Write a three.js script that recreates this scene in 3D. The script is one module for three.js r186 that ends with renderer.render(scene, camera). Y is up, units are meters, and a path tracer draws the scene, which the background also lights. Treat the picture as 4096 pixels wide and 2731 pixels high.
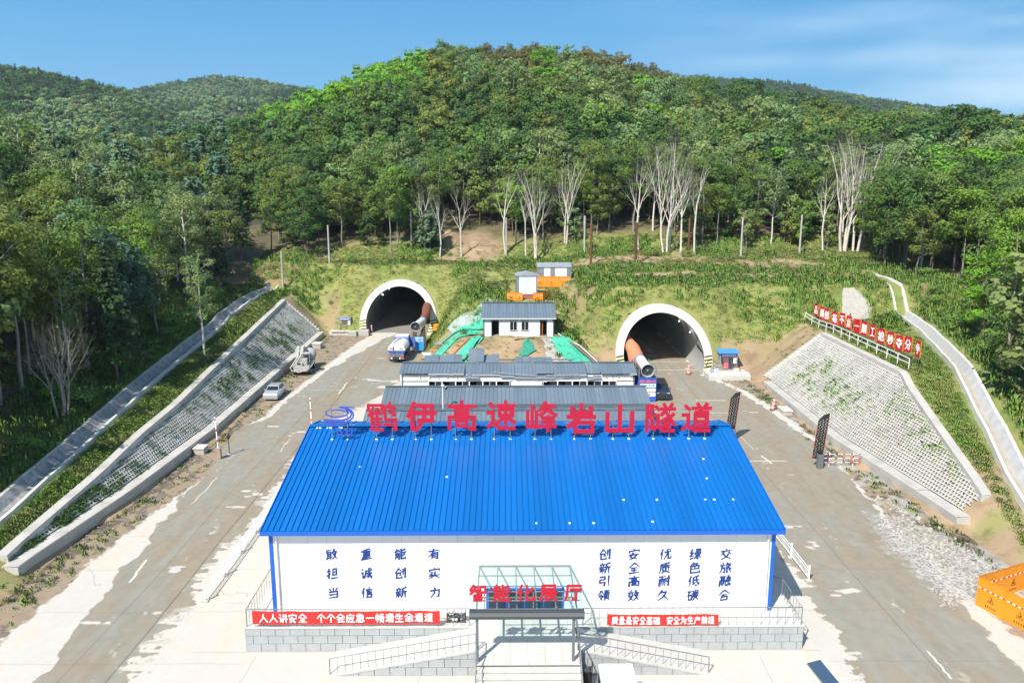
import * as THREE from 'three';
import { mergeGeometries } from 'three/addons/utils/BufferGeometryUtils.js';
import { RoundedBoxGeometry } from 'three/addons/geometries/RoundedBoxGeometry.js';

// ------------------------------------------------------------------ camera, sky, sun, exposure
const scene = new THREE.Scene();
const camera = new THREE.PerspectiveCamera(47.07, 1024 / 682, 0.5, 5000);
camera.position.set(0, 24.7, 0);
camera.rotation.order = 'YXZ';
camera.rotation.set(-0.1974, -0.00722, 0);
const renderer = new THREE.WebGLRenderer({ antialias: true });
renderer.toneMapping = THREE.LinearToneMapping;
renderer.toneMappingExposure = 1.62;
renderer.shadowMap.enabled = true;
renderer.setSize(1024, 682);

const sun = new THREE.DirectionalLight(new THREE.Color(1.0, 0.945, 0.86), 4.6);
sun.position.set(-0.365 * 300, 0.749 * 300, 0.553 * 300 - 90);
sun.target.position.set(0, 0, -90);
sun.castShadow = true;
Object.assign(sun.shadow.camera, { left: -160, right: 160, top: 160, bottom: -160, near: 10, far: 700 });
scene.add(sun, sun.target);

// ------------------------------------------------------------------ random numbers and noise
function rng(seed) { let s = seed >>> 0; return () => { s = (s + 0x6d2b79f5) | 0; let t = Math.imul(s ^ (s >>> 15), 1 | s); t = (t + Math.imul(t ^ (t >>> 7), 61 | t)) ^ t; return ((t ^ (t >>> 14)) >>> 0) / 4294967296; }; }
function hash2(ix, iy) { let h = Math.imul(ix, 374761393) + Math.imul(iy, 668265263); h = Math.imul(h ^ (h >>> 13), 1274126177); return ((h ^ (h >>> 16)) >>> 0) / 4294967296; }
function vnoise(x, y) {
  const ix = Math.floor(x), iy = Math.floor(y), fx = x - ix, fy = y - iy, u = fx * fx * (3 - 2 * fx), v = fy * fy * (3 - 2 * fy);
  const a = hash2(ix, iy), b = hash2(ix + 1, iy), c = hash2(ix, iy + 1), d = hash2(ix + 1, iy + 1);
  return a + (b - a) * u + (c - a) * v + (a - b - c + d) * u * v;
}
function fbm(x, y, o = 4) { let s = 0, a = 0.5, n = 0; for (let i = 0; i < o; i++) { s += a * vnoise(x, y); n += a; a *= 0.5; x = x * 2.03 + 17.1; y = y * 2.03 + 31.7; } return s / n; }
const clamp = (x, a = 0, b = 1) => Math.min(b, Math.max(a, x));
const sstep = (a, b, x) => { const t = clamp((x - a) / (b - a)); return t * t * (3 - 2 * t); };
const mix = (a, b, t) => a + (b - a) * t;
function lerpPts(pts, x) {                       // piecewise linear through [x, y] pairs
  if (x <= pts[0][0]) return pts[0][1];
  for (let i = 1; i < pts.length; i++) if (x <= pts[i][0]) return mix(pts[i - 1][1], pts[i][1], (x - pts[i - 1][0]) / (pts[i][0] - pts[i - 1][0]));
  return pts[pts.length - 1][1];
}

{ // the sky: a clear late-summer sky with faint high cirrus to the right
  const W = 1024, Hh = 512, data = new Float32Array(W * Hh * 4);
  const ramp = [[-90, [0.14, 0.15, 0.12]], [-4, [0.25, 0.3, 0.32]], [0, [0.27, 0.49, 0.66]], [3, [0.185, 0.43, 0.645]], [7, [0.125, 0.365, 0.62]], [12, [0.078, 0.30, 0.585]], [20, [0.055, 0.235, 0.50]], [45, [0.04, 0.16, 0.40]], [90, [0.03, 0.12, 0.33]]];
  const sd = new THREE.Vector3(-0.365, 0.749, 0.553).normalize();
  for (let j = 0; j < Hh; j++) for (let i = 0; i < W; i++) {
    const el = ((j + 0.5) / Hh - 0.5) * Math.PI, az = ((i + 0.5) / W - 0.5) * 2 * Math.PI, deg = el * 180 / Math.PI;
    let k = 0; while (k < ramp.length - 2 && deg > ramp[k + 1][0]) k++;
    const t = clamp((deg - ramp[k][0]) / (ramp[k + 1][0] - ramp[k][0]));
    const c = [0, 1, 2].map((n) => 0.86 * mix(ramp[k][1][n], ramp[k + 1][1][n], t));
    const dx = Math.cos(az) * Math.cos(el), dy = Math.sin(el), dz = Math.sin(az) * Math.cos(el);
    const cs = dx * sd.x + dy * sd.y + dz * sd.z, glow = deg > 0 ? 0.25 * Math.pow(clamp(cs), 6) + 0.5 * Math.pow(clamp(cs), 60) : 0;
    let cl = 0;
    if (deg > 0) {                                // cirrus streaks drawn out along one direction on a high sheet
      const q = 1 / (dy + 0.12), px = dx * q, pz = dz * q;
      const s = fbm(px * 1.1 + pz * 0.5 + 4.2, (pz - px * 0.3) * 3.4 + 8.6, 5), m = sstep(0.1, 0.75, dx + 0.18 * dz + 0.25);
      cl = clamp((s - 0.36) * 2.2) * m * sstep(0, 4, deg) * 0.85;
    }
    for (let n = 0; n < 3; n++) data[(j * W + i) * 4 + n] = mix(c[n] + glow * [1, 0.95, 0.85][n], [0.48, 0.62, 0.72][n], cl);
    data[(j * W + i) * 4 + 3] = 1;
  }
  scene.fog = new THREE.FogExp2(0xc4d4e6, 0.0001);
  const sky = new THREE.DataTexture(data, W, Hh, THREE.RGBAFormat, THREE.FloatType);
  sky.mapping = THREE.EquirectangularReflectionMapping; sky.magFilter = sky.minFilter = THREE.LinearFilter; sky.needsUpdate = true;
  scene.background = sky; scene.environment = sky;
}
// ------------------------------------------------------------------ terrain (Z is the distance forward, world z = -Z)
const KL = (Z) => lerpPts([[38, -31.4], [48, -31.0], [59, -29.9], [75, -29.2], [96, -29.6], [129, -30.2]], Z), KR = (Z) => lerpPts([[50, 33.1], [56, 32.8], [65, 32.0], [72, 31.4], [96, 31.8]], Z);
const htL = (Z) => lerpPts([[45, 1.1], [51, 1.6], [67, 2.9], [88, 4.0], [128, 6]], Z), xtL = (Z) => KL(Z) - 1 - 1.1 * (htL(Z) - 0.9);
const htR = (Z) => clamp(2.2 + (Z - 54.5) / 20.5 * 4.2, 1.2, 6.4), xtR = (Z) => KR(Z) + 1 + 1.25 * (htR(Z) - 0.9);
const faceZ = [[-60, 131], [-12, 131], [-4, 124], [8, 112], [15, 106], [28, 101], [40, 98], [70, 96]];
const chL = [[40, -35.2], [51.7, -35.8], [58, -36.2], [70.6, -37.2], [86, -38.8], [99, -39.8], [126, -42.3], [141, -41.2], [150, -41.4]];
const chR = [[40, 35.2], [44, 36.2], [55.8, 39], [69, 43.3], [82, 47.7], [96, 52.2], [109, 55], [114, 55.3], [122, 55.6]];
const PATCH = [[46.8, 108.2], [47.5, 109.8], [49.2, 109.8], [51, 107], [49.8, 105.6], [47.3, 103.4], [45.4, 102.2], [46.1, 105.3]];
const moundBare = (x, Z) => (x > -12.5 && x < 15 && Z > 93 && Z < 103.4) || (x > -13.5 && x < -3.1 && Z > 96 && Z < 112.3);
const midZ = [[92, 0], [95, 0.5], [97, 2.0], [102.6, 4.6], [110.5, 4.7], [115, 8.0], [120, 8.3], [122.5, 9.0], [128, 9.3], [135, 10.6]];
function lowland(x, Z) {
  let h = 0;
  // left cutting
  const kl = KL(Z), kr = KR(Z);
  if (x < kl) {
    const near = sstep(38, 47, Z), xt = xtL(Z), ht = htL(Z);
    let s;
    if (x > xt) s = x > kl - 1 ? 0.3 : 0.9 + (kl - 1 - x) / 1.1 - 0.12;
    else { const u = xt - x, cu = xt - lerpPts(chL, Z); s = ht + 0.1 * Math.min(u, cu) + 0.24 * Math.max(0, u - cu - 1) + 0.12 * Math.max(0, u - cu - 14); }
    const cx = Math.abs(x - lerpPts(chL, Z));
    if (cx < 1.1) s -= 0.75 * (1 - sstep(0.72, 1.1, cx));
    h = Math.max(0, s) * mix(0.55, 1, near);
  }
  // right cutting
  if (x > kr) {
    const xt = xtR(Z), ht = htR(Z), near = sstep(46, 54, Z);
    let s;
    if (x < xt) s = x < kr + 1 ? 0.3 : 0.9 + (x - kr - 1) / 1.25 - 0.12;
    else { const u = x - xt; s = ht + 0.07 * u + 0.14 * Math.max(0, x - lerpPts(chR, Z) - 1.5); }
    const cx = Math.abs(x - lerpPts(chR, Z));
    if (cx < 1.2 && Z < 121) s -= 0.75 * (1 - sstep(0.8, 1.2, cx));
    h = Math.max(0, s) * mix(0.35, 1, near);
  }
  // hillside with the two portals
  const zt = lerpPts(faceZ, x), top = 10.9 + 0.055 * Math.max(0, Z - zt - 12.5);
  let f = (Z - zt) / 1.15; f = f > top ? top : f; if (f > top - 1.5) f = top - 1.5 + 1.5 * sstep(-0.2, 1.6, (f - top + 1.5) / 1.5 * 1.4);
  for (const [cx, zb] of [[-18.3, 129], [21.05, 100.5]]) { const q = 1 - sstep(6.8, 13, Math.abs(x - cx)); if (q > 0 && Z > zb) f = Math.max(f, Math.min(top, mix(f, (Z - zb - 0.35) / 0.70, q))); }
  const w = sstep(-13.2, -5.5, x) * (1 - sstep(7.5, 15.5, x));
  let m = Math.min(lerpPts(midZ, Z), top);
  f = Math.max(0, f);
  f = mix(f, Math.max(m, Z > 112 ? f * 0.9 : 0), w);
  if (Z > 92) h = Math.max(h, f);
  const rough = Z > 97 && Math.abs(x) < 120 && h > 0.5 ? (fbm(x * 0.22 + 5, Z * 0.22, 3) - 0.5) * 0.9 * sstep(0.5, 3, h) : 0;
  return h + (x > -29 && x < 31 && h < 0.3 ? 0 : rough);
}
// canopy skylines of the hills as seen from afar, kept as height profiles over bearing (x / Z)
const prof = (list, Z, drop) => list.map(([a, b]) => { const u = (a - 1163) / 1800, v = (424 - b) / 1800; return [u * 1.02, 24.7 + Z * v * 0.985 - drop]; });
const mainRidge = prof([[-900, 520], [-300, 500], [0, 470], [300, 392], [400, 362], [470, 343], [560, 300], [640, 264], [700, 240], [780, 212], [850, 172], [900, 150], [1000, 118], [1100, 109], [1200, 106], [1300, 115], [1400, 138], [1500, 162], [1560, 181], [1640, 195], [1700, 211], [1850, 243], [2000, 264], [2150, 282], [2300, 302], [2400, 312], [2900, 315], [3600, 345]], 330, 11);
const baseH = (x, Z) => 11.5 + 0.03 * Math.max(0, Z - 150);
function terrain(x, Z) {
  let h = lowland(x, Math.min(Z, 150));
  if (Z > 138) {
    const a = x / Z, hr = lerpPts(mainRidge, a), b = Math.min(h, 60);
    const t = (Z - 146) / (330 - 146);
    let k = t <= 0 ? 0 : t < 1 ? Math.pow(t, 0.92) * (1 - 0.12 * t) + 0.12 * t * t : 1;
    if (t > 1) k = 1 - 0.9 * sstep(1, 2.6, t);
    let g = b + (hr - b) * k + (fbm(x * 0.02 + 3, Z * 0.02 + 9, 3) - 0.5) * 12 * sstep(0.05, 0.3, t) * (1 - 0.6 * sstep(0.6, 1, t));
    if (x < -60) g = Math.max(g, Math.min(b, 22));
    h = mix(h, g, sstep(138, 152, Z));
  }
  return h;
}
// ------------------------------------------------------------------ builders
const V3 = (x, y, z) => new THREE.Vector3(x, y, z);
const used = new Map();
function numbered(n) { const k = used.get(n) ?? 0; used.set(n, k + 1); return k ? n + '_' + String(k).padStart(3, '0') : n; }
function tag(o, label, category, group, kind) { if (label) o.userData.label = label; if (category) o.userData.category = category; if (group) o.userData.group = group; if (kind) o.userData.kind = kind; return o; }
function thing(name, label, category, [x, y, z] = [0, 0, 0], turn = 0, group) { const o = new THREE.Group(); o.name = numbered(name); o.position.set(x, y, z); o.rotation.y = turn; scene.add(o); return tag(o, label, category, group); }
function clone(o, label, group) { const c = o.clone(); c.name = numbered(o.name.replace(/_\d{3}$/, '')); c.userData = { ...o.userData }; scene.add(c); if (label) c.userData.label = label; if (group) c.userData.group = group; return c; }
class MB {                                         // collects shapes and merges them into one mesh; uv in metres
  constructor() { this.p = []; this.n = []; this.t = []; this.c = []; this.i = []; this.useC = false; this.col = [1, 1, 1]; }
  tint(r, g, b) { this.useC = true; this.col = [r, g, b]; return this; }
  vert(p, n, u) { this.p.push(p.x, p.y, p.z); this.n.push(n.x, n.y, n.z); this.t.push(u[0], u[1]); this.c.push(...this.col); return this.p.length / 3 - 1; }
  quad(a, b, c, d, nn) {                           // corners anticlockwise seen from outside
    const n = nn ?? new THREE.Vector3().subVectors(b, a).cross(new THREE.Vector3().subVectors(d, a)).normalize();
    if (!nn && n.lengthSq() < 0.5) n.copy(new THREE.Vector3().subVectors(c, b).cross(new THREE.Vector3().subVectors(d, b)).normalize());
    const e = Math.abs(n.y) > 0.8 ? (q) => [q.x, q.z] : Math.abs(n.x) > 0.7 ? (q) => [q.z, q.y] : (q) => [q.x, q.y];
    const k = [a, b, c, d].map((q) => this.vert(q, n, e(q)));
    this.i.push(k[0], k[1], k[2], k[0], k[2], k[3]); return this;
  }
  tri(a, b, c) { const n = new THREE.Vector3().subVectors(b, a).cross(new THREE.Vector3().subVectors(c, a)).normalize(); const k = [a, b, c].map((q) => this.vert(q, n, [q.x, q.z])); this.i.push(...k); return this; }
  hexa(v) {                                        // eight corners: bottom ring 0-3, top ring 4-7, anticlockwise from above
    const [a, b, c, d, e, f, g, h] = v; this.quad(d, c, b, a); this.quad(e, f, g, h); this.quad(a, b, f, e); this.quad(b, c, g, f); this.quad(c, d, h, g); this.quad(d, a, e, h); return this;
  }
  box(cx, cy, cz, sx, sy, sz, ry = 0, rx = 0, rz = 0) {
    const m = new THREE.Matrix4().makeRotationFromEuler(new THREE.Euler(rx, ry, rz, 'YXZ')).setPosition(cx, cy, cz), x = sx / 2, y = sy / 2, z = sz / 2;
    return this.hexa([V3(-x, -y, z), V3(x, -y, z), V3(x, -y, -z), V3(-x, -y, -z), V3(-x, y, z), V3(x, y, z), V3(x, y, -z), V3(-x, y, -z)].map((q) => q.applyMatrix4(m)));
  }
  bar(a, b, w, h = w, up = V3(0, 1, 0)) {           // a square bar from a to b
    const d = new THREE.Vector3().subVectors(b, a).normalize(); let s = new THREE.Vector3().crossVectors(d, up); if (s.lengthSq() < 1e-4) s = new THREE.Vector3().crossVectors(d, V3(1, 0, 0)); s.normalize();
    const u = new THREE.Vector3().crossVectors(s, d).normalize(), P = (o, i, j) => o.clone().addScaledVector(s, i * w / 2).addScaledVector(u, j * h / 2);
    const A = [P(a, -1, -1), P(a, 1, -1), P(a, 1, 1), P(a, -1, 1)], B = [P(b, -1, -1), P(b, 1, -1), P(b, 1, 1), P(b, -1, 1)];
    this.quad(A[3], A[2], A[1], A[0]); this.quad(B[0], B[1], B[2], B[3]);
    for (let k = 0; k < 4; k++) this.quad(A[k], A[(k + 1) % 4], B[(k + 1) % 4], B[k]);
    return this;
  }
  tube(pts, r, seg = 6, cap = true) {              // pts with one radius or one per point
    const rs = Array.isArray(r) ? r : pts.map(() => r), rings = []; let L = 0, ref = null;
    for (let k = 0; k < pts.length; k++) {
      const d = new THREE.Vector3().subVectors(pts[Math.min(k + 1, pts.length - 1)], pts[Math.max(k - 1, 0)]).normalize();
      let s = ref ? ref.clone().addScaledVector(d, -ref.dot(d)) : new THREE.Vector3().crossVectors(d, Math.abs(d.y) < 0.9 ? V3(0, 1, 0) : V3(1, 0, 0)); if (s.lengthSq() < 1e-6) s = new THREE.Vector3().crossVectors(d, V3(0, 0, 1)); s.normalize(); ref = s;
      const u = new THREE.Vector3().crossVectors(d, s); if (k) L += pts[k].distanceTo(pts[k - 1]);
      const ring = []; for (let j = 0; j <= seg; j++) { const a = j / seg * Math.PI * 2, n = s.clone().multiplyScalar(Math.cos(a)).addScaledVector(u, Math.sin(a)); ring.push(this.vert(pts[k].clone().addScaledVector(n, rs[k]), n, [a * rs[k], L])); }
      rings.push(ring);
      if (cap && (k === 0 || k === pts.length - 1) && rs[k] > 0.003) { const n = d.clone().multiplyScalar(k ? 1 : -1), c = this.vert(pts[k], n, [0, 0]), q = []; for (let j = 0; j <= seg; j++) { const a = j / seg * Math.PI * 2; q.push(this.vert(pts[k].clone().addScaledVector(s, Math.cos(a) * rs[k]).addScaledVector(u, Math.sin(a) * rs[k]), n, [0, 0])); } for (let j = 0; j < seg; j++) k ? this.i.push(c, q[j], q[j + 1]) : this.i.push(c, q[j + 1], q[j]); }
    }
    for (let k = 0; k + 1 < rings.length; k++) for (let j = 0; j < seg; j++) this.i.push(rings[k][j], rings[k][j + 1], rings[k + 1][j + 1], rings[k][j], rings[k + 1][j + 1], rings[k + 1][j]);
    return this;
  }
  geo(g, m) {                                      // adds any three.js geometry, moved by matrix m
    const q = g.index ? g : g, p = q.attributes.position, n = q.attributes.normal, t = q.attributes.uv, o = this.p.length / 3, v = V3(0, 0, 0), nm = m ? new THREE.Matrix3().getNormalMatrix(m) : null;
    for (let k = 0; k < p.count; k++) { v.fromBufferAttribute(p, k); if (m) v.applyMatrix4(m); const w = V3(0, 0, 0).fromBufferAttribute(n, k); if (nm) w.applyMatrix3(nm).normalize(); this.vert(v, w, t ? [t.getX(k), t.getY(k)] : [0, 0]); }
    if (q.index) for (let k = 0; k < q.index.count; k++) this.i.push(q.index.getX(k) + o); else for (let k = 0; k < p.count; k++) this.i.push(k + o);
    return this;
  }
  rbox(cx, cy, cz, sx, sy, sz, r = 0.03, ry = 0, rx = 0, rz = 0, seg = 2) { return this.geo(new RoundedBoxGeometry(sx, sy, sz, seg, r), new THREE.Matrix4().makeRotationFromEuler(new THREE.Euler(rx, ry, rz, 'YXZ')).setPosition(cx, cy, cz)); }
  prism(outline, depth, m, bevel = 0) {            // outline [[x, y] ...] pulled along z from -depth/2 to depth/2
    const s = new THREE.Shape(outline.map(([x, y]) => new THREE.Vector2(x, y)));
    const g = new THREE.ExtrudeGeometry(s, { depth: depth - 2 * bevel, bevelEnabled: bevel > 0, bevelSize: bevel, bevelThickness: bevel, bevelSegments: 2, curveSegments: 8 });
    g.translate(0, 0, -depth / 2 + bevel); return this.geo(g, m);
  }
  shape() {
    const g = new THREE.BufferGeometry();
    g.setAttribute('position', new THREE.Float32BufferAttribute(this.p, 3)); g.setAttribute('normal', new THREE.Float32BufferAttribute(this.n, 3)); g.setAttribute('uv', new THREE.Float32BufferAttribute(this.t, 2));
    if (this.useC) g.setAttribute('color', new THREE.Float32BufferAttribute(this.c, 3));
    g.setIndex(this.i); return g;
  }
  build(name, mat, parent, label) { return part(name, this.shape(), mat, parent, label); }
}
const mb = () => new MB();
function part(name, g, mat, parent, label) { const o = new THREE.Mesh(g, mat); o.name = parent ? name : numbered(name); o.castShadow = o.receiveShadow = true; (parent ?? scene).add(o); if (label) o.userData.label = label; return o; }
const Y2 = Math.PI / 2;
const at = (x, y, z, ry = 0, rx = 0, rz = 0) => new THREE.Matrix4().makeRotationFromEuler(new THREE.Euler(rx, ry, rz, 'YXZ')).setPosition(x, y, z);

// ------------------------------------------------------------------ materials
const enc = (x) => { x = clamp(x); return Math.round(255 * (x <= 0.0031308 ? 12.92 * x : 1.055 * Math.pow(x, 1 / 2.4) - 0.055)); };
function tex(w, h, fn, rep = 1, linear = false) {
  const d = new Uint8Array(w * h * 4);
  for (let j = 0; j < h; j++) for (let i = 0; i < w; i++) { const c = fn(i / w, j / h), k = (j * w + i) * 4; for (let n = 0; n < 3; n++) d[k + n] = linear ? Math.round(clamp(c[n]) * 255) : enc(c[n]); d[k + 3] = 255; }
  const t = new THREE.DataTexture(d, w, h); t.wrapS = t.wrapT = THREE.RepeatWrapping; t.magFilter = THREE.LinearFilter; t.minFilter = THREE.LinearMipmapLinearFilter; if (!linear) t.colorSpace = THREE.SRGBColorSpace; t.repeat.set(rep, rep); t.needsUpdate = true; return t;
}
// noise that tiles over the unit square
function tnoise(u, v, f, o = 4, seed = 0) {
  let s = 0, a = 0.5, n = 0;
  for (let k = 0; k < o; k++, f *= 2, a *= 0.5) {
    const x = u * f, y = v * f, ix = Math.floor(x), iy = Math.floor(y), fx = x - ix, fy = y - iy, p = fx * fx * (3 - 2 * fx), q = fy * fy * (3 - 2 * fy), w = (i, j) => hash2(((i % f) + f) % f + seed * 57, ((j % f) + f) % f + seed * 131 + k * 71);
    s += a * mix(mix(w(ix, iy), w(ix + 1, iy), p), mix(w(ix, iy + 1), w(ix + 1, iy + 1), p), q); n += a;
  }
  return s / n;
}
const grey = (k, c) => c.map((x) => x * k);
const bumpT = tex(256, 256, (u, v) => { const n = tnoise(u, v, 16, 4, 3); return [n, n, n]; }, 1, true);
const std = (c, rough = 0.8, o = {}) => new THREE.MeshStandardMaterial({ color: new THREE.Color().setRGB(...c), roughness: rough, ...o });
const weather = (c, amount, f, seed, size = 4, rough = 0.85, o = {}) => std([1, 1, 1], rough, { map: tex(256, 256, (u, v) => { const a = tnoise(u, v, f, 5, seed), b = tnoise(u, v, f * 4, 3, seed + 9); return grey(1 + amount * (a - 0.5) * 2 + amount * 0.5 * (b - 0.5), c); }, 1 / size), ...o });
const M = {
  concrete: weather([0.43, 0.41, 0.37], 0.22, 4, 1, 5, 0.9, { bumpMap: bumpT, bumpScale: 0.004 }),
  concretePale: weather([0.54, 0.525, 0.48], 0.14, 4, 2, 5, 0.9),
  concreteGrey: weather([0.33, 0.335, 0.33], 0.35, 6, 3, 6, 0.9, { bumpMap: bumpT, bumpScale: 0.006 }),
  portal: weather([0.56, 0.56, 0.535], 0.20, 4, 4, 6, 0.8),
  lining: weather([0.15, 0.155, 0.155], 0.35, 4, 5, 8, 0.85),  // left tunnel lining, its shade darkened into the colour
  block: weather([0.56, 0.555, 0.53], 0.22, 4, 6, 2, 0.9),
  stone: weather([0.36, 0.375, 0.375], 0.12, 4, 7, 1.6, 0.75),
  paving: weather([0.50, 0.49, 0.45], 0.10, 6, 8, 3, 0.8),
  joint: std([0.16, 0.16, 0.16], 0.95),
  wall: weather([0.74, 0.75, 0.75], 0.035, 3, 10, 6, 0.55),
  wallDirty: weather([0.62, 0.63, 0.63], 0.28, 4, 11, 4, 0.7),
  blueRoof: [], greyRoof: [],
  blueTrim: std([0.008, 0.11, 0.50], 0.45), greyTrim: std([0.10, 0.13, 0.16], 0.5),
  blueInk: std([0.006, 0.04, 0.21], 0.6), redSign: std([0.44, 0.005, 0.022], 0.5), redCloth: weather([0.58, 0.028, 0.022], 0.10, 6, 12, 2, 0.8),
  redLetter: std([1, 1, 1], 0.55, { map: tex(64, 64, (u, v) => { const a = ((u * 4) % 1) - 0.5, b = ((v * 4 + (Math.floor(u * 4) % 2) * 0.5) % 1) - 0.5, d = a * a + b * b; return d < 0.05 ? [0.25, 0.005, 0.05] : [0.50, 0.005, 0.027]; }, 2.2) }),
  blueLetter: std([1, 1, 1], 0.55, { map: tex(64, 64, (u, v) => { const a = ((u * 4) % 1) - 0.5, b = ((v * 4) % 1) - 0.5, d = a * a + b * b; return d < 0.05 ? [0.10, 0.12, 0.42] : [0.035, 0.075, 0.42]; }, 2.2) }),
  letterSide: std([0.5, 0.03, 0.06], 0.5), white: std([0.80, 0.80, 0.79], 0.5), whitePaint: weather([0.74, 0.74, 0.73], 0.08, 4, 14, 2, 0.45),
  steel: std([0.25, 0.255, 0.26], 0.45, { metalness: 0.3 }), galv: weather([0.42, 0.45, 0.47], 0.2, 8, 15, 1.5, 0.45, { metalness: 0.35 }),
  stainless: std([0.58, 0.59, 0.6], 0.32, { metalness: 0.8 }), darkSteel: std([0.055, 0.06, 0.065], 0.55), greySteel: std([0.13, 0.14, 0.15], 0.5),
  rust: weather([0.15, 0.06, 0.03], 0.35, 8, 16, 0.8, 0.9), rustDark: weather([0.05, 0.03, 0.025], 0.35, 8, 17, 0.8, 0.85),
  orange: weather([0.78, 0.27, 0.010], 0.10, 5, 18, 2, 0.55), orangeCloth: weather([0.72, 0.24, 0.11], 0.12, 5, 19, 2, 0.85),
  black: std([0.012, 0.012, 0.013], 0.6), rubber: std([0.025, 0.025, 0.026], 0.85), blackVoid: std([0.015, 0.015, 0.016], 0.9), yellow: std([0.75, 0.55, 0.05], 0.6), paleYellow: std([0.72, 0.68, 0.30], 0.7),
  blue: std([0.015, 0.10, 0.48], 0.5), blueSky: std([0.02, 0.30, 0.70], 0.5), blueTarp: weather([0.02, 0.10, 0.42], 0.25, 6, 20, 1.5, 0.6), red: std([0.55, 0.02, 0.03], 0.55), pinkRed: std([0.75, 0.16, 0.18], 0.6),
  glass: new THREE.MeshPhysicalMaterial({ color: new THREE.Color().setRGB(0.80, 0.93, 0.92), roughness: 0.03, transmission: 1, thickness: 0, ior: 1.5, side: THREE.DoubleSide }),
  windowGlass: new THREE.MeshPhysicalMaterial({ color: new THREE.Color().setRGB(0.02, 0.025, 0.03), roughness: 0.06, specularIntensity: 1 }),
  brick: weather([0.34, 0.12, 0.08], 0.3, 8, 21, 1, 0.9), wood: weather([0.45, 0.33, 0.20], 0.25, 8, 22, 1, 0.9),
  dustGrey: weather([0.36, 0.355, 0.335], 0.22, 5, 23, 1.2, 0.9), net: weather([0.055, 0.42, 0.27], 0.35, 6, 24, 1.2, 0.9, { side: THREE.DoubleSide }), netDark: weather([0.03, 0.26, 0.17], 0.4, 6, 25, 1.2, 0.9, { side: THREE.DoubleSide }),
  sheet: weather([0.36, 0.34, 0.30], 0.2, 6, 26, 2, 0.9),
  bark: weather([0.16, 0.13, 0.10], 0.4, 8, 27, 1.5, 0.95), barkGrey: weather([0.27, 0.25, 0.22], 0.35, 8, 28, 1.5, 0.95),
  birchBark: weather([0.62, 0.57, 0.50], 0.3, 8, 29, 1.2, 0.85),
  carPaint: (c, rough = 0.35) => new THREE.MeshPhysicalMaterial({ color: new THREE.Color().setRGB(...c), roughness: rough, clearcoat: 0.8, clearcoatRoughness: 0.08, metalness: 0.2 }),
};
for (let k = 0; k < 3; k++) {
  { const c = grey([1, 0.955, 1.035][k], [0.002, 0.122, 0.40]); M.blueRoof.push(std([1, 1, 1], 0.38, { map: tex(256, 256, (u, v) => { const a = tnoise(u, v, 3, 5, 30 + k), st = tnoise(u, v * 0.125, 32, 3, 33 + k), w = sstep(0.72, 0.84, st * 0.75 + a * 0.35) * 0.12; return c.map((q, n) => mix(q * (1 + 0.14 * (a - 0.5)), [0.10, 0.28, 0.52][n], w)); }, 1 / 19) })); }
  M.greyRoof.push(weather(grey([1, 0.92, 1.08][k], [0.125, 0.165, 0.20]), 0.10, 3, 40 + k, 5, 0.55));
}
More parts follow.
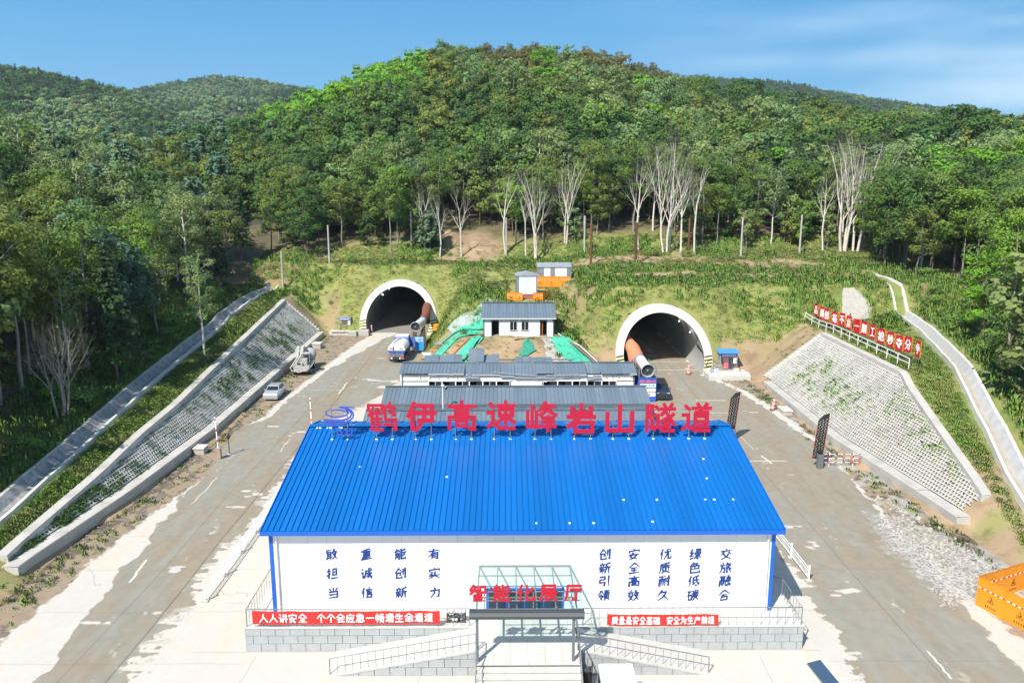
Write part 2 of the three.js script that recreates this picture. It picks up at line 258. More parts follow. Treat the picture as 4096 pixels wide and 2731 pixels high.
// ------------------------------------------------------------------ written characters, as brush strokes on a 100 x 100 square (y down)
// A stroke is points joined by '>', strokes are parted by blanks; '@口:8,10,92,90' places another character in that rectangle.
const G = {
  口: '8,10>92,10>92,90>8,90>8,10', 日: '@口:8,0,92,100 12,50>88,50', 目: '@口:8,0,92,100 12,37>88,37 12,63>88,63', 木: '5,30>95,30 50,3>50,97 47,32>8,75 53,32>92,75',
  亻: '62,3>10,52 44,30>44,98', 讠: '25,6>58,20 5,42>52,42>52,90>92,70', 扌: '5,28>95,28 55,3>55,92>28,84 5,70>95,50', 辶: '12,8>28,22 4,40>24,40>24,72>6,90 20,74>45,92>98,93',
  宀: '50,0>50,30 8,95>8,45>92,45>92,95', 石: '3,10>97,10 46,10>6,60 30,48>90,48>90,94>30,94>30,48', 女: '42,2>16,60>82,97 78,30>55,72>8,98 4,32>96,32', 力: '8,30>88,30>82,92>60,86 48,4>44,55>10,97',
  刂: '22,12>22,66 76,3>76,95>46,88', 阝: '18,5>18,98 18,8>78,8>46,44>82,62>74,84>42,78', 纟: '52,3>15,36>66,36>8,68>88,62 6,94>92,82', 禾: '76,6>18,16 4,36>96,36 50,10>50,98 47,38>6,74 53,38>94,70',
  月: '20,8>20,60>4,98 20,8>86,8>86,95>62,93 22,36>84,36 22,63>84,63', 攵: '40,3>8,50 26,28>96,28 76,28>54,72>6,98 26,45>60,78>97,98', 寸: '3,28>97,28 68,3>68,94>42,90 20,46>40,64',
  鸟: '52,0>40,14 12,60>12,16>80,16>80,44>62,42 40,26>54,38 12,60>92,60>90,94>66,92 4,77>72,77', 隹: '36,0>4,36 24,24>24,98 60,2>68,18 24,24>94,24 24,48>90,48 24,71>90,71 24,95>97,95 58,24>58,95',
  伊: '@亻:0,0,44,100 36,14>86,14>86,64>38,64 30,39>99,39 62,14>58,64>30,98', 鹤: '4,30>4,10>50,10>50,28 @隹:2,18,54,98 @鸟:54,0,100,98', 高: '50,0>50,14 4,19>96,19 @口:26,28,74,46 8,98>8,56>92,56>92,96>74,94 @口:30,66,70,88',
  速: '@辶:0,0,100,100 38,16>98,16 67,0>67,80 @口:42,26,94,52 64,52>36,78 70,52>98,76', 山: '50,3>50,90 8,30>8,91>92,91 92,28>92,98', 峰: '@山:0,6,36,92 64,0>42,30 62,12>90,12>44,46 56,20>100,46 50,54>94,54 50,68>94,68 42,83>100,83 72,46>72,100',
  岩: '@山:12,0,88,36 2,46>98,46 46,46>4,82 30,66>88,66>88,96>30,96>30,66', 隧: '@阝:0,0,30,100 @辶:24,0,100,100 60,0>68,12 90,0>82,12 50,18>100,18 74,18>52,40 68,28>84,50>80,82>68,78 80,46>52,62 82,58>54,80 96,34>84,46 84,50>100,74',
  道: '@辶:0,0,100,100 54,0>60,12 86,0>80,12 36,17>100,17 68,17>64,28 @口:44,26,92,84 48,44>88,44 48,63>88,63',
  智: '28,2>8,26 18,14>54,14 2,34>56,34 34,14>30,36>4,58 36,38>56,54 @口:62,8,98,50 @日:20,60,80,99', 能: '26,3>6,28>44,25 36,12>50,32 @月:6,40,48,99 94,8>62,24 60,2>60,40>96,40>96,28 92,56>62,72 60,50>60,94>97,94>97,80', 化: '@亻:0,0,44,100 94,22>52,56 56,4>56,90>97,90>97,70',
  展: '15,6>90,6>90,27>15,27 15,6>15,58>2,98 24,42>95,42 42,29>42,56 72,29>72,56 18,58>99,58 36,60>36,95>60,82 54,60>97,97 88,68>68,78', 厅: '14,8>96,8 14,8>12,60>2,97 28,30>98,30 66,30>66,94>42,90',
  敢: '4,12>46,12 2,30>54,30 14,30>14,84 42,30>42,98 14,48>42,48 14,64>42,64 2,88>54,78 @攵:54,0,100,100', 担: '@扌:0,0,38,100 @日:48,4,94,72 42,96>100,96', 当: '50,2>50,34 16,10>30,28 84,10>70,28 14,40>86,40>86,95>10,95 18,67>84,67',
  重: '80,4>20,12 3,24>97,24 50,8>50,94 @口:18,34,82,68 22,51>78,51 12,80>88,80 2,96>98,96', 诚: '@讠:0,0,34,100 42,28>96,28 42,28>40,70>32,98 44,50>64,50>62,84>52,80 70,3>76,68>92,96>98,76 92,46>62,94 82,5>94,18',
  信: '@亻:0,0,38,100 66,2>72,12 40,22>99,22 48,38>92,38 48,52>92,52 @口:46,64,94,98', 创: '34,2>2,46 34,4>64,42 16,46>50,46>50,66>38,64 16,46>16,94>62,94>62,78 @刂:66,0,100,100', 新: '26,0>28,12 4,15>52,15 14,21>18,36 40,21>36,36 2,42>54,42 4,60>52,60 28,42>28,99 18,68>6,86 36,68>48,84 94,4>64,12 64,12>62,64>52,98 64,42>100,42 84,42>84,99',
  有: '3,22>97,22 48,2>34,42>2,76 32,42>32,98 32,42>82,42>82,96>64,92 34,60>80,60 34,78>80,78', 实: '@宀:0,0,100,36 24,38>38,48 16,52>34,62 3,70>97,70 56,36>52,70>6,98 58,74>94,98', 引: '8,8>52,8>52,34>10,34>8,62>54,62>50,92>36,88 86,2>86,98', 令: '50,2>3,45 52,5>98,40 45,36>56,46 10,56>90,56>50,82 40,74>70,96',
  页: '3,8>97,8 50,8>42,24 15,80>15,26>85,26>85,80 50,36>48,66>6,98 56,74>96,97', 领: '@令:0,0,50,100 @页:52,0,100,100', 安: '@宀:0,0,100,36 @女:4,32,96,100', 全: '50,2>3,45 52,4>97,45 22,50>78,50 26,72>74,72 5,96>95,96 50,50>50,96', 交: '50,0>50,16 4,22>96,22 30,32>8,56 70,32>92,54 72,50>55,78>6,99 28,50>50,78>94,98', 效: '@交:0,0,54,100 @攵:54,0,100,100',
  优: '@亻:0,0,40,100 40,30>98,30 66,4>64,52>38,98 74,30>74,92>98,92>98,74 84,6>94,18', 质: '88,4>15,12 15,12>12,60>2,98 15,26>98,26 56,14>54,40 32,78>32,42>84,42>84,78 58,52>54,78>22,99 62,82>94,98', 耐: '2,8>58,8 30,8>26,28 6,98>6,32>56,32>56,98 22,32>22,90 40,32>40,90 @寸:60,0,100,100', 久: '42,2>6,54 36,22>80,22>60,65>8,98 55,50>98,98',
  绿: '@纟:0,0,40,100 52,8>92,8>92,40 54,24>92,24 40,40>100,40 70,40>70,96>58,90 50,50>58,62 60,68>42,90 92,48>78,62 76,60>98,92', 色: '40,0>8,32 34,12>72,12>60,30 15,32>86,32>86,60>15,60 50,32>50,60 15,32>15,95>94,95>94,78', 低: '@亻:0,0,40,100 92,5>46,16 46,16>46,82>66,66 46,44>99,44 70,14>78,62>94,86>99,68 64,94>82,94',
  碳: '@石:0,4,42,98 @山:50,0,94,28 44,36>100,36 62,36>44,76 72,46>70,68>50,99 73,66>98,98 58,54>62,68 92,50>82,66', 方: '50,0>50,16 3,24>97,24 40,24>34,60>2,98 38,50>86,50>78,94>54,90', 旅: '@方:0,0,50,100 64,2>54,32 60,18>99,18 92,30>58,44 62,44>62,96>72,86 74,44>99,97 96,58>80,74', 融: '2,8>56,8 @口:12,18,46,38 4,98>4,48>54,48>54,98 18,56>24,70 40,56>34,70 16,76>42,76 28,76>28,98 @口:62,18,96,58 78,0>78,90 58,94>98,88 92,76>100,98',
  合: '50,2>3,44 52,4>98,44 28,48>72,48 @口:18,62,82,100', 人: '50,4>42,50>4,97 50,40>97,97', 讲: '@讠:0,0,38,100 44,28>98,28 40,60>100,60 58,5>56,60>42,98 84,5>84,98', 个: '50,3>3,54 52,6>98,50 50,36>50,99', 会: '50,2>3,42 52,4>98,42 25,46>75,46 8,62>92,62 42,62>20,94>82,88 68,74>90,98',
  应: '50,0>50,14 12,18>97,18 12,18>10,60>2,98 30,42>38,74 54,36>60,68 86,34>66,92 22,95>99,95', 急: '38,0>8,26 30,9>72,9>58,22 16,26>84,26>84,58>14,58 16,42>84,42 10,70>4,94 30,68>30,95>74,95>74,84 46,66>54,78 84,68>97,88', 畅: '@口:2,18,44,72 2,45>44,45 23,2>23,99 56,8>90,8>58,36>97,36>92,95>76,90 72,38>52,72 86,38>58,96',
  通: '@辶:0,0,100,100 42,5>88,5>68,18 42,82>42,26>92,26>92,80>84,78 44,44>90,44 44,62>90,62 67,26>67,82', 生: '28,4>4,44 20,26>92,26 14,58>88,58 2,95>98,95 53,2>53,95', 命: '50,0>3,38 52,2>98,38 30,40>70,40 @口:10,54,46,88 58,99>58,54>92,54>92,88>76,84', 量: '@日:20,0,80,32 2,42>98,42 @口:18,52,82,76 22,64>78,64 50,52>50,97 12,86>88,86 2,98>98,98',
  是: '@日:20,0,80,42 3,52>97,52 50,52>50,94 50,72>90,72 28,62>22,80>2,99 20,82>46,95>98,95', 基: '6,16>94,16 28,2>28,60 72,2>72,60 28,30>72,30 28,45>72,45 3,60>97,60 32,60>6,84 68,60>94,84 26,80>74,80 50,66>50,98 4,98>96,98', 础: '@石:0,4,44,98 74,2>74,96 54,14>54,44>96,44>96,14 48,60>48,96>100,96>100,60', 为: '22,4>36,22 4,34>88,34>82,94>60,88 48,2>44,50>6,98 52,52>66,70',
  产: '50,0>50,14 8,18>92,18 30,22>38,36 70,22>62,38 14,42>97,42 14,42>12,70>2,99', 前: '25,0>36,16 75,0>66,16 2,22>98,22 @月:8,34,52,99 @刂:60,30,98,99', 提: '@扌:0,0,36,100 @是:38,0,100,100', 品: '@口:26,2,74,42 @口:2,54,46,98 @口:54,54,98,98',
  精: '6,12>14,30 36,12>28,30 1,42>42,42 21,3>21,99 19,46>3,82 23,46>40,76 48,10>96,10 51,23>93,23 44,38>100,38 72,0>72,38 @月:48,46,96,100', 苟: '4,14>96,14 30,0>30,28 70,0>70,28 30,32>8,62 24,46>92,46>84,96>60,94 @口:24,60,64,88', 不: '3,10>97,10 56,10>4,64 50,34>50,99 60,38>97,66', 丝: '30,4>12,40>40,38>6,78>46,70 76,4>58,40>88,38>54,78>96,70 2,95>98,95', 一: '4,50>96,50',
  期: '3,16>49,16 14,2>14,72 38,2>38,72 14,34>38,34 14,53>38,53 2,72>51,72 16,78>3,99 36,78>49,93 @月:54,4,99,99', 工: '10,10>90,10 50,10>50,90 2,91>98,91', 抢: '@扌:0,0,36,100 68,2>38,44 70,5>100,42 50,46>88,46>88,66>76,64 50,46>50,94>97,94>97,78', 秒: '@禾:0,0,48,100 74,2>74,60>62,56 58,20>48,48 88,20>100,46 96,50>78,82>48,98', 夺: '3,20>97,20 50,2>42,20>2,58 54,22>98,54 10,62>92,62 62,46>62,95>40,90 26,70>40,84',
  分: '36,3>2,50 62,3>98,48 20,50>80,50>74,95>52,90 44,50>38,74>8,99', 争: '36,0>8,28 32,11>72,11>58,28 10,30>86,30>86,62>12,62 2,46>98,46 50,30>50,95>32,90', 非: '36,2>36,98 64,2>64,98 8,22>36,22 8,48>36,48 4,76>36,72 64,22>92,22 64,48>92,48 64,74>97,74', 施: '@方:0,0,48,100 64,2>52,30 60,18>99,18 54,60>97,46>94,72>86,70 76,34>76,82 62,40>62,94>99,94>99,80',
  员: '@口:24,0,76,28 18,84>18,38>82,38>82,82 50,48>48,72>6,99 56,80>94,98', 禁: '@木:0,0,48,54 @木:52,0,100,54 24,60>76,60 3,74>97,74 50,74>50,99 30,80>10,96 70,80>90,95', 止: '52,3>52,92 52,44>90,44 20,36>20,92 2,94>98,94', 入: '32,6>54,18>40,60>3,97 52,30>98,97', 内: '12,98>12,22>88,22>88,96>72,92 50,2>50,40>22,76 52,42>78,72', 临: '12,10>12,82 30,2>30,98 58,2>42,40 48,22>98,22 66,30>78,42 @口:46,52,94,96 70,52>70,96', 时: '@日:2,10,38,90 @寸:42,0,100,100', 停: '@亻:0,0,36,100 68,0>68,12 40,16>100,16 @口:52,24,84,44 42,64>42,52>98,52>98,64 50,70>92,70 70,70>70,98>58,95', 车: '12,16>90,16 44,2>18,44>90,44 2,68>98,68 54,26>54,99',
};
const strokeCache = new Map();
function strokesOf(ch) {
  if (strokeCache.has(ch)) return strokeCache.get(ch);
  const out = [];
  for (const word of G[ch].split(' ')) {
    if (word[0] === '@') { const [x0, y0, x1, y1] = word.slice(3).split(',').map(Number); for (const s of strokesOf(word[1])) out.push(s.map(([x, y]) => [x0 + x * (x1 - x0) / 100, y0 + y * (y1 - y0) / 100])); }
    else out.push(word.split('>').map((q) => q.split(',').map(Number)));
  }
  strokeCache.set(ch, out); return out;
}
// A raised character: width w, height h, thickness d, centred on its square, facing +z. brush gives slanting, tapering strokes.
function glyph(ch, w, h, weight, d, brush = false) {
  const b = mb(); let layer = 0;
  const P = ([x, y]) => { let X = x - 50; const Yv = 50 - y; if (brush) X += Yv * 0.03; return [X / 100 * w, (brush ? Yv + X * 0.15 : Yv) / 100 * h]; };
  for (const s of strokesOf(ch)) for (let k = 0; k + 1 < s.length; k++) {
    const [ax, ay] = P(s[k]), [bx, by] = P(s[k + 1]), L = Math.hypot(bx - ax, by - ay); if (L < 1e-5) continue;
    const ux = (bx - ax) / L, uy = (by - ay) / L, f0 = brush ? (k === 0 ? 1.25 : 1) : 1, f1 = brush ? (k + 2 === s.length ? 0.55 : 1) : 1, hw = weight / 2, e0 = k === 0 ? hw * 0.35 : hw * 0.9, e1 = k + 2 === s.length ? hw * 0.35 : hw * 0.9;
    const z1 = d + layer * 0.0012; layer = (layer + 1) % 24;
    const c = [[ax - ux * e0 - uy * hw * f0, ay - uy * e0 + ux * hw * f0], [ax - ux * e0 + uy * hw * f0, ay - uy * e0 - ux * hw * f0], [bx + ux * e1 + uy * hw * f1, by + uy * e1 - ux * hw * f1], [bx + ux * e1 - uy * hw * f1, by + uy * e1 + ux * hw * f1]];
    const F = c.map(([x, y]) => V3(x, y, z1)), B = c.map(([x, y]) => V3(x, y, layer * 0.0004));
    b.quad(F[0], F[1], F[2], F[3]); for (let q = 0; q < 4; q++) b.quad(B[q], B[(q + 1) % 4], F[(q + 1) % 4], F[q]);
  }
  return b.shape();
}
const glyphCache = new Map();
function glyphOf(ch, w, h, weight, d, brush) { const k = [ch, w, h, weight, d, brush].join(); if (!glyphCache.has(k)) glyphCache.set(k, glyph(ch, w, h, weight, d, brush)); return glyphCache.get(k); }
// ------------------------------------------------------------------ the ground
const PORTALS = [{ cx: -18.3, zb: 129 }, { cx: 21.05, zb: 100.5 }], PR = 6.45, PI_ = 5.4, PH = 2.2, PK = 0.66;
{
  const lines = (a, b, fine, zones, coarse) => { const o = [a]; while (o[o.length - 1] < b) { const v = o[o.length - 1]; o.push(v + (zones.some(([p, q]) => v >= p && v < q) ? fine : coarse)); } return o; };
  const xs = lines(-150, 150, 0.4, [[-26, -11], [13.4, 28.8]], 0.95), zs = lines(22, 172, 0.45, [[98, 116], [127, 146]], 0.95);
  const P = [], C = [], U = [], I = [], hs = [];
  const inPortal = (x, h, Z) => PORTALS.some((q) => Z > q.zb - 1 && Z < q.zb + 22 && h > 0.15 && Math.hypot(x - q.cx, h - PH) < 6.0);
  for (let j = 0; j < zs.length; j++) for (let i = 0; i < xs.length; i++) {
    const x = xs[i], Z = zs[j]; let h = terrain(x, Z); hs.push(h);
    P.push(x, h < 0.02 ? -0.06 : h, -Z); U.push(x, Z);
    // what grows or lies bare where: worn soil, dry slope grass, lush grass, forest litter
    const n = fbm(x * 0.13 + 40, Z * 0.13 + 7, 4), n2 = fbm(x * 0.5, Z * 0.5 + 60, 3);
    const soil = [0.31, 0.22, 0.135], grass = [0.225, 0.235, 0.07], lush = [0.165, 0.22, 0.05], litter = [0.095, 0.078, 0.042];
    let g = 0, l = 0, f = 0;                          // shares of grass, lush and forest floor
    const inL = x < xtL(Z), inR = x > xtR(Z), face = Z > 97 && h > 1 && x > -34 && x < 42;
    if (face || Z > 112) { g = sstep(0.30, 0.52, n); l = sstep(0.45, 0.7, n2) * 0.6; }
    if (inL && Z < 131) { const c = lerpPts(chL, Z); g = sstep(0.25, 0.45, n); l = sstep(0.3, 0.6, n2); if (x < c - 1) { f = sstep(1, 4, c - x) * sstep(0.25, 0.5, n2 + 0.2); g *= 0.6; } }
    if (inR && Z < 122) { const c = lerpPts(chR, Z); g = sstep(0.22, 0.42, n); l = sstep(0.35, 0.6, n2); if (x > c + 2) { f = sstep(2, 6, x - c) * 0.8 * sstep(0.3, 0.6, n); g *= 0.55; } if (Z < 60) { g *= sstep(0.45, 0.6, n2) * sstep(44, 60, Z); l = 0; } }
    if (x > KR(Z) && Z < 53) { g = sstep(0.45, 0.6, n2) * 0.7; f = 0; l = 0; }
    if (x < KL(Z) && Z < 47) { g = sstep(0.35, 0.5, n2) * 0.8; }
    if (Z > 96 && Z < 104 && x > 29 && x < 41 && h < 6.6) { g *= 0.25; l = 0; }                       // bare earth at the ends of the block walls
    if (Z > 127 && Z < 134 && x < -29 && x > -38) { g *= 0.35; l = 0; }
    if (moundBare(x, Z)) { g *= 0.2; l = 0; }                                // the cut mound
    const track = Math.abs(Z - (x > 8 ? 119 + Math.sin(x * 0.09) * 1.2 : 999)); if (x > 12 && x < 60) { const q = 1 - sstep(1.0, 2.4, track); g *= 1 - 0.75 * q; l *= 1 - q; }
    const bare = Math.max(sstep(0.6, 0.72, fbm(x * 0.09 + 9, Z * 0.07 + 70, 3)), Math.exp(-(((x - 22) / 14) ** 2 + ((Z - 136) / 5) ** 2)) * 1.2, Math.exp(-(((x + 7) / 6) ** 2 + ((Z - 150) / 8) ** 2)) * 1.2, Math.exp(-(((x - 63) / 7) ** 2 + ((Z - 104) / 14) ** 2)));
    if (Z > 124 || x > 56) { g *= 1 - clamp(bare) * 0.85; l *= 1 - clamp(bare); }
    if (Z > 150) f = Math.max(f, sstep(150, 158, Z) * (1 - clamp(bare)));
    if (Z > 131 && x < -44) f = Math.max(f, 0.8);
    const clr = soil.map((s, k) => { let v = mix(s * (0.8 + 0.5 * n2), grass[k], g); v = mix(v, lush[k], l * g); return mix(v, litter[k], f) * (0.85 + 0.3 * fbm(x * 0.9, Z * 0.9, 2)); });
    C.push(...clr);
  }
  const nx = xs.length;
  for (let j = 0; j + 1 < zs.length; j++) for (let i = 0; i + 1 < nx; i++) {
    const k = [j * nx + i, j * nx + i + 1, (j + 1) * nx + i + 1, (j + 1) * nx + i];
    if (k.some((q) => inPortal(P[q * 3], hs[q], -P[q * 3 + 2]))) continue;
    I.push(k[0], k[1], k[2], k[0], k[2], k[3]);
  }
  const g = new THREE.BufferGeometry(); g.setAttribute('position', new THREE.Float32BufferAttribute(P, 3)); g.setAttribute('uv', new THREE.Float32BufferAttribute(U, 2)); g.setAttribute('color', new THREE.Float32BufferAttribute(C, 3)); g.setIndex(I); g.computeVertexNormals();
  const detail = tex(512, 512, (u, v) => { const a = tnoise(u, v, 8, 6, 50), b = tnoise(u, v, 40, 3, 51); const k = 0.55 + 0.9 * a * (0.6 + 0.8 * b); return [k, k, k * 0.97]; }, 1 / 7);
  tag(part('terrain', g, new THREE.MeshStandardMaterial({ vertexColors: true, map: detail, roughness: 0.95, bumpMap: bumpT, bumpScale: 0.0 })), 'grassy and earthy ground around the cutting', null, null, 'structure');
}
function gridMesh(name, xs, zs, fn, color, label) {      // a hill or plain as one sheet
  const P = [], U = [], I = [], nx = xs.length;
  for (const z of zs) for (const x of xs) { const [a, b, c] = fn(x, z); P.push(a, b, -c); U.push(a, c); }
  for (let j = 0; j + 1 < zs.length; j++) for (let i = 0; i + 1 < nx; i++) { const a = j * nx + i; I.push(a, a + 1, a + nx + 1, a, a + nx + 1, a + nx); }
  const g = new THREE.BufferGeometry(); g.setAttribute('position', new THREE.Float32BufferAttribute(P, 3)); g.setAttribute('uv', new THREE.Float32BufferAttribute(U, 2)); g.setIndex(I); g.computeVertexNormals();
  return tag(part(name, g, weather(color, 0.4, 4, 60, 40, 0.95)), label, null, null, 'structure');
}
const range = (a, b, n) => Array.from({ length: n + 1 }, (_, i) => a + (b - a) * i / n);
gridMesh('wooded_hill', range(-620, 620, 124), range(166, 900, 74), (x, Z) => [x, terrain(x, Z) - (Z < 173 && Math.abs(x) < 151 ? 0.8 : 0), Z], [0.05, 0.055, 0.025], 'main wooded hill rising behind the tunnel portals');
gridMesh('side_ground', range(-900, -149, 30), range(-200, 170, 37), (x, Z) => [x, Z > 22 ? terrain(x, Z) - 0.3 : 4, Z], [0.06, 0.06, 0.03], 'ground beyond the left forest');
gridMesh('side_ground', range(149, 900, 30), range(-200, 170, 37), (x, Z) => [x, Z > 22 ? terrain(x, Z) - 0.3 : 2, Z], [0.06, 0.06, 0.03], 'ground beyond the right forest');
gridMesh('near_ground', range(-150, 150, 10), range(-200, 23, 10), (x, Z) => [x, -0.1, Z], [0.4, 0.38, 0.33], 'open ground in front of the exhibition hall');
// far hills, each on its own: crest profile over bearing, foot and crest distances
const FAR = {
  left: { prof: prof([[-900, 190], [-500, 150], [-200, 140], [0, 152], [60, 153], [110, 158], [160, 165], [250, 185], [340, 208], [420, 246], [520, 300], [640, 360], [800, 430]], 820, 16), z0: 420, z1: 820, foot: 8, a0: -1.05, a1: -0.18 },
  middle: { prof: prof([[100, 300], [250, 235], [345, 207], [430, 190], [540, 174], [620, 181], [700, 196], [780, 211], [900, 242], [1100, 320]], 1500, 22), z0: 800, z1: 1500, foot: 60, a0: -0.58, a1: -0.02 },
  right: { prof: prof([[1200, 190], [1450, 178], [1600, 185], [1700, 191], [1780, 196], [1850, 211], [1950, 231], [2100, 252], [2260, 270], [2400, 290], [2800, 350]], 1300, 14), z0: 700, z1: 1300, foot: 50, a0: 0.05, a1: 0.95 },
};
const farH = (q, a, Z) => { const t = (Z - q.z0) / (q.z1 - q.z0), top = lerpPts(q.prof, a); const k = t < 1 ? Math.pow(clamp(t), 0.9) : 1 - sstep(1, 1.6, t); return mix(q.foot, top, k) + (fbm(a * 9 + q.z0, Z * 0.009, 3) - 0.5) * 0.09 * (q.z1 - q.z0) * Math.sin(Math.PI * clamp(t)); };
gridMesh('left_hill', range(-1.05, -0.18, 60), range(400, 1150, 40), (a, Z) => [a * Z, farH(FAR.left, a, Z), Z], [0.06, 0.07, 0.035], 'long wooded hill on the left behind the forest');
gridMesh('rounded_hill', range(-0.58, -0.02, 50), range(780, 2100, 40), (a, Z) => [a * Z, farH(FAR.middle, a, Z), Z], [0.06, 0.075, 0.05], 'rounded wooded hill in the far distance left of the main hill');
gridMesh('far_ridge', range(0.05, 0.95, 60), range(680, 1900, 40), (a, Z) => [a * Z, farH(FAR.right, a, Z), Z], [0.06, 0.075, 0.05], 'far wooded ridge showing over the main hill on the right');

// ------------------------------------------------------------------ the paved valley floor: pale concrete under a skin of dried mud
{
  const X0 = -31.4, X1 = 33.4, Z0 = 22, Z1 = 131.5, W = 1536, Hh = 2048, cv = document.createElement('canvas'); cv.width = W; cv.height = Hh;
  const ctx = cv.getContext('2d'), img = ctx.createImageData(W, Hh), D = img.data, rough = new Uint8Array(W * Hh * 4);
  const flip = (l) => l.map(([x, Z]) => [Z, x]);
  const dirtL = flip([[-28.1, 22], [-28.0, 39.5], [-27.75, 48.6], [-27.4, 54.8], [-26.7, 59.4], [-26.2, 63.8], [-26.9, 70.3], [-27.4, 78.5], [-26.8, 80.5], [-25.3, 105], [-24.4, 118.2], [-23, 127], [-22.8, 140]]);
  const mudL = flip([[-24.0, 22], [-24.0, 35.6], [-24.4, 39], [-24.9, 42.6], [-25.1, 47.4], [-25.1, 49.9], [-25.8, 57.2], [-26.2, 62], [-26.4, 64], [-27.6, 70], [-27.5, 78.4], [-26.2, 80.8], [-25.3, 91.4], [-24.1, 105], [-20.5, 123], [-19.0, 129], [-18.6, 140]]);
  const mudR = flip([[-19.2, 22], [-19.3, 38.8], [-19.3, 44], [-19.7, 48], [-19.2, 53.7], [-19.5, 63.6], [-19.3, 73.4], [-17.6, 82], [-15.3, 88], [-13.5, 96], [-12, 103], [-11, 135]]);
  const rmudL = flip([[17.0, 22], [17.6, 35], [18.2, 38], [18.3, 42], [18.7, 45], [18.8, 50], [17.5, 62], [16, 75], [15, 86], [14.4, 110]]);
  const rmudR = flip([[26.4, 22], [26.8, 36.3], [27.2, 41.3], [27.7, 46.5], [28.1, 52.2], [29.0, 58.5], [29.8, 64.8], [30.3, 72], [29.6, 79], [29.2, 84.5], [28.2, 94], [26.2, 100.4], [25.6, 135]]);
  const rdirt = flip([[28.6, 22], [28.4, 40], [28.2, 50], [29.2, 58], [30, 66], [30.6, 74], [30.2, 84], [29.4, 92], [27.8, 98], [26.6, 104], [26.6, 140]]);
  const pale = [0.50, 0.47, 0.415], grey1 = [0.248, 0.236, 0.192], brown1 = [0.272, 0.226, 0.160], soil = [0.26, 0.20, 0.135], dark = [0.10, 0.075, 0.05], gravel = [0.42, 0.395, 0.355];
  for (let j = 0; j < Hh; j++) {
    const Z = Z0 + (Z1 - Z0) * (j + 0.5) / Hh;
    const a = lerpPts(dirtL, Z), b = lerpPts(mudL, Z), c = lerpPts(mudR, Z), d = lerpPts(rmudL, Z), e = lerpPts(rmudR, Z), f = lerpPts(rdirt, Z);
    for (let i = 0; i < W; i++) {
      const x = X0 + (X1 - X0) * (i + 0.5) / W;
      const n1 = fbm(x * 0.5 + 3, Z * 0.35, 4) - 0.5, n2 = vnoise(x * 2.6, Z * 1.3) - 0.5, n3 = fbm(x * 3.1 + 20, Z * 2.3, 3) - 0.5, streak = fbm(x * 1.1 + 7, Z * 0.10 + 2, 3) - 0.5, cross = fbm(x * 0.25 + 50, Z * 2.2, 3) - 0.5;
      let col = pale.map((q) => q * (1 + 0.10 * n1 + 0.07 * n3 + 0.05 * streak)), r = 0.85;
      const warm = sstep(0.03, 0.22, n1 + streak * 0.5); col = [col[0] * (1 + 0.02 * warm), col[1] * (1 - 0.04 * warm), col[2] * (1 - 0.10 * warm)];
      const jl = x + n1 * 1.3 + n2 * 0.5 + n3 * 0.35, jr = x + n1 * 2.6 + cross * 2.0 + n3 * 1.1;
      let mud = 0;
      if (x < -10) { mud = sstep(-0.05, 0.05, jl - b) * (1 - sstep(-0.10, 0.12, jr - c)); if (jr > c && jr < c + 1.7) mud = Math.max(mud, 0.75 * sstep(0.14, 0.22, cross + n3 * 0.6) * (1 - (jr - c) / 1.7)); }
      else if (x > 12) { mud = sstep(-0.05, 0.05, jr * 0.7 + jl * 0.3 - d) * (1 - sstep(-0.05, 0.08, jl - e)); }
      if (x > -12 && x < 14.5 && Z > 64) mud = Math.max(mud, sstep(-0.05, 0.12, n1 + 0.1));
      // pale patches and streaks worn through the mud along the wheel lines and joints
      const lane = x < -10 ? Math.min(Math.abs(x + 21.6 + 0.4 * streak), Math.abs(x + 24.6 - 1.5 * n1 + (Z - 80) * -0.055)) : Math.abs(x - 23.4 - streak * 1.2 - (Z > 60 ? (60 - Z) * 0.03 : 0));
      const wear = sstep(0.35, 0.46, 0.55 * fbm(x * 0.9 + 60, Z * 0.45 + 11, 4) + 0.35 * n3 + 0.10 * (1 - clamp(lane)) - 0.14 + 0.10 * sstep(90, 122, Z) * (1 - clamp(lane * 0.7)));
      const cut = sstep(0.79, 0.85, fbm(x * 0.33 + 80, Z * 0.9 + 33, 3) + 0.18 * n3 + (Z > 84 && Z < 100 && x > -20 && x < -13 ? 0.10 : 0) + (Z > 100 && x > 12 ? 0.07 * (1 - clamp(lane * 0.5)) : 0));
      mud *= 1 - clamp(wear * 0.85 * (1 - clamp(lane * 1.2)) + cut);
      const g = clamp(0.5 + n1 * 2.2 + streak * 1.6 + (x > 12 ? -0.1 : 0.22) + (Math.abs(x + 19.8) < 1.2 ? -0.4 : 0)), mc = grey1.map((q, k) => mix(brown1[k], q, g) * (1 + 0.16 * n3 + 0.16 * streak + 0.1 * n2));
      col = col.map((q, k) => mix(q, mc[k], mud)); r = mix(r, 0.7 + n1 * 0.3, mud);
      // soil along the kerbs
      let s = 0;
      if (x < -20) s = 1 - sstep(-0.12, 0.2, x + n1 * 0.9 + n3 * 0.7 - a); else if (x > 20) s = sstep(-0.1, 0.25, x + n1 * 1.1 + n3 * 0.8 - f);
      if (s > 0) { const k2 = fbm(x * 1.5, Z * 1.5 + 90, 4), sc = soil.map((q, k) => mix(q * (0.75 + 0.7 * k2), dark[k], sstep(0.5, 0.68, k2 + 0.25 * sstep(1.8, 0.4, Math.min(x - KL(Z), KR(Z) - x))))); const gv = x > 20 ? sstep(0.42, 0.6, fbm(x * 0.6 + 5, Z * 0.5, 3)) * 0.6 : sstep(0.6, 0.75, k2) * 0.3; col = col.map((q, k) => mix(q, mix(sc[k], gravel[k] * (0.7 + 0.9 * (n3 + 0.3)), gv), s)); r = mix(r, 0.95, s); }
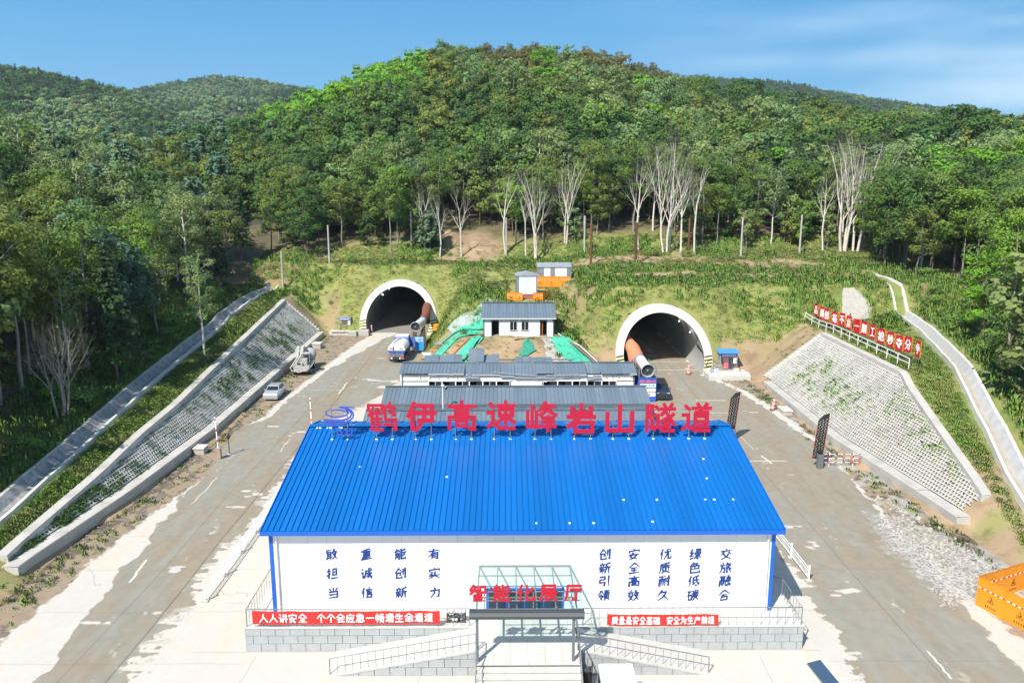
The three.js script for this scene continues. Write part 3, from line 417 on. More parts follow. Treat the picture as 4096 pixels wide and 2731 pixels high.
      // crushed concrete spilled at the lower end of the right wall
      const ru = Math.exp(-(((x - 29.2) / 3.4) ** 2 + ((Z - 49) / 6.0) ** 2)); if (ru > 0.1 && x > 20) { const k = sstep(0.25, 0.6, ru + n1 * 0.7 + n3 * 0.4), v = 0.75 + 1.1 * (vnoise(x * 9, Z * 9) - 0.4); col = col.map((q, m) => mix(q, [0.43, 0.41, 0.375][m] * v, k * 0.8)); }
      const k = ((Hh - 1 - j) * W + i) * 4; for (let m = 0; m < 3; m++) D[k + m] = enc(col[m]); D[k + 3] = 255;
      const kr = (j * W + i) * 4; rough[kr] = rough[kr + 1] = rough[kr + 2] = clamp(r) * 255; rough[kr + 3] = 255;
    }
  }
  ctx.putImageData(img, 0, 0);
  // slab joints and wandering cracks
  const px = (x) => (x - X0) / (X1 - X0) * W, pz = (Z) => Hh - (Z - Z0) / (Z1 - Z0) * Hh, R = rng(77);
  const crack = (x0, z0, x1, z1, wob, style, lw) => { ctx.strokeStyle = style; ctx.lineWidth = lw; ctx.beginPath(); const n = 26; let w = 0; for (let k = 0; k <= n; k++) { w += (R() - 0.5) * wob; w *= 0.9; const x = mix(x0, x1, k / n) + (Math.abs(x1 - x0) < Math.abs(z1 - z0) ? w : 0), Z = mix(z0, z1, k / n) + (Math.abs(x1 - x0) < Math.abs(z1 - z0) ? 0 : w); k ? ctx.lineTo(px(x), pz(Z)) : ctx.moveTo(px(x), pz(Z)); } ctx.stroke(); };
  const ink = 'rgba(62,56,48,0.5)', chalk = 'rgba(226,219,206,0.75)';
  for (let Z = 27; Z < 128; Z += 5.1) { crack(-27.5, Z, -14, Z, 0.08, 'rgba(70,64,56,0.16)', 1.1); crack(17, Z, 28, Z, 0.08, 'rgba(70,64,56,0.15)', 1.1); if (R() < 0.25) crack(-24.6, Z + 0.04, -24 + R() * 6, Z + 0.05, 0.10, chalk, 1.5); if (R() < 0.25) crack(20 + R() * 3, Z + 0.05, 24 + R() * 4, Z + 0.05, 0.10, chalk, 1.6 + R() * 2); if (Z < 60) crack(-17, Z + 1, 17, Z + 1, 0.06, 'rgba(90,84,76,0.25)', 1.1); }
  for (const [x, l] of [[-20.6, 1.8], [-22.9, 0.8], [22.2, 0.9]]) crack(x, 24, x + 0.9, 128, 0.22, ink, l);
  for (let k = 0; k < 9; k++) { const x = k % 2 ? 20.5 + R() * 6 : -25 + R() * 5, Z = 30 + R() * 80; crack(x, Z, x + (R() - 0.5) * 0.5, Z + 2 + R() * 4, 0.12, chalk, 1.2 + R() * 3.2); }
  for (let k = 0; k < 18; k++) { const x = k % 2 ? 20 + R() * 8 : -26 + R() * 12, Z = 30 + R() * 90; crack(x, Z, x + (R() - 0.5) * 5, Z + (R() - 0.5) * 9, 0.5, 'rgba(66,60,52,0.30)', 1); }
  for (let k = 0; k < 4; k++) crack(-14 + k * 9, 24, -13.4 + k * 9, 38, 0.1, 'rgba(90,84,76,0.28)', 1);
  const t = new THREE.CanvasTexture(cv); t.colorSpace = THREE.SRGBColorSpace; t.anisotropy = 8;
  const rt = new THREE.DataTexture(rough, W, Hh); rt.magFilter = THREE.LinearFilter; rt.needsUpdate = true;
  const g = new THREE.PlaneGeometry(X1 - X0, Z1 - Z0); g.rotateX(-Math.PI / 2); g.translate((X0 + X1) / 2, 0, -(Z0 + Z1) / 2);
  tag(part('road', g, new THREE.MeshStandardMaterial({ map: t, roughnessMap: rt, roughness: 1 })), 'pale concrete roads and yard streaked with dried mud', null, null, 'structure');
}

// ------------------------------------------------------------------ tunnels
const arch = (r, n = 40) => { const a0 = Math.asin(PH / r), o = []; for (let k = 0; k <= n; k++) { const a = -a0 + (Math.PI + 2 * a0) * k / n; o.push([Math.cos(a) * r, PH + Math.sin(a) * r]); } return o; };
function tunnel(q, label, len, lin) {
  const t = thing('tunnel_portal', label, 'tunnel portal', [q.cx, 0, -q.zb], 0, null), n = 40, I = arch(PI_, n), O = arch(PR, n);
  const P = ([x, y], d = 0) => V3(x, Math.max(0, y) - (y < 0.01 ? 0.05 : 0), -(y * PK + d));
  const face = mb(), ext = mb(), inn = mb(), cap = mb();
  for (let k = 0; k < n; k++) {
    face.quad(P(I[k]), P(O[k]), P(O[k + 1]), P(I[k + 1]));
    const back = ([x, y]) => V3(x, Math.max(0, y), -19), deep = ([x, y]) => V3(x, Math.max(-0.05, y), -len);
    ext.quad(P(O[k]), back(O[k]), back(O[k + 1]), P(O[k + 1]));
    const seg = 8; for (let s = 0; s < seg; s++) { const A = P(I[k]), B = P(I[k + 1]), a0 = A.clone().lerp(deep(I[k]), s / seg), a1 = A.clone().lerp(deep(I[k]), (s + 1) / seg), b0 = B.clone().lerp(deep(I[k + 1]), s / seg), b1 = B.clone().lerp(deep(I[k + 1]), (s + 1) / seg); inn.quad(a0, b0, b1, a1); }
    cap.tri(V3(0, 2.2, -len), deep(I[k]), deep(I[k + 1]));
  }
  face.build('portal_ring', M.portal, t); ext.build('outer_shell', M.portal, t); inn.build('lining', lin, t); cap.build('dark_end_cap', M.blackVoid, t);  // black cap added as the darkness deep in the tunnel
  // slanting hazard stripes at both feet
  for (const s of [-1, 1]) {
    const ye = mb(), bl = mb();
    for (let k = 0; k < 5; k++) for (const [bd, o, w] of [[ye, 0, 0.22], [bl, 0.22, 0.2]]) {
      const y0 = 0.15 + k * 0.42 + o, xi = Math.sqrt(PI_ ** 2 - (y0 - PH) ** 2) + 0.02, xo = Math.sqrt(PR ** 2 - (y0 - PH) ** 2) - 0.03, sl = 0.16, off = 0.006;
      const F = (x, y) => V3(x, y, -(y * PK) + off); const a = s < 0 ? [-xo, -xi] : [xi, xo];
      bd.quad(F(a[0], y0), F(a[1], y0 + sl), F(a[1], y0 + w + sl), F(a[0], y0 + w));
    }
    ye.build('yellow_stripe', M.paleYellow, t); bl.build('black_stripe', M.black, t);
  }
  // two round limit marks painted over the crown
  for (const [dx, txt] of [[-0.95, '7'], [0.35, '10']]) {
    const cv = document.createElement('canvas'); cv.width = cv.height = 128; const c = cv.getContext('2d'); c.fillStyle = '#e9e7e4'; c.fillRect(0, 0, 128, 128); c.strokeStyle = '#dcc8c4'; c.lineWidth = 7; c.beginPath(); c.arc(64, 64, 57, 0, 7); c.stroke(); c.fillStyle = '#55504c'; c.font = '64px sans-serif'; c.textAlign = 'center'; c.fillText(txt, 64, 87);
    if (txt === '7') { c.beginPath(); c.moveTo(46, 14); c.lineTo(82, 14); c.lineTo(64, 30); c.moveTo(46, 116); c.lineTo(82, 116); c.lineTo(64, 100); c.fill(); }
    const tx = new THREE.CanvasTexture(cv); tx.colorSpace = THREE.SRGBColorSpace;
    const g = new THREE.CircleGeometry(0.46, 24), y = PH + (PI_ + PR) / 2; g.rotateX(-Math.atan(PK)); g.translate(dx + 0.3, y, -(y * PK) + 0.012); part('limit_mark', g, new THREE.MeshStandardMaterial({ map: tx, roughness: 0.7 }), t);
  }
  return t;
}
const tunL = tunnel(PORTALS[0], 'white tunnel portal on the left with a ventilation fan on its right side', 95, M.lining), tunR = tunnel(PORTALS[1], 'white tunnel portal on the right, the nearer one, with a wheel loader inside', 95, weather([0.34, 0.345, 0.335], 0.12, 4, 72, 8, 0.85));  // same lining in both; right copy paler for its sunlit side, left darker for shade
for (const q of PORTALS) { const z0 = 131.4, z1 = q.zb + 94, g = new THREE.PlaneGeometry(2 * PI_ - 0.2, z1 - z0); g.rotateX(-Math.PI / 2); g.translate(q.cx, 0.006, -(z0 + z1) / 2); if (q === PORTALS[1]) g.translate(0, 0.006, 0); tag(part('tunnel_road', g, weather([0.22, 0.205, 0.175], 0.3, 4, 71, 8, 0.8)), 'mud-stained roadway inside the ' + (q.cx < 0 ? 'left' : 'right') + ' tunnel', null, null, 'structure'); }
// lit lamps on the tunnel walls
const lampMat = new THREE.MeshStandardMaterial({ color: 0xffffff, emissive: 0xffffff, emissiveIntensity: 6 });
for (const [q, s, d, y] of [[0, -1, 12, 5.2], [0, -1, 20, 5.2], [0, -1, 30, 5.4], [1, 1, 6.5, 4.6], [1, 1, 12, 5.2], [1, 1, 20, 5.6], [1, -1, 30, 5.6]]) {
  const Q = PORTALS[q], x = Q.cx + s * (Math.sqrt(PI_ ** 2 - (y - PH) ** 2) - 0.22), t = thing('tunnel_lamp', 'small lit lamp on the ' + (s < 0 ? 'left' : 'right') + ' wall of the ' + (q ? 'right' : 'left') + ' tunnel, ' + ({ 6.5: 'nearest the portal', 12: q ? 'second from the portal' : 'nearest the portal', 20: q ? 'farthest in on that side' : 'second from the portal', 30: q ? 'deep inside' : 'farthest from the portal' })[d], 'lamp', [x, y, -(Q.zb + d)], 0, 'lamps in the tunnels');
  mb().box(0, 0, 0, 0.12, 0.3, 0.12).build('lamp_housing', M.greySteel, t); const g = new THREE.SphereGeometry(0.085, 10, 8); g.translate(-s * 0.12, 0, 0.05); part('bulb', g, lampMat, t);
  const l = new THREE.PointLight(0xffffff, 1.2); l.position.set(-s * 0.25, 0, 0.1); t.add(l);
}

// ------------------------------------------------------------------ block-lined slopes, kerbs and drains
function sweep(b, pts, prof_) {                    // pulls a profile [[offset, up] ...] along ground points {p, side}
  for (let k = 0; k + 1 < pts.length; k++) for (let j = 0; j + 1 < prof_.length; j++) {
    const Q = (q, [o, u]) => q.p.clone().addScaledVector(q.side, o).add(V3(0, u, 0));
    b.quad(Q(pts[k], prof_[j]), Q(pts[k], prof_[j + 1]), Q(pts[k + 1], prof_[j + 1]), Q(pts[k + 1], prof_[j]));
  }
  return b;
}
function slopeWall(side, label) {
  const L = side < 0, K = L ? KL : KR, ht = L ? htL : htR, run = L ? 1.1 : 1.25, za = L ? 47.2 : 54.6, zb = L ? 128.2 : 96, s = L ? -1 : 1;
  const t = thing('block_slope', label, 'slope wall', [0, 0, 0]);
  const X = (Z, h) => K(Z) + s * (1 + run * (h - 0.9)), norm = V3(-s, run, 0).normalize(), up = V3(s * run, 1, 0).normalize();
  // one hollow block: a lower lip and one side web, so that neighbours close the cell
  const bw = 0.36, bh = 0.31, bl = mb(); bl.box(0, 0, 0.035, bw - 0.012, 0.085, 0.13); bl.box(-bw / 2 + 0.03, bh / 2 + 0.02, 0.03, 0.055, bh - 0.1, 0.12);
  const blockG = bl.shape(), spots = [], R = rng(side + 9), step = 1 / Math.hypot(run, 1);
  for (let row = 0; row < 40; row++) for (let Z = za + (row % 2) * bw / 2; Z < zb; Z += bw) { const h = 0.98 + row * bh * step; if (h > ht(Z) - 0.22) continue; spots.push([X(Z, h), h, -Z]); }
  const basis = new THREE.Matrix4().makeBasis(V3(0, 0, 1).multiplyScalar(L ? -1 : 1), up, norm.clone()); if (basis.determinant() < 0) basis.makeBasis(V3(0, 0, L ? 1 : -1), up, norm);
  const quat = new THREE.Quaternion().setFromRotationMatrix(basis);
  spots.sort((a, b) => Math.hypot(a[0], a[1] - 24.7, a[2]) - Math.hypot(b[0], b[1] - 24.7, b[2]));
  for (const p of spots.slice(0, 300)) { const o = new THREE.Mesh(blockG, M.block); o.name = 'block'; o.position.set(p[0], p[1], p[2]); o.quaternion.copy(quat); o.rotateZ((R() - 0.5) * 0.05); o.translateZ((R() - 0.5) * 0.02); o.castShadow = o.receiveShadow = true; t.add(o); }
  const rest = spots.slice(300), im = new THREE.InstancedMesh(blockG, M.block, rest.length), m = new THREE.Matrix4(); im.name = 'block_field'; im.userData.kind = 'stuff'; im.castShadow = im.receiveShadow = true;
  const cl = new THREE.Color();
  rest.forEach((p, k) => { m.compose(V3(p[0], p[1], p[2]).addScaledVector(norm, (R() - 0.5) * 0.02), quat, V3(1, 1, 1)); im.setMatrixAt(k, m); const v = 0.86 + 0.24 * R() - (fbm(p[0] * 0.4, p[2] * 0.3, 3) > 0.56 ? 0.1 : 0); im.setColorAt(k, cl.setRGB(v, v, v * 0.98)); }); t.add(im);
  // coping along the top and the two slanting ends
  const top = mb(); const zs = range(za - 0.4, zb + 0.3, 44); const P = zs.map((Z) => ({ p: V3(X(Z, ht(Z)), ht(Z), -Z), side: V3(s, 0, 0) }));
  const pr = [[-0.42, -0.42], [-0.36, 0.16], [0.34, 0.2], [0.4, -0.5]]; sweep(top, L ? P : P, L ? pr.slice().reverse() : pr.slice().reverse());
  const endQ = (q) => pr.map(([o, u]) => q.p.clone().addScaledVector(q.side, o).add(V3(0, u, 0))); for (const q of [P[0], P[P.length - 1]]) { const e = endQ(q); top.quad(e[0], e[1], e[2], e[3]); }
  top.build('coping', M.concrete, t);
  for (const Z of [zb + 0.15]) { const e = mb(); const a = V3(X(Z, 0.85), 0.9, -Z), b = V3(X(Z, ht(Z)), ht(Z) + 0.02, -Z); e.bar(a, b, 0.55, 0.3); const n = Math.round(a.distanceTo(b) / 0.55); for (let k = 0; k < n; k++) { const c = a.clone().lerp(b, (k + 0.5) / n); e.box(c.x, c.y + 0.2, c.z, 0.3, 0.16, 0.5); } e.build('end_kerb', M.concretePale, t); }
  // toe kerb, cast in lengths
  const k2 = thing('toe_kerb', label.replace('slope lined with hollow blocks', 'concrete kerb wall') .replace(/^(\w+) /, ''), 'kerb wall', [0, 0, 0]);
  k2.userData.label = L ? 'long concrete kerb wall at the foot of the left block slope' : 'concrete kerb wall at the foot of the right block slope';
  const z0 = L ? 46.2 : 53.4, z1 = L ? 127.4 : 93.8, nseg = Math.round((z1 - z0) / 5);
  for (let k = 0; k < nseg; k++) {
    const c = mb(), qs = range(z0 + (z1 - z0) * k / nseg + 0.012, z0 + (z1 - z0) * (k + 1) / nseg - 0.012, 3).map((Z) => ({ p: V3(K(Z), 0, -Z), side: V3(s, 0, 0) })), hh = 0.92 + (hash2(k, side + 5) - 0.5) * 0.03, pf = [[0.02, -0.2], [0, hh - 0.04], [0.04, hh], [1.02, hh + 0.015], [1.05, 0.2]];
    sweep(c, qs, pf.slice().reverse()); for (const q of [qs[0], qs[3]]) { const e = pf.map(([o, u]) => q.p.clone().addScaledVector(q.side, o).add(V3(0, u, 0))); c.quad(e[0], e[1], e[3], e[4]); }
    c.build('kerb_length', M.concrete, k2);
  }
  return t;
}
slopeWall(-1, 'long slope lined with hollow blocks left of the left road'); slopeWall(1, 'broad slope lined with hollow blocks right of the right road');
for (const [x, Z, w, d, h, l] of [[-28.75, 70.4, 0.95, 1.1, 0.5, 'square concrete drain pit beside the kerb wall near the barrier arm'], [-29.2, 118.6, 1.3, 1.6, 0.7, 'concrete drain pit beside the kerb wall behind the grey machine'], [30.75, 83, 1.0, 1.8, 0.4, 'low concrete drain pit by the cone at the foot of the right slope']]) { const t = thing('drain_pit', l, 'drain pit', [x, 0, -Z]); mb().box(0, h / 2 - 0.1, 0, w, h + 0.2, d).build('pit_body', M.concrete, t); mb().rbox(0, h + 0.075, 0, w + 0.12, 0.14, d + 0.12, 0.025).build('cover_slab', M.concretePale, t); }
function drain(list, z0, z1, pieces, label) {
  const t = thing('drain_channel', label, 'drain'), zs = range(z0, z1, 60), sd = V3(1, 0, 0), qs = zs.map((Z) => { const x = lerpPts(list, Z) + (fbm(Z * 0.3, z0, 2) - 0.5) * 0.25, y = (terrain(x - 2.2, Z) + terrain(x + 2.2, Z)) / 2; return { p: V3(x, y, -Z), side: sd }; });
  for (const [name, pf, mat] of pieces) sweep(mb(), qs, pf.slice().reverse()).build(name, mat, t);
}
const drainBed = weather([0.255, 0.255, 0.245], 0.6, 9, 64, 3.5, 0.9), drainTan = weather([0.36, 0.325, 0.275], 0.16, 5, 65, 3, 0.9), drainSide = weather([0.38, 0.385, 0.37], 0.22, 4, 66, 3, 0.9);
drain(chL, 39, 139, [['outer_edge', [[-1.22, -0.4], [-1.12, 0.30], [-0.86, 0.26]], M.concrete], ['channel_bed', [[-0.86, 0.26], [-0.36, -0.35], [0.2, -0.52], [0.46, -0.5]], drainBed], ['inner_edge', [[0.46, -0.5], [0.56, 0.02], [0.82, 0.02], [0.9, -0.5]], M.concretePale]], 'weathered concrete drainage channel running down beside the left forest');
drain(chR, 40, 119, [['inner_edge', [[-1.0, -0.6], [-0.92, 0.03], [-0.66, 0.03], [-0.56, -0.42]], M.concretePale], ['channel_bed', [[-0.56, -0.42], [-0.1, -0.5], [0.1, -0.46]], drainTan], ['sloped_side', [[0.1, -0.46], [0.66, 0.16]], drainSide], ['outer_edge', [[0.66, 0.16], [0.92, 0.2], [1.0, -0.5]], M.concretePale]], 'pale concrete drainage channel curving down the right hillside');
{ // sprayed concrete on the bank behind the red boards
  const P = PATCH, b = mb(), c = [P.reduce((s, q) => s + q[0], 0) / P.length, P.reduce((s, q) => s + q[1], 0) / P.length], rings = 4;
  const Q = (k, r) => { const j = 1 + 0.10 * (hash2(k * 7, 3) - 0.5) * (r === rings ? 1 : 0), x = mix(c[0], P[k % P.length][0], r / rings * j), Z = mix(c[1], P[k % P.length][1], r / rings * j); return V3(x, terrain(x, Z) + (r === rings ? -0.1 : 0.16 + 0.1 * fbm(x, Z, 2)), -Z); };
  for (let r = 0; r < rings; r++) for (let k = 0; k < P.length; k++) b.quad(Q(k, r), Q(k, r + 1), Q(k + 1, r + 1), Q(k + 1, r)), 0;
  tag(b.build('concrete_patch', Object.assign(M.sheet.clone(), { side: THREE.DoubleSide })), 'pale sprayed concrete patch on the bank behind the red slogan boards', 'concrete patch');
}
// ------------------------------------------------------------------ plants: leaf-sized faces spread through the crown's volume on a real skeleton
function leaf(b, p, n, size, R, asp = 1, droop = 0, soft = 0.7, axis = null) {      // a folded leaf spray facing roughly along n
  const g = V3(n.x + (R() - 0.5) * 0.9, n.y + (R() - 0.5) * 0.9, n.z + (R() - 0.5) * 0.9).normalize();
  let u = axis ? axis.clone() : V3(R() - 0.5, R() - 0.5 - droop, R() - 0.5); u.addScaledVector(g, -u.dot(g)); if (u.lengthSq() < 1e-4) u = V3(1, 0, 0).addScaledVector(g, -g.x); u.normalize();
  const v = new THREE.Vector3().crossVectors(g, u), s = size * (0.7 + 0.6 * R()), N = g.clone().lerp(n, soft).normalize();
  const a = p.clone().addScaledVector(u, -s * 0.5 * asp), c = p.clone().addScaledVector(u, s * 0.5 * asp), d1 = p.clone().addScaledVector(v, s * 0.42).addScaledVector(g, -s * 0.10).addScaledVector(u, (R() - 0.5) * 0.3 * s), d2 = p.clone().addScaledVector(v, -s * 0.42).addScaledVector(g, -s * 0.10);
  const k = [a, d2, c, d1].map((q) => b.vert(q, N, [0, 0])); b.i.push(k[0], k[1], k[2], k[0], k[2], k[3]);
}
function limbPts(a, b, sag, R, n = 3) { const o = []; for (let k = 0; k <= n; k++) { const t = k / n, p = a.clone().lerp(b, t); p.y += Math.sin(t * Math.PI) * sag; if (k && k < n) { p.x += (R() - 0.5) * 0.12 * a.distanceTo(b) / n; p.z += (R() - 0.5) * 0.12 * a.distanceTo(b) / n; } o.push(p); } return o; }
const taper = (r0, r1, n) => range(0, 1, n).map((t) => mix(r0, r1, t));
const leafTint = (b, R, spread = 0.3) => { const v = 1 + (R() - 0.5) * spread * 2, w = (R() - 0.5) * spread; b.tint(v * (1 + w * 0.5), v, v * (1 - w * 0.6)); };
// o: H height, W crown half-width, base where the crown starts, leaves, size, clumps, trunks, shape
function broadleaf(seed, o) {
  const R = rng(seed), wood = mb(), cr = mb(); cr.useC = true;
  const H = o.H, W = o.W, cb = o.base * H, stems = o.stems ?? 1, tips = [];
  for (let s = 0; s < stems; s++) {
    const a = R() * 6.3, lean = stems > 1 ? 0.12 * H : 0.03 * H, top = V3(Math.cos(a) * lean, H * 0.9, Math.sin(a) * lean), b0 = V3(Math.cos(a) * 0.15 * (stems > 1), -0.4, Math.sin(a) * 0.15 * (stems > 1));
    const tp = limbPts(b0, top, 0, R, 6), r0 = (o.r ?? H * 0.0125) * (stems > 1 ? 0.75 : 1); wood.tube(tp, taper(r0, r0 * 0.2, 6), 6, false);
    const nl = Math.round((o.limbs ?? 11) / stems);
    for (let k = 0; k < nl; k++) {
      const t = mix(o.base * 0.9, 0.93, (k + R() * 0.7) / nl), i = Math.min(5, Math.floor(t / 0.95 * 6)), p = tp[i].clone().lerp(tp[i + 1], clamp(t / 0.95 * 6 - i)), an = k * 2.4 + R() * 0.9 + s;
      const f = (t - o.base) / (1 - o.base), env = W * (o.shape === 'cone' ? 1.05 - 0.85 * f : Math.sqrt(Math.max(0.06, 1 - Math.pow(Math.abs(f - 0.38) / 0.66, 2)))) * (0.75 + 0.35 * R());
      const e = p.clone().add(V3(Math.cos(an) * env, env * (o.rise ?? 0.55) * (0.6 + 0.7 * R()), Math.sin(an) * env)); if (e.y > H * 0.98) e.y = H * (0.9 + 0.08 * R());
      wood.tube(limbPts(p, e, env * 0.06, R, 3), taper(r0 * 0.42 * (1.15 - t), 0.012, 3), 4, false); tips.push([e, p]);
    }
    tips.push([top, top.clone().setY(H * 0.75)]);
  }
  const nc = o.clumps, per = Math.max(6, Math.round(o.leaves / nc)), mid = V3(0, cb + (H - cb) * 0.42, 0);
  for (let k = 0; k < nc; k++) {
    const [e, p] = tips[k % tips.length], q = p.clone().lerp(e, k < tips.length ? 0.97 : 0.5 + 0.5 * R()); if (k >= tips.length) q.add(V3((R() - 0.5) * W * 0.5, (R() - 0.4) * W * 0.5, (R() - 0.5) * W * 0.5));
    const rad = W * (o.clumpR ?? 0.30) * (0.7 + 0.6 * R()); leafTint(cr, R, 0.10); const base = cr.col.slice();
    for (let j = 0; j < per; j++) {
      const d = V3(R() - 0.5, R() - 0.5, R() - 0.5).normalize(), rr = rad * Math.cbrt(0.25 + 0.75 * R()); d.y *= 1; const pos = q.clone().add(V3(d.x * rr * 1.15, d.y * rr * (o.flat ?? 0.75), d.z * rr * 1.15));
      const out = pos.clone().sub(mid).normalize().multiplyScalar(0.55).add(d.multiplyScalar(0.8)).add(V3(0, 0.35, 0)).normalize();
      const v = 0.78 + 0.44 * R(); cr.col = base.map((x) => x * v); leaf(cr, pos, out, o.size, R, o.asp ?? 1, o.droop ?? 0);
    }
  }
  return { wood: wood.shape(), crown: cr.shape(), H, W };
}
function conifer(seed, o) {                          // whorls of branches carrying needle sprays
  const R = rng(seed), wood = mb(), cr = mb(); cr.useC = true; const H = o.H, W = o.W, r0 = o.r ?? H * 0.013;
  wood.tube(limbPts(V3(0, -0.4, 0), V3((R() - 0.5) * 0.3, H, (R() - 0.5) * 0.3), 0, R, 4), taper(r0, 0.02, 4), 6, false);
  const whorls = o.whorls, total = o.leaves; let w = 0; const br = [];
  for (let k = 0; k < whorls; k++) { const f = (k + 0.5 * R()) / whorls, y = mix(o.base * H, H * 0.985, f), n = o.perWhorl ?? 6; for (let j = 0; j < n; j++) { const L = W * Math.pow(1 - f, o.pow ?? 0.8) * (0.7 + 0.5 * R()) + 0.25; br.push([y, k * 1.1 + j / n * 6.283 + R() * 0.5, L]); w += L; } }
  for (const [y, an, L] of br) {
    const dir = V3(Math.cos(an), 0, Math.sin(an)), a = V3(0, y, 0), e = dir.clone().multiplyScalar(L).add(V3(0, y + L * (o.lift ?? -0.25), 0)); if (o.sticks !== false) wood.tube([a, e], [0.03 + L * 0.008, 0.008], 3, false);
    const n = Math.max(3, Math.round(total * L / w)); leafTint(cr, R, 0.10); const base = cr.col.slice();
    for (let j = 0; j < n; j++) {
      const t = (o.tuft ?? 0) > R() ? 0.8 + 0.3 * R() : Math.sqrt(0.04 + 0.96 * R()), p = a.clone().lerp(e, t), sp = L * 0.30 * (1.15 - 0.6 * t) + 0.08; p.add(V3((R() - 0.5) * sp * 2, (R() - 0.35) * (o.thick ?? 0.3) * (0.4 + L * 0.35), (R() - 0.5) * sp * 2));
      const nrm = dir.clone().multiplyScalar(0.5).add(V3(0, 0.8, 0)).normalize(), v = 0.75 + 0.5 * R(); cr.col = base.map((x) => x * v);
      leaf(cr, p, nrm, o.size, R, 1.7, 0, 0.45, dir.clone().add(V3((R() - 0.5) * 1.4, (o.lift ?? -0.25) + (o.brush ?? 0), (R() - 0.5) * 1.4)));
    }
  }
  return { wood: wood.shape(), crown: cr.shape(), H, W };
}
function bareTree(seed, o) {                         // leafless: pale limbs breaking up into a haze of twigs
  const R = rng(seed), wood = mb(), tw = mb(), H = o.H;
  const grow = (p, d, L, r, lev) => {
    const e = p.clone().addScaledVector(d, L), seg = lev > 2 ? 3 : 5, m = p.clone().lerp(e, 0.5).add(V3((R() - 0.5), 0, (R() - 0.5)).multiplyScalar(L * 0.08)), r1 = r * (lev === 0 ? 0.72 : 0.55);
    (lev > 3 ? tw : wood).tube([p, m, e], [r, (r + r1) / 2, r1], seg, false);
    if (lev >= 5) return;
    const n = lev === 0 ? (o.fork ?? 3) : lev < 3 ? 3 : 4;
    for (let k = 0; k < n; k++) {
      const t = k === 0 ? 1 : lev === 0 ? 0.72 + 0.28 * R() : 0.35 + 0.6 * R(), q = p.clone().lerp(e, t), an = k / n * 6.283 + R() * 1.5, sp = k === 0 ? 0.16 : (o.spread ?? 0.5) * (0.7 + 0.5 * R());
      const s = new THREE.Vector3().crossVectors(d, V3(Math.cos(an), 0.1, Math.sin(an))).normalize(), nd = d.clone().addScaledVector(s, sp * 1.3).add(V3(0, 0.12, 0)).normalize();
      grow(q, nd, L * (lev === 0 ? (1 - o.clear) / o.clear * 0.42 : 0.68) * (0.75 + 0.4 * R()), r1 * (k === 0 ? 0.9 : 0.62), lev + 1);
    }
  };
  const st = o.stems ?? 1;
  for (let s = 0; s < st; s++) { const a = s / st * 6.28 + R(), ln = st > 1 ? o.lean ?? 0.14 : 0.03; grow(V3(Math.cos(a) * 0.3 * (st > 1), -0.4, Math.sin(a) * 0.3 * (st > 1)), V3(Math.cos(a) * ln, 1, Math.sin(a) * ln).normalize(), H * o.clear, (o.r ?? H * 0.0125), 0); }
  return { wood: wood.shape(), twigs: tw.shape(), H };
}
const leafMat = (r, g, b, tr = 0.35) => new THREE.MeshPhysicalMaterial({ color: new THREE.Color().setRGB(r * 1.36, g * 1.62, b * 1.40), vertexColors: true, roughness: 0.93, specularIntensity: 0.25, transmission: tr, thickness: 0, side: THREE.DoubleSide });
const LM = {  tall: null,                                         // leaf colours as they stand in open daylight
  mid: [leafMat(0.088, 0.130, 0.030), leafMat(0.110, 0.150, 0.034), leafMat(0.075, 0.118, 0.034)], dark: [leafMat(0.048, 0.085, 0.022), leafMat(0.058, 0.098, 0.028), leafMat(0.045, 0.078, 0.028)],
  grey: [leafMat(0.165, 0.195, 0.080), leafMat(0.145, 0.175, 0.078), leafMat(0.180, 0.200, 0.078)], bright: [leafMat(0.120, 0.215, 0.022), leafMat(0.100, 0.190, 0.022), leafMat(0.150, 0.215, 0.030)],
  spruce: [leafMat(0.040, 0.066, 0.026), leafMat(0.050, 0.074, 0.028), leafMat(0.036, 0.062, 0.030)], pine: [leafMat(0.085, 0.128, 0.085), leafMat(0.070, 0.112, 0.066), leafMat(0.100, 0.140, 0.100)],
  olive: [leafMat(0.125, 0.135, 0.032), leafMat(0.110, 0.116, 0.030), leafMat(0.135, 0.150, 0.036)], brown: [leafMat(0.115, 0.100, 0.036), leafMat(0.105, 0.095, 0.036), leafMat(0.100, 0.098, 0.034)],
};
LM.tall = [LM.mid[1], LM.bright[2], LM.olive[2]];
const twigMat = std([0.20, 0.165, 0.13], 0.95);
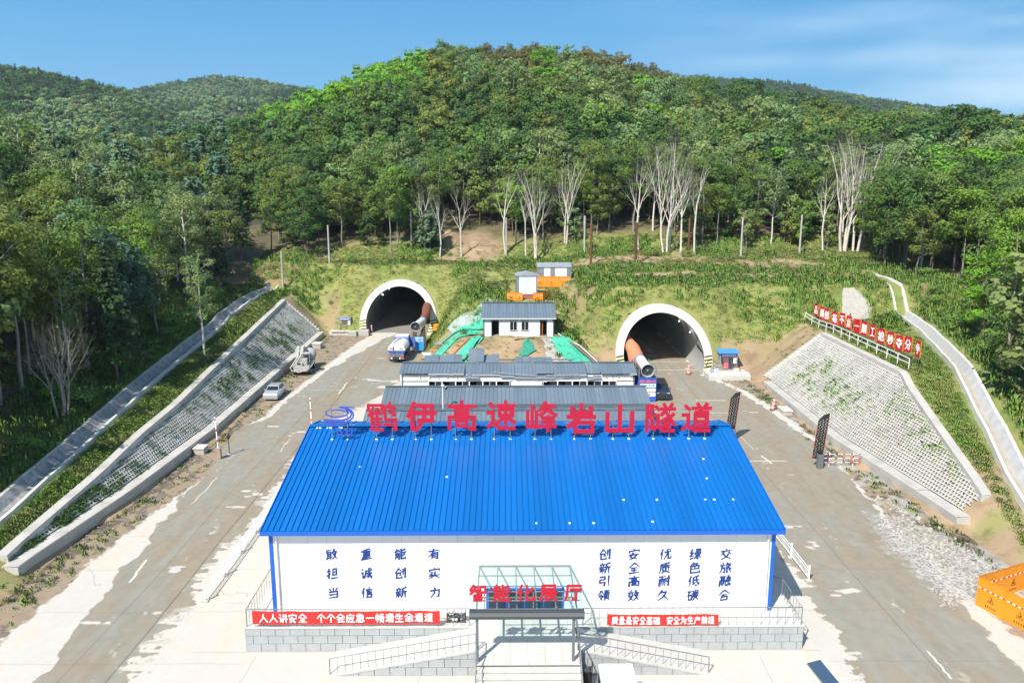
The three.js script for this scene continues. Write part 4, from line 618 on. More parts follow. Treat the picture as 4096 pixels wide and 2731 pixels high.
const nearSet = (q, sz, sd) => ({                    // trees built with every spray, for those one can tell apart
  mid: [1, 2, 3].map((k) => broadleaf(sd + 100 + k, { H: 14, W: 3.3, base: 0.30, leaves: 2600 * q, size: 0.42 * sz, clumps: 44, limbs: 15 })),
  dark: [1, 2].map((k) => broadleaf(sd + 120 + k, { H: 15, W: 3.8, base: 0.26, leaves: 2800 * q, size: 0.44 * sz, clumps: 40, limbs: 15, flat: 0.6 })),
  grey: [1, 2, 3].map((k) => broadleaf(sd + 140 + k, { H: 15.5, W: 2.5, base: 0.38, leaves: 2000 * q, size: 0.36 * sz, clumps: 44, limbs: 16, rise: 0.95, clumpR: 0.34 })),
  bright: [1, 2].map((k) => broadleaf(sd + 160 + k, { H: 13, W: 3.6, base: 0.24, leaves: 2600 * q, size: 0.46 * sz, clumps: 40, limbs: 14, flat: 0.55 })),
  olive: [1, 2].map((k) => broadleaf(sd + 180 + k, { H: 13.5, W: 3.1, base: 0.32, leaves: 2200 * q, size: 0.40 * sz, clumps: 42, limbs: 15 })),
  tall: [1, 2, 3].map((k) => broadleaf(sd + 190 + k * 3, { H: 17, W: 3.0, base: 0.5, leaves: 1900 * q, size: 0.40 * sz, clumps: 38, limbs: 13, rise: 0.8, clumpR: 0.34, r: 0.17 })),
  spruce: [1, 2, 3].map((k) => conifer(sd + 200 + k, { H: 15, W: 2.7, base: 0.22, leaves: 2300 * q, size: 0.42 * sz, whorls: 22, perWhorl: 6 })),
  pine: [1, 2].map((k) => conifer(sd + 220 + k, { H: 14.5, W: 3.4, base: 0.34, leaves: 2400 * q, size: 0.50 * sz, whorls: 11, perWhorl: 6, lift: 0.22, pow: 0.55, tuft: 0.5, brush: 0.9, thick: 0.7 })),
});
const FINE = nearSet(1.75, 0.66, 0), NEAR = nearSet(1.0, 0.88, 1000);
const SPECIES = { tall: ['broadleaf_tree', 'barkGrey'], mid: ['broadleaf_tree', 'bark'], dark: ['broadleaf_tree', 'bark'], grey: ['birch_tree', 'birchBark'], bright: ['maple_tree', 'bark'], olive: ['broadleaf_tree', 'barkGrey'], spruce: ['spruce_tree', 'bark'], pine: ['pine_tree', 'barkGrey'] };
const WORDS = { tall: 'tall long-trunked broadleaf tree', mid: 'mid-green broadleaf tree', dark: 'dark green broadleaf tree', grey: 'slender white-trunked birch', bright: 'bright green broadleaf tree', olive: 'olive green broadleaf tree', spruce: 'narrow dark conifer', pine: 'blue-green bushy pine' };
const treeProto = new Map();
function tree(kind, v, x, Z, s, turn, label, group, mv = 0, y = null, lib = NEAR) {
  v %= lib[kind].length; const key = kind + v + '_' + mv + (lib === FINE), g = lib[kind][v]; let t = treeProto.get(key);
  if (!t) { t = thing(SPECIES[kind][0], label, 'tree', [0, 0, 0], 0, group); part('trunk', g.wood, M[SPECIES[kind][1]], t); part('crown', g.crown, LM[kind][mv % 3], t); treeProto.set(key, t); } else { t = clone(t, label, group); t.userData.group = group; if (!group) delete t.userData.group; }
  t.position.set(x, y ?? terrain(x, Z) - 0.1, -Z); t.rotation.set(0, turn, 0); t.scale.set(s * (0.92 + 0.16 * hash2(x * 31 | 0, Z * 17 | 0)), s, s * (0.92 + 0.16 * hash2(x * 13 | 0, Z * 7 | 0))); return t;
}
// ------------------------------------------------------------------ where the near trees stand
const inView = (x, Z, m = 1.05, pad = 6) => Z > 30 && Math.abs(x - 0.0072 * Z) < 0.6535 * (Z * 0.98 + 3) * m + pad;
const cand = [];
{
  const R = rng(4242), pick = (x, Z, mixv) => { const n = fbm(x * 0.05 + 11, Z * 0.05 + 5, 2) * 0.7 + R() * 0.5; let acc = 0; const tot = Object.values(mixv).reduce((a, b) => a + b, 0); const t = clamp((n - 0.15) / 0.9) * tot; for (const [k, w] of Object.entries(mixv)) { acc += w; if (t <= acc) return k; } return 'mid'; };
  const leftMix = { spruce: 2.0, grey: 3.0, olive: 2.0, pine: 1.4, mid: 2.0, dark: 1.6, bright: 0.7 }, midMix = { dark: 2.2, mid: 2.2, olive: 1.4, grey: 1.8, spruce: 1.3, bright: 0.6, pine: 0.7 }, rightMix = { dark: 2.4, mid: 2.4, olive: 1.4, bright: 1.0, grey: 0.9, spruce: 0.9, pine: 0.9 };
  for (let Z = 38; Z < 176; Z += 3.9) for (let x = -150; x < 160; x += 3.9) {
    const X = x + (R() - 0.5) * 3.2, D = Z + (R() - 0.5) * 3.2, r1 = R(), r2 = R(); if (!inView(X, D, 1.0, 12)) continue;
    const cl = lerpPts(chL, D), crr = lerpPts(chR, D); let kind = null, s = 0.78 + 0.42 * r1;
    if (X < cl - 4.2 - (D < 60 ? 1.5 : 0) && D < 150) { kind = pick(X, D, leftMix); const edge = cl - 4.2 - X; if (edge < 4 && r2 < 0.3) continue; if (D < 47 && edge < 9) continue; if (edge > 7 && r2 < 0.12) continue; s *= 0.92 + 0.12 * sstep(0, 14, edge) - 0.10 * (D < 60); if (edge < 6 && R() < 0.35) kind = 'tall'; }
    else if (X > crr + 2.6 + 9 * sstep(84, 98, D) && D < 116 && D > 56) { kind = pick(X, D, rightMix); const edge = X - crr; if (edge < 9 && r2 < 0.45) continue; s *= 0.98; if (edge < 14 && R() < 0.65) kind = 'tall'; }
    else if (D >= 116 && X > 20 && X > 60 + (D - 116) * 0.1 && D < 146) { kind = pick(X, D, rightMix); }
    else if (D > 146 + 2.5 * Math.sin(X * 0.17) + (X > 16 && X < 60 ? -3 : 0) && X > cl - 6) { if (Math.abs(X + 7) < 5.5 && D < 160) continue; if (X > 20 && X < 34 && D < 153) continue; kind = pick(X, D, midMix); if (D < 152 && r2 < 0.2) continue; if (D < 156 && R() < 0.45) kind = 'tall'; s *= D < 153 ? 0.78 : 0.95; if (D < 153 && r2 > 0.55) { s *= 0.7; } }
    if (!kind) continue;
    const app = s * 14 / Math.hypot(D, X), edgeBonus = X < cl ? (cl - X < 12 ? 1 : 0) : X > crr && D < 116 ? (X - crr < 18 ? 1 : 0) : (D < 158 ? 1 : 0);
    if (X < 0 && X < cl && cl - X > 12) { /* deeper rows show as crowns over the front row */ }
    cand.push({ x: X, Z: D, kind, s, v: Math.floor(r2 * 7), app: app * (edgeBonus ? 1 : 0.72), turn: r1 * 6.28, seen: inView(X, D, 1.0, 1.0) });
  }
  cand.sort((a, b) => (b.seen - a.seen) || (b.app - a.app));
}
const NNEAR = 262;
cand.slice(0, NNEAR).forEach((c, rank) => {
  const row = c.x < 0 ? lerpPts(chL, c.Z) - c.x : c.x - lerpPts(chR, Math.min(c.Z, 118)), band = c.Z < 66 ? 'nearest the hall' : c.Z < 88 ? 'level with the grey cabins' : c.Z < 112 ? 'level with the right portal' : 'level with the left portal';
  const place = c.Z < 140 && c.x < lerpPts(chL, c.Z) ? `${row < 9 ? 'at the front of' : 'deep in'} the left forest ${band}` : c.Z < 140 && c.x > 30 ? `${row < 12 ? 'at the front of' : 'deep in'} the right forest ${band}` : `at the forest edge ${c.x < -34 ? 'beyond the left drain' : c.x < -12 ? 'above the left tunnel' : c.x < 14 ? 'above the guard house' : c.x < 44 ? 'above the right tunnel' : 'at upper right'}`, who = WORDS[c.kind];
  tree(c.kind, c.v, c.x, c.Z, c.s, c.turn, who + ' ' + place, who.replace(/tree|birch|conifer|pine/, (w) => w + (w === 'birch' ? 'es' : 's')) + ' ' + place, (c.v * 3 + Math.floor(c.s * 50)) % 3, null, rank < 95 ? FINE : NEAR);
});
// ------------------------------------------------------------------ the forest beyond, as masses
const lod = (o) => { const w = o.wood.attributes.position.count; const wc = new Float32Array(w * 3); for (let k = 0; k < w; k++) { wc[k * 3] = 1.5; wc[k * 3 + 1] = 1.15; wc[k * 3 + 2] = 2.2; } const g = o.wood.clone(); g.setAttribute('color', new THREE.BufferAttribute(wc, 3)); return mergeGeometries([g, o.crown]); };
const MIDG = {
  mid: [1, 2].map((k) => lod(broadleaf(300 + k, { H: 13, W: 3.9, base: 0.22, leaves: 1250, size: 0.66, clumps: 36, limbs: 10, clumpR: 0.34 }))), dark: [1, 2].map((k) => lod(broadleaf(310 + k, { H: 13.5, W: 4.2, base: 0.2, leaves: 1250, size: 0.68, clumps: 34, limbs: 10, flat: 0.6, clumpR: 0.34 }))),
  grey: [1, 2].map((k) => lod(broadleaf(320 + k, { H: 15, W: 2.9, base: 0.30, leaves: 1000, size: 0.58, clumps: 34, limbs: 12, rise: 0.9, clumpR: 0.38 }))), bright: [1].map((k) => lod(broadleaf(330 + k, { H: 12.5, W: 4.0, base: 0.2, leaves: 1250, size: 0.68, clumps: 32, limbs: 10, flat: 0.6, clumpR: 0.34 }))),
  olive: [1].map((k) => lod(broadleaf(340 + k, { H: 12.5, W: 3.7, base: 0.25, leaves: 1100, size: 0.64, clumps: 34, limbs: 10, clumpR: 0.33 }))), spruce: [1, 2].map((k) => lod(conifer(350 + k, { H: 15, W: 2.8, base: 0.15, leaves: 950, size: 0.68, whorls: 15, perWhorl: 6, sticks: false }))),
  pine: [1, 2].map((k) => lod(conifer(360 + k, { H: 14.5, W: 3.8, base: 0.28, leaves: 1050, size: 0.74, whorls: 9, perWhorl: 6, lift: 0.2, pow: 0.55, tuft: 0.5, brush: 0.9, thick: 0.8, sticks: false }))),
  brown: [1].map((k) => lod(broadleaf(370 + k, { H: 12, W: 3.8, base: 0.25, leaves: 1000, size: 0.62, clumps: 34, limbs: 10, clumpR: 0.32 }))),
};
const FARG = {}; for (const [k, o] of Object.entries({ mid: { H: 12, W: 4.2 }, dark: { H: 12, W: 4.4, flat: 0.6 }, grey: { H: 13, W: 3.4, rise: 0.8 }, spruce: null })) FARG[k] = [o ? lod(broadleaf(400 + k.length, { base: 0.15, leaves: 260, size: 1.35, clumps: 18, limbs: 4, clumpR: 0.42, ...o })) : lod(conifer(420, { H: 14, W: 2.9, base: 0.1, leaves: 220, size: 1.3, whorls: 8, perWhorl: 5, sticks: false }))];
function scatter(name, label, lib, list) {
  const o = new THREE.Group(); o.name = name; scene.add(o); tag(o, label, null, null, 'stuff');
  const by = new Map(); for (const q of list) { const k = q.kind + (q.v % lib[q.kind].length); if (!by.has(k)) by.set(k, []); by.get(k).push(q); }
  const m = new THREE.Matrix4(), e = new THREE.Euler(), c = new THREE.Color(), qt = new THREE.Quaternion();
  for (const [k, l] of by) {
    const kind = l[0].kind, im = new THREE.InstancedMesh(lib[kind][l[0].v % lib[kind].length], LM[kind][0], l.length); im.name = WORDSHORT[kind]; im.castShadow = im.receiveShadow = true; im.userData.kind = 'stuff';
    l.forEach((q, i) => { m.compose(V3(q.x, q.y, -q.Z), qt.setFromEuler(e.set((hash2(i, 5) - 0.5) * 0.08, q.turn, (hash2(i, 9) - 0.5) * 0.08)), V3(q.s * (0.9 + 0.25 * hash2(i, 1)), q.s, q.s * (0.9 + 0.25 * hash2(i, 2)))); im.setMatrixAt(i, m); const b = q.tint ?? [1, 1, 1]; im.setColorAt(i, c.setRGB(...b)); });
    o.add(im);
  }
  return o;
}
const WORDSHORT = { mid: 'broadleaf_trees', dark: 'dark_broadleaf_trees', grey: 'birch_trees', bright: 'bright_broadleaf_trees', olive: 'olive_broadleaf_trees', spruce: 'spruce_trees', pine: 'pine_trees', brown: 'brownish_broadleaf_trees' };
{
  const R = rng(99), list = cand.slice(NNEAR).map((c) => ({ ...c, kind: c.kind === 'tall' ? 'grey' : c.kind, y: terrain(c.x, c.Z) - 0.2 }));
  const tint = (d) => { const v = 0.78 + 0.5 * R(), w = (R() - 0.5) * 0.28; return [v * (1 + w), v, v * (1 - w * 0.8)]; };
  list.forEach((q) => { q.tint = tint(); });
  for (let Z = 176; Z < 372; Z += 4.7) for (let x = -290; x < 290; x += 4.7) {
    const X = x + (R() - 0.5) * 4.4, D = Z + (R() - 0.5) * 4.4, r = R(), r2 = R(); if (!inView(X, D, 1.0, 6) || r2 < 0.05) continue;
    const a = X / D, n = fbm(X * 0.022 + 3, D * 0.022 + 44, 3) * 0.75 + r * 0.42 - 0.08, px = 1163 + a * 1800;
    let kind = n < 0.28 ? 'pine' : n < 0.36 ? 'spruce' : n < 0.50 ? 'dark' : n < 0.64 ? 'mid' : n < 0.74 ? 'olive' : n < 0.86 ? 'grey' : 'bright';
    if (px > 620 && px < 1000 && D > 255 && r2 > 0.45) kind = 'bright'; if (px > 1120 && px < 1560 && D > 292 && r2 > 0.4) kind = 'brown'; if (px < 560 && r2 > 0.82) kind = 'pine';
    list.push({ x: X, Z: D, y: terrain(X, D) - 0.3, kind, v: Math.floor(r2 * 8), s: 0.58 + 0.5 * r2 * r + 0.14 * r - 0.10 * sstep(240, 330, D), turn: r * 6.28, tint: tint() });
  }
  for (let Z = 372; Z < 470; Z += 6.5) for (let x = -320; x < -20; x += 6.5) { const X = x + (R() - 0.5) * 6, D = Z + (R() - 0.5) * 6; if (!inView(X, D, 1, 4) || X / D > -0.2) continue; list.push({ x: X, Z: D, y: terrain(X, D) - 0.3, kind: ['mid', 'dark', 'grey', 'spruce', 'olive'][Math.floor(R() * 5)], v: 0, s: 0.7 + 0.3 * R(), turn: R() * 6, tint: tint() }); }
  scatter('hillside_forest', 'dense mixed forest covering the main hill and its foot', MIDG, list);
  const far = (name, label, q, a0, a1, t0, t1, step, base) => {
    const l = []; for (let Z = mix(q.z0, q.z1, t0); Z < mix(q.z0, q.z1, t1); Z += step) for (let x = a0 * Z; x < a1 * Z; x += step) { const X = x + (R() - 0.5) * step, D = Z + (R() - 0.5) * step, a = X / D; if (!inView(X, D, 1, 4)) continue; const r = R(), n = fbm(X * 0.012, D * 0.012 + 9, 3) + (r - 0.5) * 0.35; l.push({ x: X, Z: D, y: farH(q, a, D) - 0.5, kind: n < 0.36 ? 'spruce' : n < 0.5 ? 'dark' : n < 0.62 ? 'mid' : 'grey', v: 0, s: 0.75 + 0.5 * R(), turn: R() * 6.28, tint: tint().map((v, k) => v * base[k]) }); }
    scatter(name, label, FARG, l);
  };
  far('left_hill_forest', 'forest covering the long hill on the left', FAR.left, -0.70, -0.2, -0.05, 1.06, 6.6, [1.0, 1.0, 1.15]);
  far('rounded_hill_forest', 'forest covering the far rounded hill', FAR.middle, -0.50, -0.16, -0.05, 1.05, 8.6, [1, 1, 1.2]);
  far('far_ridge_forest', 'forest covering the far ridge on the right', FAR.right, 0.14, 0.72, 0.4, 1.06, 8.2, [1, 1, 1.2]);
}
// ------------------------------------------------------------------ the exhibition hall with the blue roof
const T0 = 1.42;                                    // terrace level
function ribPanel(w, L, th, rib, ribW = 0.03) { const b = mb(); b.box(0, -th / 2, 0, w - 0.003, th, L); b.hexa([V3(w / 2 - ribW, 0, L / 2), V3(w / 2 + ribW * 0.2, 0, L / 2), V3(w / 2 + ribW * 0.2, 0, -L / 2), V3(w / 2 - ribW, 0, -L / 2), V3(w / 2 - ribW * 0.8, rib, L / 2), V3(w / 2, rib, L / 2), V3(w / 2, rib, -L / 2), V3(w / 2 - ribW * 0.8, rib, -L / 2)]); return b.shape(); }
const hall = thing('exhibition_hall', 'large white hall with a bright blue ribbed roof and blue brush characters on its front', 'building', [0, 0, 0]);
{
  const xl = -13.25, xr = 15.05, ze = 39.42, zr = 50.8, he = 6.4, hr = 8.72, zb = 53.5, hb = 8.2, L = Math.hypot(zr - ze, hr - he), a = Math.atan2(hr - he, zr - ze), N = 86, w = (xr - xl) / N, g = ribPanel(w, L, 0.05, 0.07, 0.04);
  for (let k = 0; k < N; k++) { const o = part('roof_panel', g, M.blueRoof[[0, 0, 0, 2, 2, 2, 0, 0, 0, 1, 1, 1][k % 12]], hall); o.position.set(xl + (k + 0.5) * w, (he + hr) / 2 + 0.05, -(ze + zr) / 2); o.rotation.x = a; }
  const lb = Math.hypot(zb - zr, hr - hb), ab = Math.atan2(hr - hb, zb - zr), g2 = ribPanel(w * 2, lb, 0.05, 0.05);
  for (let k = 0; k < N / 2; k++) { const o = part('roof_panel', g2, M.blueRoof[k % 3], hall); o.position.set(xl + (k + 0.5) * w * 2, (hb + hr) / 2 + 0.05, -(zb + zr) / 2); o.rotation.x = -ab; }
  mb().bar(V3(xl, hr + 0.085, -zr + 0.14), V3(xr, hr + 0.085, -zr + 0.14), 0.34, 0.03).bar(V3(xl, hr + 0.09, -zr - 0.16), V3(xr, hr + 0.09, -zr - 0.16), 0.30, 0.03).build('ridge_cap', M.blueRoof[1], hall);
  mb().box((xl + xr) / 2, he - 0.1, -ze + 0.04, xr - xl + 0.06, 0.24, 0.06).build('fascia', M.blueTrim, hall); mb().box((xl + xr) / 2, he - 0.16, -ze - 0.2, xr - xl, 0.04, 0.44).build('soffit', M.wall, hall);
  for (const [x, n] of [[xl, 'verge_trim'], [xr, 'verge_trim']]) mb().bar(V3(x, he, -ze + 0.02), V3(x, hr + 0.02, -zr), 0.05, 0.24).bar(V3(x, hr + 0.02, -zr), V3(x, hb, -zb), 0.05, 0.24).build(n, M.blueTrim, hall);
  // walls: metal-faced panels with visible seams
  const wl = -12.9, wr = 14.66, zf = 39.85, NW = 27, ww = (wr - wl) / NW, pg = mb().box(0, 0, 0, ww - 0.008, he - 0.2 - T0 + 1.2, 0.1).shape();
  for (let k = 0; k < NW; k++) { const o = part('wall_panel', pg, M.wall, hall); o.position.set(wl + (k + 0.5) * ww, (he - 0.2 + T0 - 1.2) / 2, -zf - 0.05 + (hash2(k, 3) - 0.5) * 0.004); }
  const sw = mb(); for (const [x, s] of [[wl, -1], [wr, 1]]) { const q = [V3(x, 0, -zf - 0.1), V3(x, 0, -53.2), V3(x, 8.15, -53.2), V3(x, hr - 0.08, -zr), V3(x, he - 0.05, -zf - 0.1)]; const c = [0, 1, 2, 3, 4]; for (let k = 1; k < 4; k++) s > 0 ? sw.tri(q[0], q[k], q[k + 1]) : sw.tri(q[0], q[k + 1], q[k]); } sw.build('side_wall', M.wall, hall);
  mb().box((wl + wr) / 2, 4, -53.2, wr - wl, 8.2, 0.1).build('back_wall', M.wall, hall);
  for (const s of [-1, 1]) { const x = s < 0 ? wl : wr; mb().box(x + s * 0.03 - s * 0.06, (he + T0) / 2 - 0.1, -zf + 0.02, 0.2, he - T0 - 0.02, 0.05).box(x + s * 0.025, (he + T0) / 2 - 0.1, -zf - 0.1, 0.04, he - T0 - 0.02, 0.24).build('corner_trim', M.blueTrim, hall); const px = x - s * 0.32; mb().tube([V3(px, he - 0.2, -ze + 0.02 - 0.12), V3(px + s * -0.02, he - 0.5, -zf + 0.1), V3(px, T0 + 0.1, -zf + 0.1)], 0.055, 8).build('downpipe', M.white, hall); }
  // brush characters
  const cols = [[-9.62, ['敢', '担', '当'], 0], [-7.70, ['重', '诚', '信'], 0], [-5.86, ['能', '创', '新'], 0], [-3.98, ['有', '实', '力'], 0], [5.37, ['创', '新', '引', '领'], 1], [7.0, ['安', '全', '高', '效'], 1], [8.69, ['优', '质', '耐', '久'], 1], [10.37, ['绿', '色', '低', '碳'], 1], [12.05, ['交', '旅', '融', '合'], 1]];
  cols.forEach(([x, cs, r]) => cs.forEach((c, k) => { const y = r ? [4.82, 4.0, 3.22, 2.36][k] : [4.88, 3.74, 2.58][k], o = part('character', glyphOf(c, 0.62, 0.62, 0.084, 0.006, true), M.blueInk, hall); o.position.set(x + (hash2(k, x * 10 | 0) - 0.5) * 0.08, y, -zf + 0.004); }));
  // pale traces of removed lettering above the door
  const tr = mb(); const R = rng(8); for (let k = 0; k < 90; k++) { const x = -1.2 + 4.2 * R(), y = 4.82 + 0.32 * R(); if ((Math.floor(x * 2.2) % 2) && R() < 0.7) continue; tr.box(x, y, -zf + 0.002, 0.03 + 0.03 * R(), 0.03 + 0.02 * R(), 0.004); } tr.build('lettering_trace', M.wallDirty, hall);
  // small white sealing patches on the roof
  for (const [x, f] of [[3.45, 0.05], [4.75, 0.05], [8.0, 0.06], [1.6, 0.05], [6.7, 0.24], [8.6, 0.24], [11.4, 0.24], [11.9, 0.24], [13.0, 0.24], [12.3, 0.62], [12.0, 0.43], [-3.6, 0.45], [-9, 0.55], [-12.6, 0.97], [-11.9, 0.97], [-11.1, 0.97]]) { const o = part('sealing_patch', mb().box(0, 0, 0, f > 0.9 ? 0.34 : 0.13, 0.03, 0.12).shape(), M.white, hall); o.position.set(x, mix(he, hr, f) + 0.07, -mix(ze, zr, f)); o.rotation.x = a; }
  // glazed entrance under the canopy
  mb().box(1.0, 2.78, -zf + 0.03, 4.3, 0.1, 0.08).box(-1.1, 2.1, -zf + 0.03, 0.1, 1.4, 0.08).box(3.1, 2.1, -zf + 0.03, 0.1, 1.4, 0.08).box(0, 2.1, -zf + 0.03, 0.06, 1.36, 0.06).box(1.0, 2.1, -zf + 0.03, 0.06, 1.36, 0.06).box(2.05, 2.1, -zf + 0.03, 0.06, 1.36, 0.06).build('door_frame', M.blueTrim, hall);
  for (const x of [-0.52, 0.5, 1.52, 2.56]) mb().box(x, 2.08, -zf + 0.02, 0.98, 1.3, 0.03).build('glass_door', M.windowGlass, hall);
}
// ------------------------------------------------------------------ terrace, ramps, steps: stone-faced
function stoneFace(t, len, top, mtx, z0 = 0) {      // tiles in staggered courses below the line top(u)
  const cw = 0.80, ch = 0.465, gap = 0.026;
  for (let c = 0; c < 3; c++) for (let u = -(c % 2) * cw / 2; u < len; u += cw) {
    const a = Math.max(u + gap / 2, 0), b = Math.min(u + cw - gap / 2, len), y0 = c * ch + gap / 2, y1 = (c + 1) * ch - gap / 2; if (b - a < 0.06) continue;
    const ta = Math.min(y1, top(a)), tb = Math.min(y1, top(b)); if (ta < y0 + 0.03 && tb < y0 + 0.03) continue;
    let pl; if (ta >= y0 + 0.01 && tb >= y0 + 0.01) { pl = [[a, y0], [b, y0], [b, tb]]; if (ta < y1 !== tb < y1) { const uu = a + (b - a) * (y1 - top(a)) / (top(b) - top(a)); if (uu > a + 0.01 && uu < b - 0.01) pl.push([uu, y1]); } pl.push([a, ta]); } else { const uu = a + (b - a) * (y0 - top(a)) / (top(b) - top(a)); pl = ta > tb ? [[a, y0], [uu, y0], [a, ta]] : [[uu, y0], [b, y0], [b, tb]]; }
    part('stone_tile', mb().prism(pl, 0.024, mtx.clone().multiply(at(0, 0, 0.012 + z0))).shape(), M.stone, t);
  }
}
function railing(t, pts, h, gapB = 0.42, mat = M.steel, r = 0.03) {
  const rail = mb(); rail.tube(pts.map((p) => p.clone().add(V3(0, h, 0))), r, 6); rail.build('handrail', mat, t);
  const bg = mb().tube([V3(0, 0, 0), V3(0, h - 0.02, 0)], 0.014, 5, false).shape(), pg = mb().tube([V3(0, 0, 0), V3(0, h, 0)], r, 6).shape();
  for (let k = 0; k + 1 < pts.length; k++) { const L = pts[k].distanceTo(pts[k + 1]), n = Math.max(1, Math.round(L / gapB)); for (let j = 0; j <= n; j++) { const e = j === 0 || j === n; if (j === n && k + 2 < pts.length) continue; const o = part(e ? 'post' : 'baluster', e ? pg : bg, mat, t); o.position.copy(pts[k].clone().lerp(pts[k + 1], j / n)); } }
  return t;
}
{
  const t = thing('terrace', 'raised stone-faced terrace with ramps and steps in front of the white hall', 'terrace', [0, 0, 0]), xl = -14.05, xr = 16.0, zf = 38.3;
  mb().box((xl + xr) / 2, T0 / 2 - 0.06, -(zf + 0.03 + 46) / 2, xr - xl - 0.05, T0 - 0.12, 46 - zf - 0.03).box(1.05, T0 / 2 - 0.06, -36.6, 5.2, T0 - 0.14, 3.3).build('core', M.joint, t);
  // paving slabs of the walk and the landing
  const slab = (x0, x1, z0, z1, y) => part('paving_slab', mb().box((x0 + x1) / 2, y - 0.03, -(z0 + z1) / 2, x1 - x0 - 0.008, 0.06, z1 - z0 - 0.008).shape(), M.paving, t);
  for (let k = 0; k < 26; k++) { const a = mix(xl - 0.06, xr + 0.06, k / 26), b = mix(xl - 0.06, xr + 0.06, (k + 1) / 26); slab(a, b, zf - 0.06, zf + 0.78, T0); slab(a, b, zf + 0.78, zf + 1.56, T0); }
  for (const [a, b] of [[xl - 0.06, -12.95], [14.7, xr + 0.06]]) for (let k = 0; k < 6; k++) slab(a, b, zf + 1.56 + k * 0.9, zf + 1.56 + (k + 1) * 0.9, T0);
  for (let i = 0; i < 6; i++) for (let j = 0; j < 4; j++) slab(-1.55 + i * 0.87, -1.55 + (i + 1) * 0.87, 34.9 + j * 0.835, 34.9 + (j + 1) * 0.835, T0);
  for (let k = 0; k < 8; k++) mb().box(1.06, T0 - 0.16 * (k + 1) - 0.04, -34.9 + 0.16 + k * 0.33, 5.3, 0.12, 0.36).box(1.06, T0 - 0.16 * (k + 1) - 0.16, -34.9 + 0.13 + k * 0.33, 5.26, 0.16, 0.3).build('step', M.paving, t);
  stoneFace(t, -1.6 - xl, () => 9, at(xl, 0, -zf)); stoneFace(t, xr - 3.7, () => 9, at(3.7, 0, -zf)); stoneFace(t, 7.7, () => 9, at(xr, 0, -zf, Y2)); stoneFace(t, 7.7, () => 9, at(xl, 0, -zf - 7.7, -Y2));
  // ramps
  for (const [xa, xb, name] of [[-1.6, -9.2, 'left'], [3.72, 10.5, 'right']]) {
    const zi = zf - 0.03, zo = 36.12, b = mb(), Lx = Math.abs(xb - xa), s = Math.sign(xb - xa), P = (x, y, z) => V3(x, y, -z);
    const q = s > 0 ? [[xa, T0], [xb, 0.02]] : [[xb, 0.02], [xa, T0]];
    b.hexa([P(q[0][0], -0.05, zo), P(q[1][0], -0.05, zo), P(q[1][0], -0.05, zi), P(q[0][0], -0.05, zi), P(q[0][0], q[0][1] - 0.1, zo), P(q[1][0], q[1][1] - 0.1, zo), P(q[1][0], q[1][1] - 0.1, zi), P(q[0][0], q[0][1] - 0.1, zi)]); b.build('ramp_core', M.joint, t);
    const n = 9; for (let k = 0; k < n; k++) for (const [z0, z1] of [[zo - 0.05, zo + 0.28], [zo + 0.285, (zo + zi) / 2 + 0.1], [(zo + zi) / 2 + 0.105, zi]]) { const x0 = mix(q[0][0], q[1][0], k / n) + 0.004, x1 = mix(q[0][0], q[1][0], (k + 1) / n) - 0.004, y0 = mix(q[0][1], q[1][1], k / n), y1 = mix(q[0][1], q[1][1], (k + 1) / n); part('ramp_slab', mb().hexa([P(x0, y0 - 0.1, z0), P(x1, y1 - 0.1, z0), P(x1, y1 - 0.1, z1), P(x0, y0 - 0.1, z1), P(x0, y0, z0), P(x1, y1, z0), P(x1, y1, z1), P(x0, y0, z1)]).shape(), M.paving, t); }
    stoneFace(t, Lx, (u) => (s > 0 ? mix(T0, 0.02, u / Lx) : mix(0.02, T0, u / Lx)) - 0.11, at(Math.min(xa, xb), 0, -zo + 0.002));
    railing(thing('ramp_railing', `steel railing along the outer edge of the ${name} ramp`, 'railing', [0, 0, 0]), [P(xa - s * 0.02, T0, zo + 0.1), P(xb + s * -0.1, 0.04, zo + 0.1)], 0.88, 0.40);
  }
  railing(thing('terrace_railing', 'steel railing along the terrace left of the entrance, carrying the longer red banner', 'railing', [0, 0, 0]), [V3(-2.0, T0, -zf - 0.08), V3(xl + 0.08, T0, -zf - 0.08), V3(xl + 0.08, T0, -45.6)], 1.02, 0.44);
  railing(thing('terrace_railing', 'steel railing along the terrace right of the entrance, turning back at the right corner', 'railing', [0, 0, 0]), [V3(4.1, T0, -zf - 0.08), V3(xr - 0.1, T0, -zf - 0.08), V3(xr - 0.1, T0, -41.4), V3(14.75, T0, -42.4)], 1.02, 0.44);
  for (const [x, n] of [[-1.5, 'left'], [3.62, 'right']]) railing(thing('stair_railing', `steel railing on the ${n} side of the entrance steps`, 'railing', [0, 0, 0]), [V3(x, T0, -36.1), V3(x, T0, -34.95), V3(x, 0.1, -32.4)], 0.9, 0.5);
}
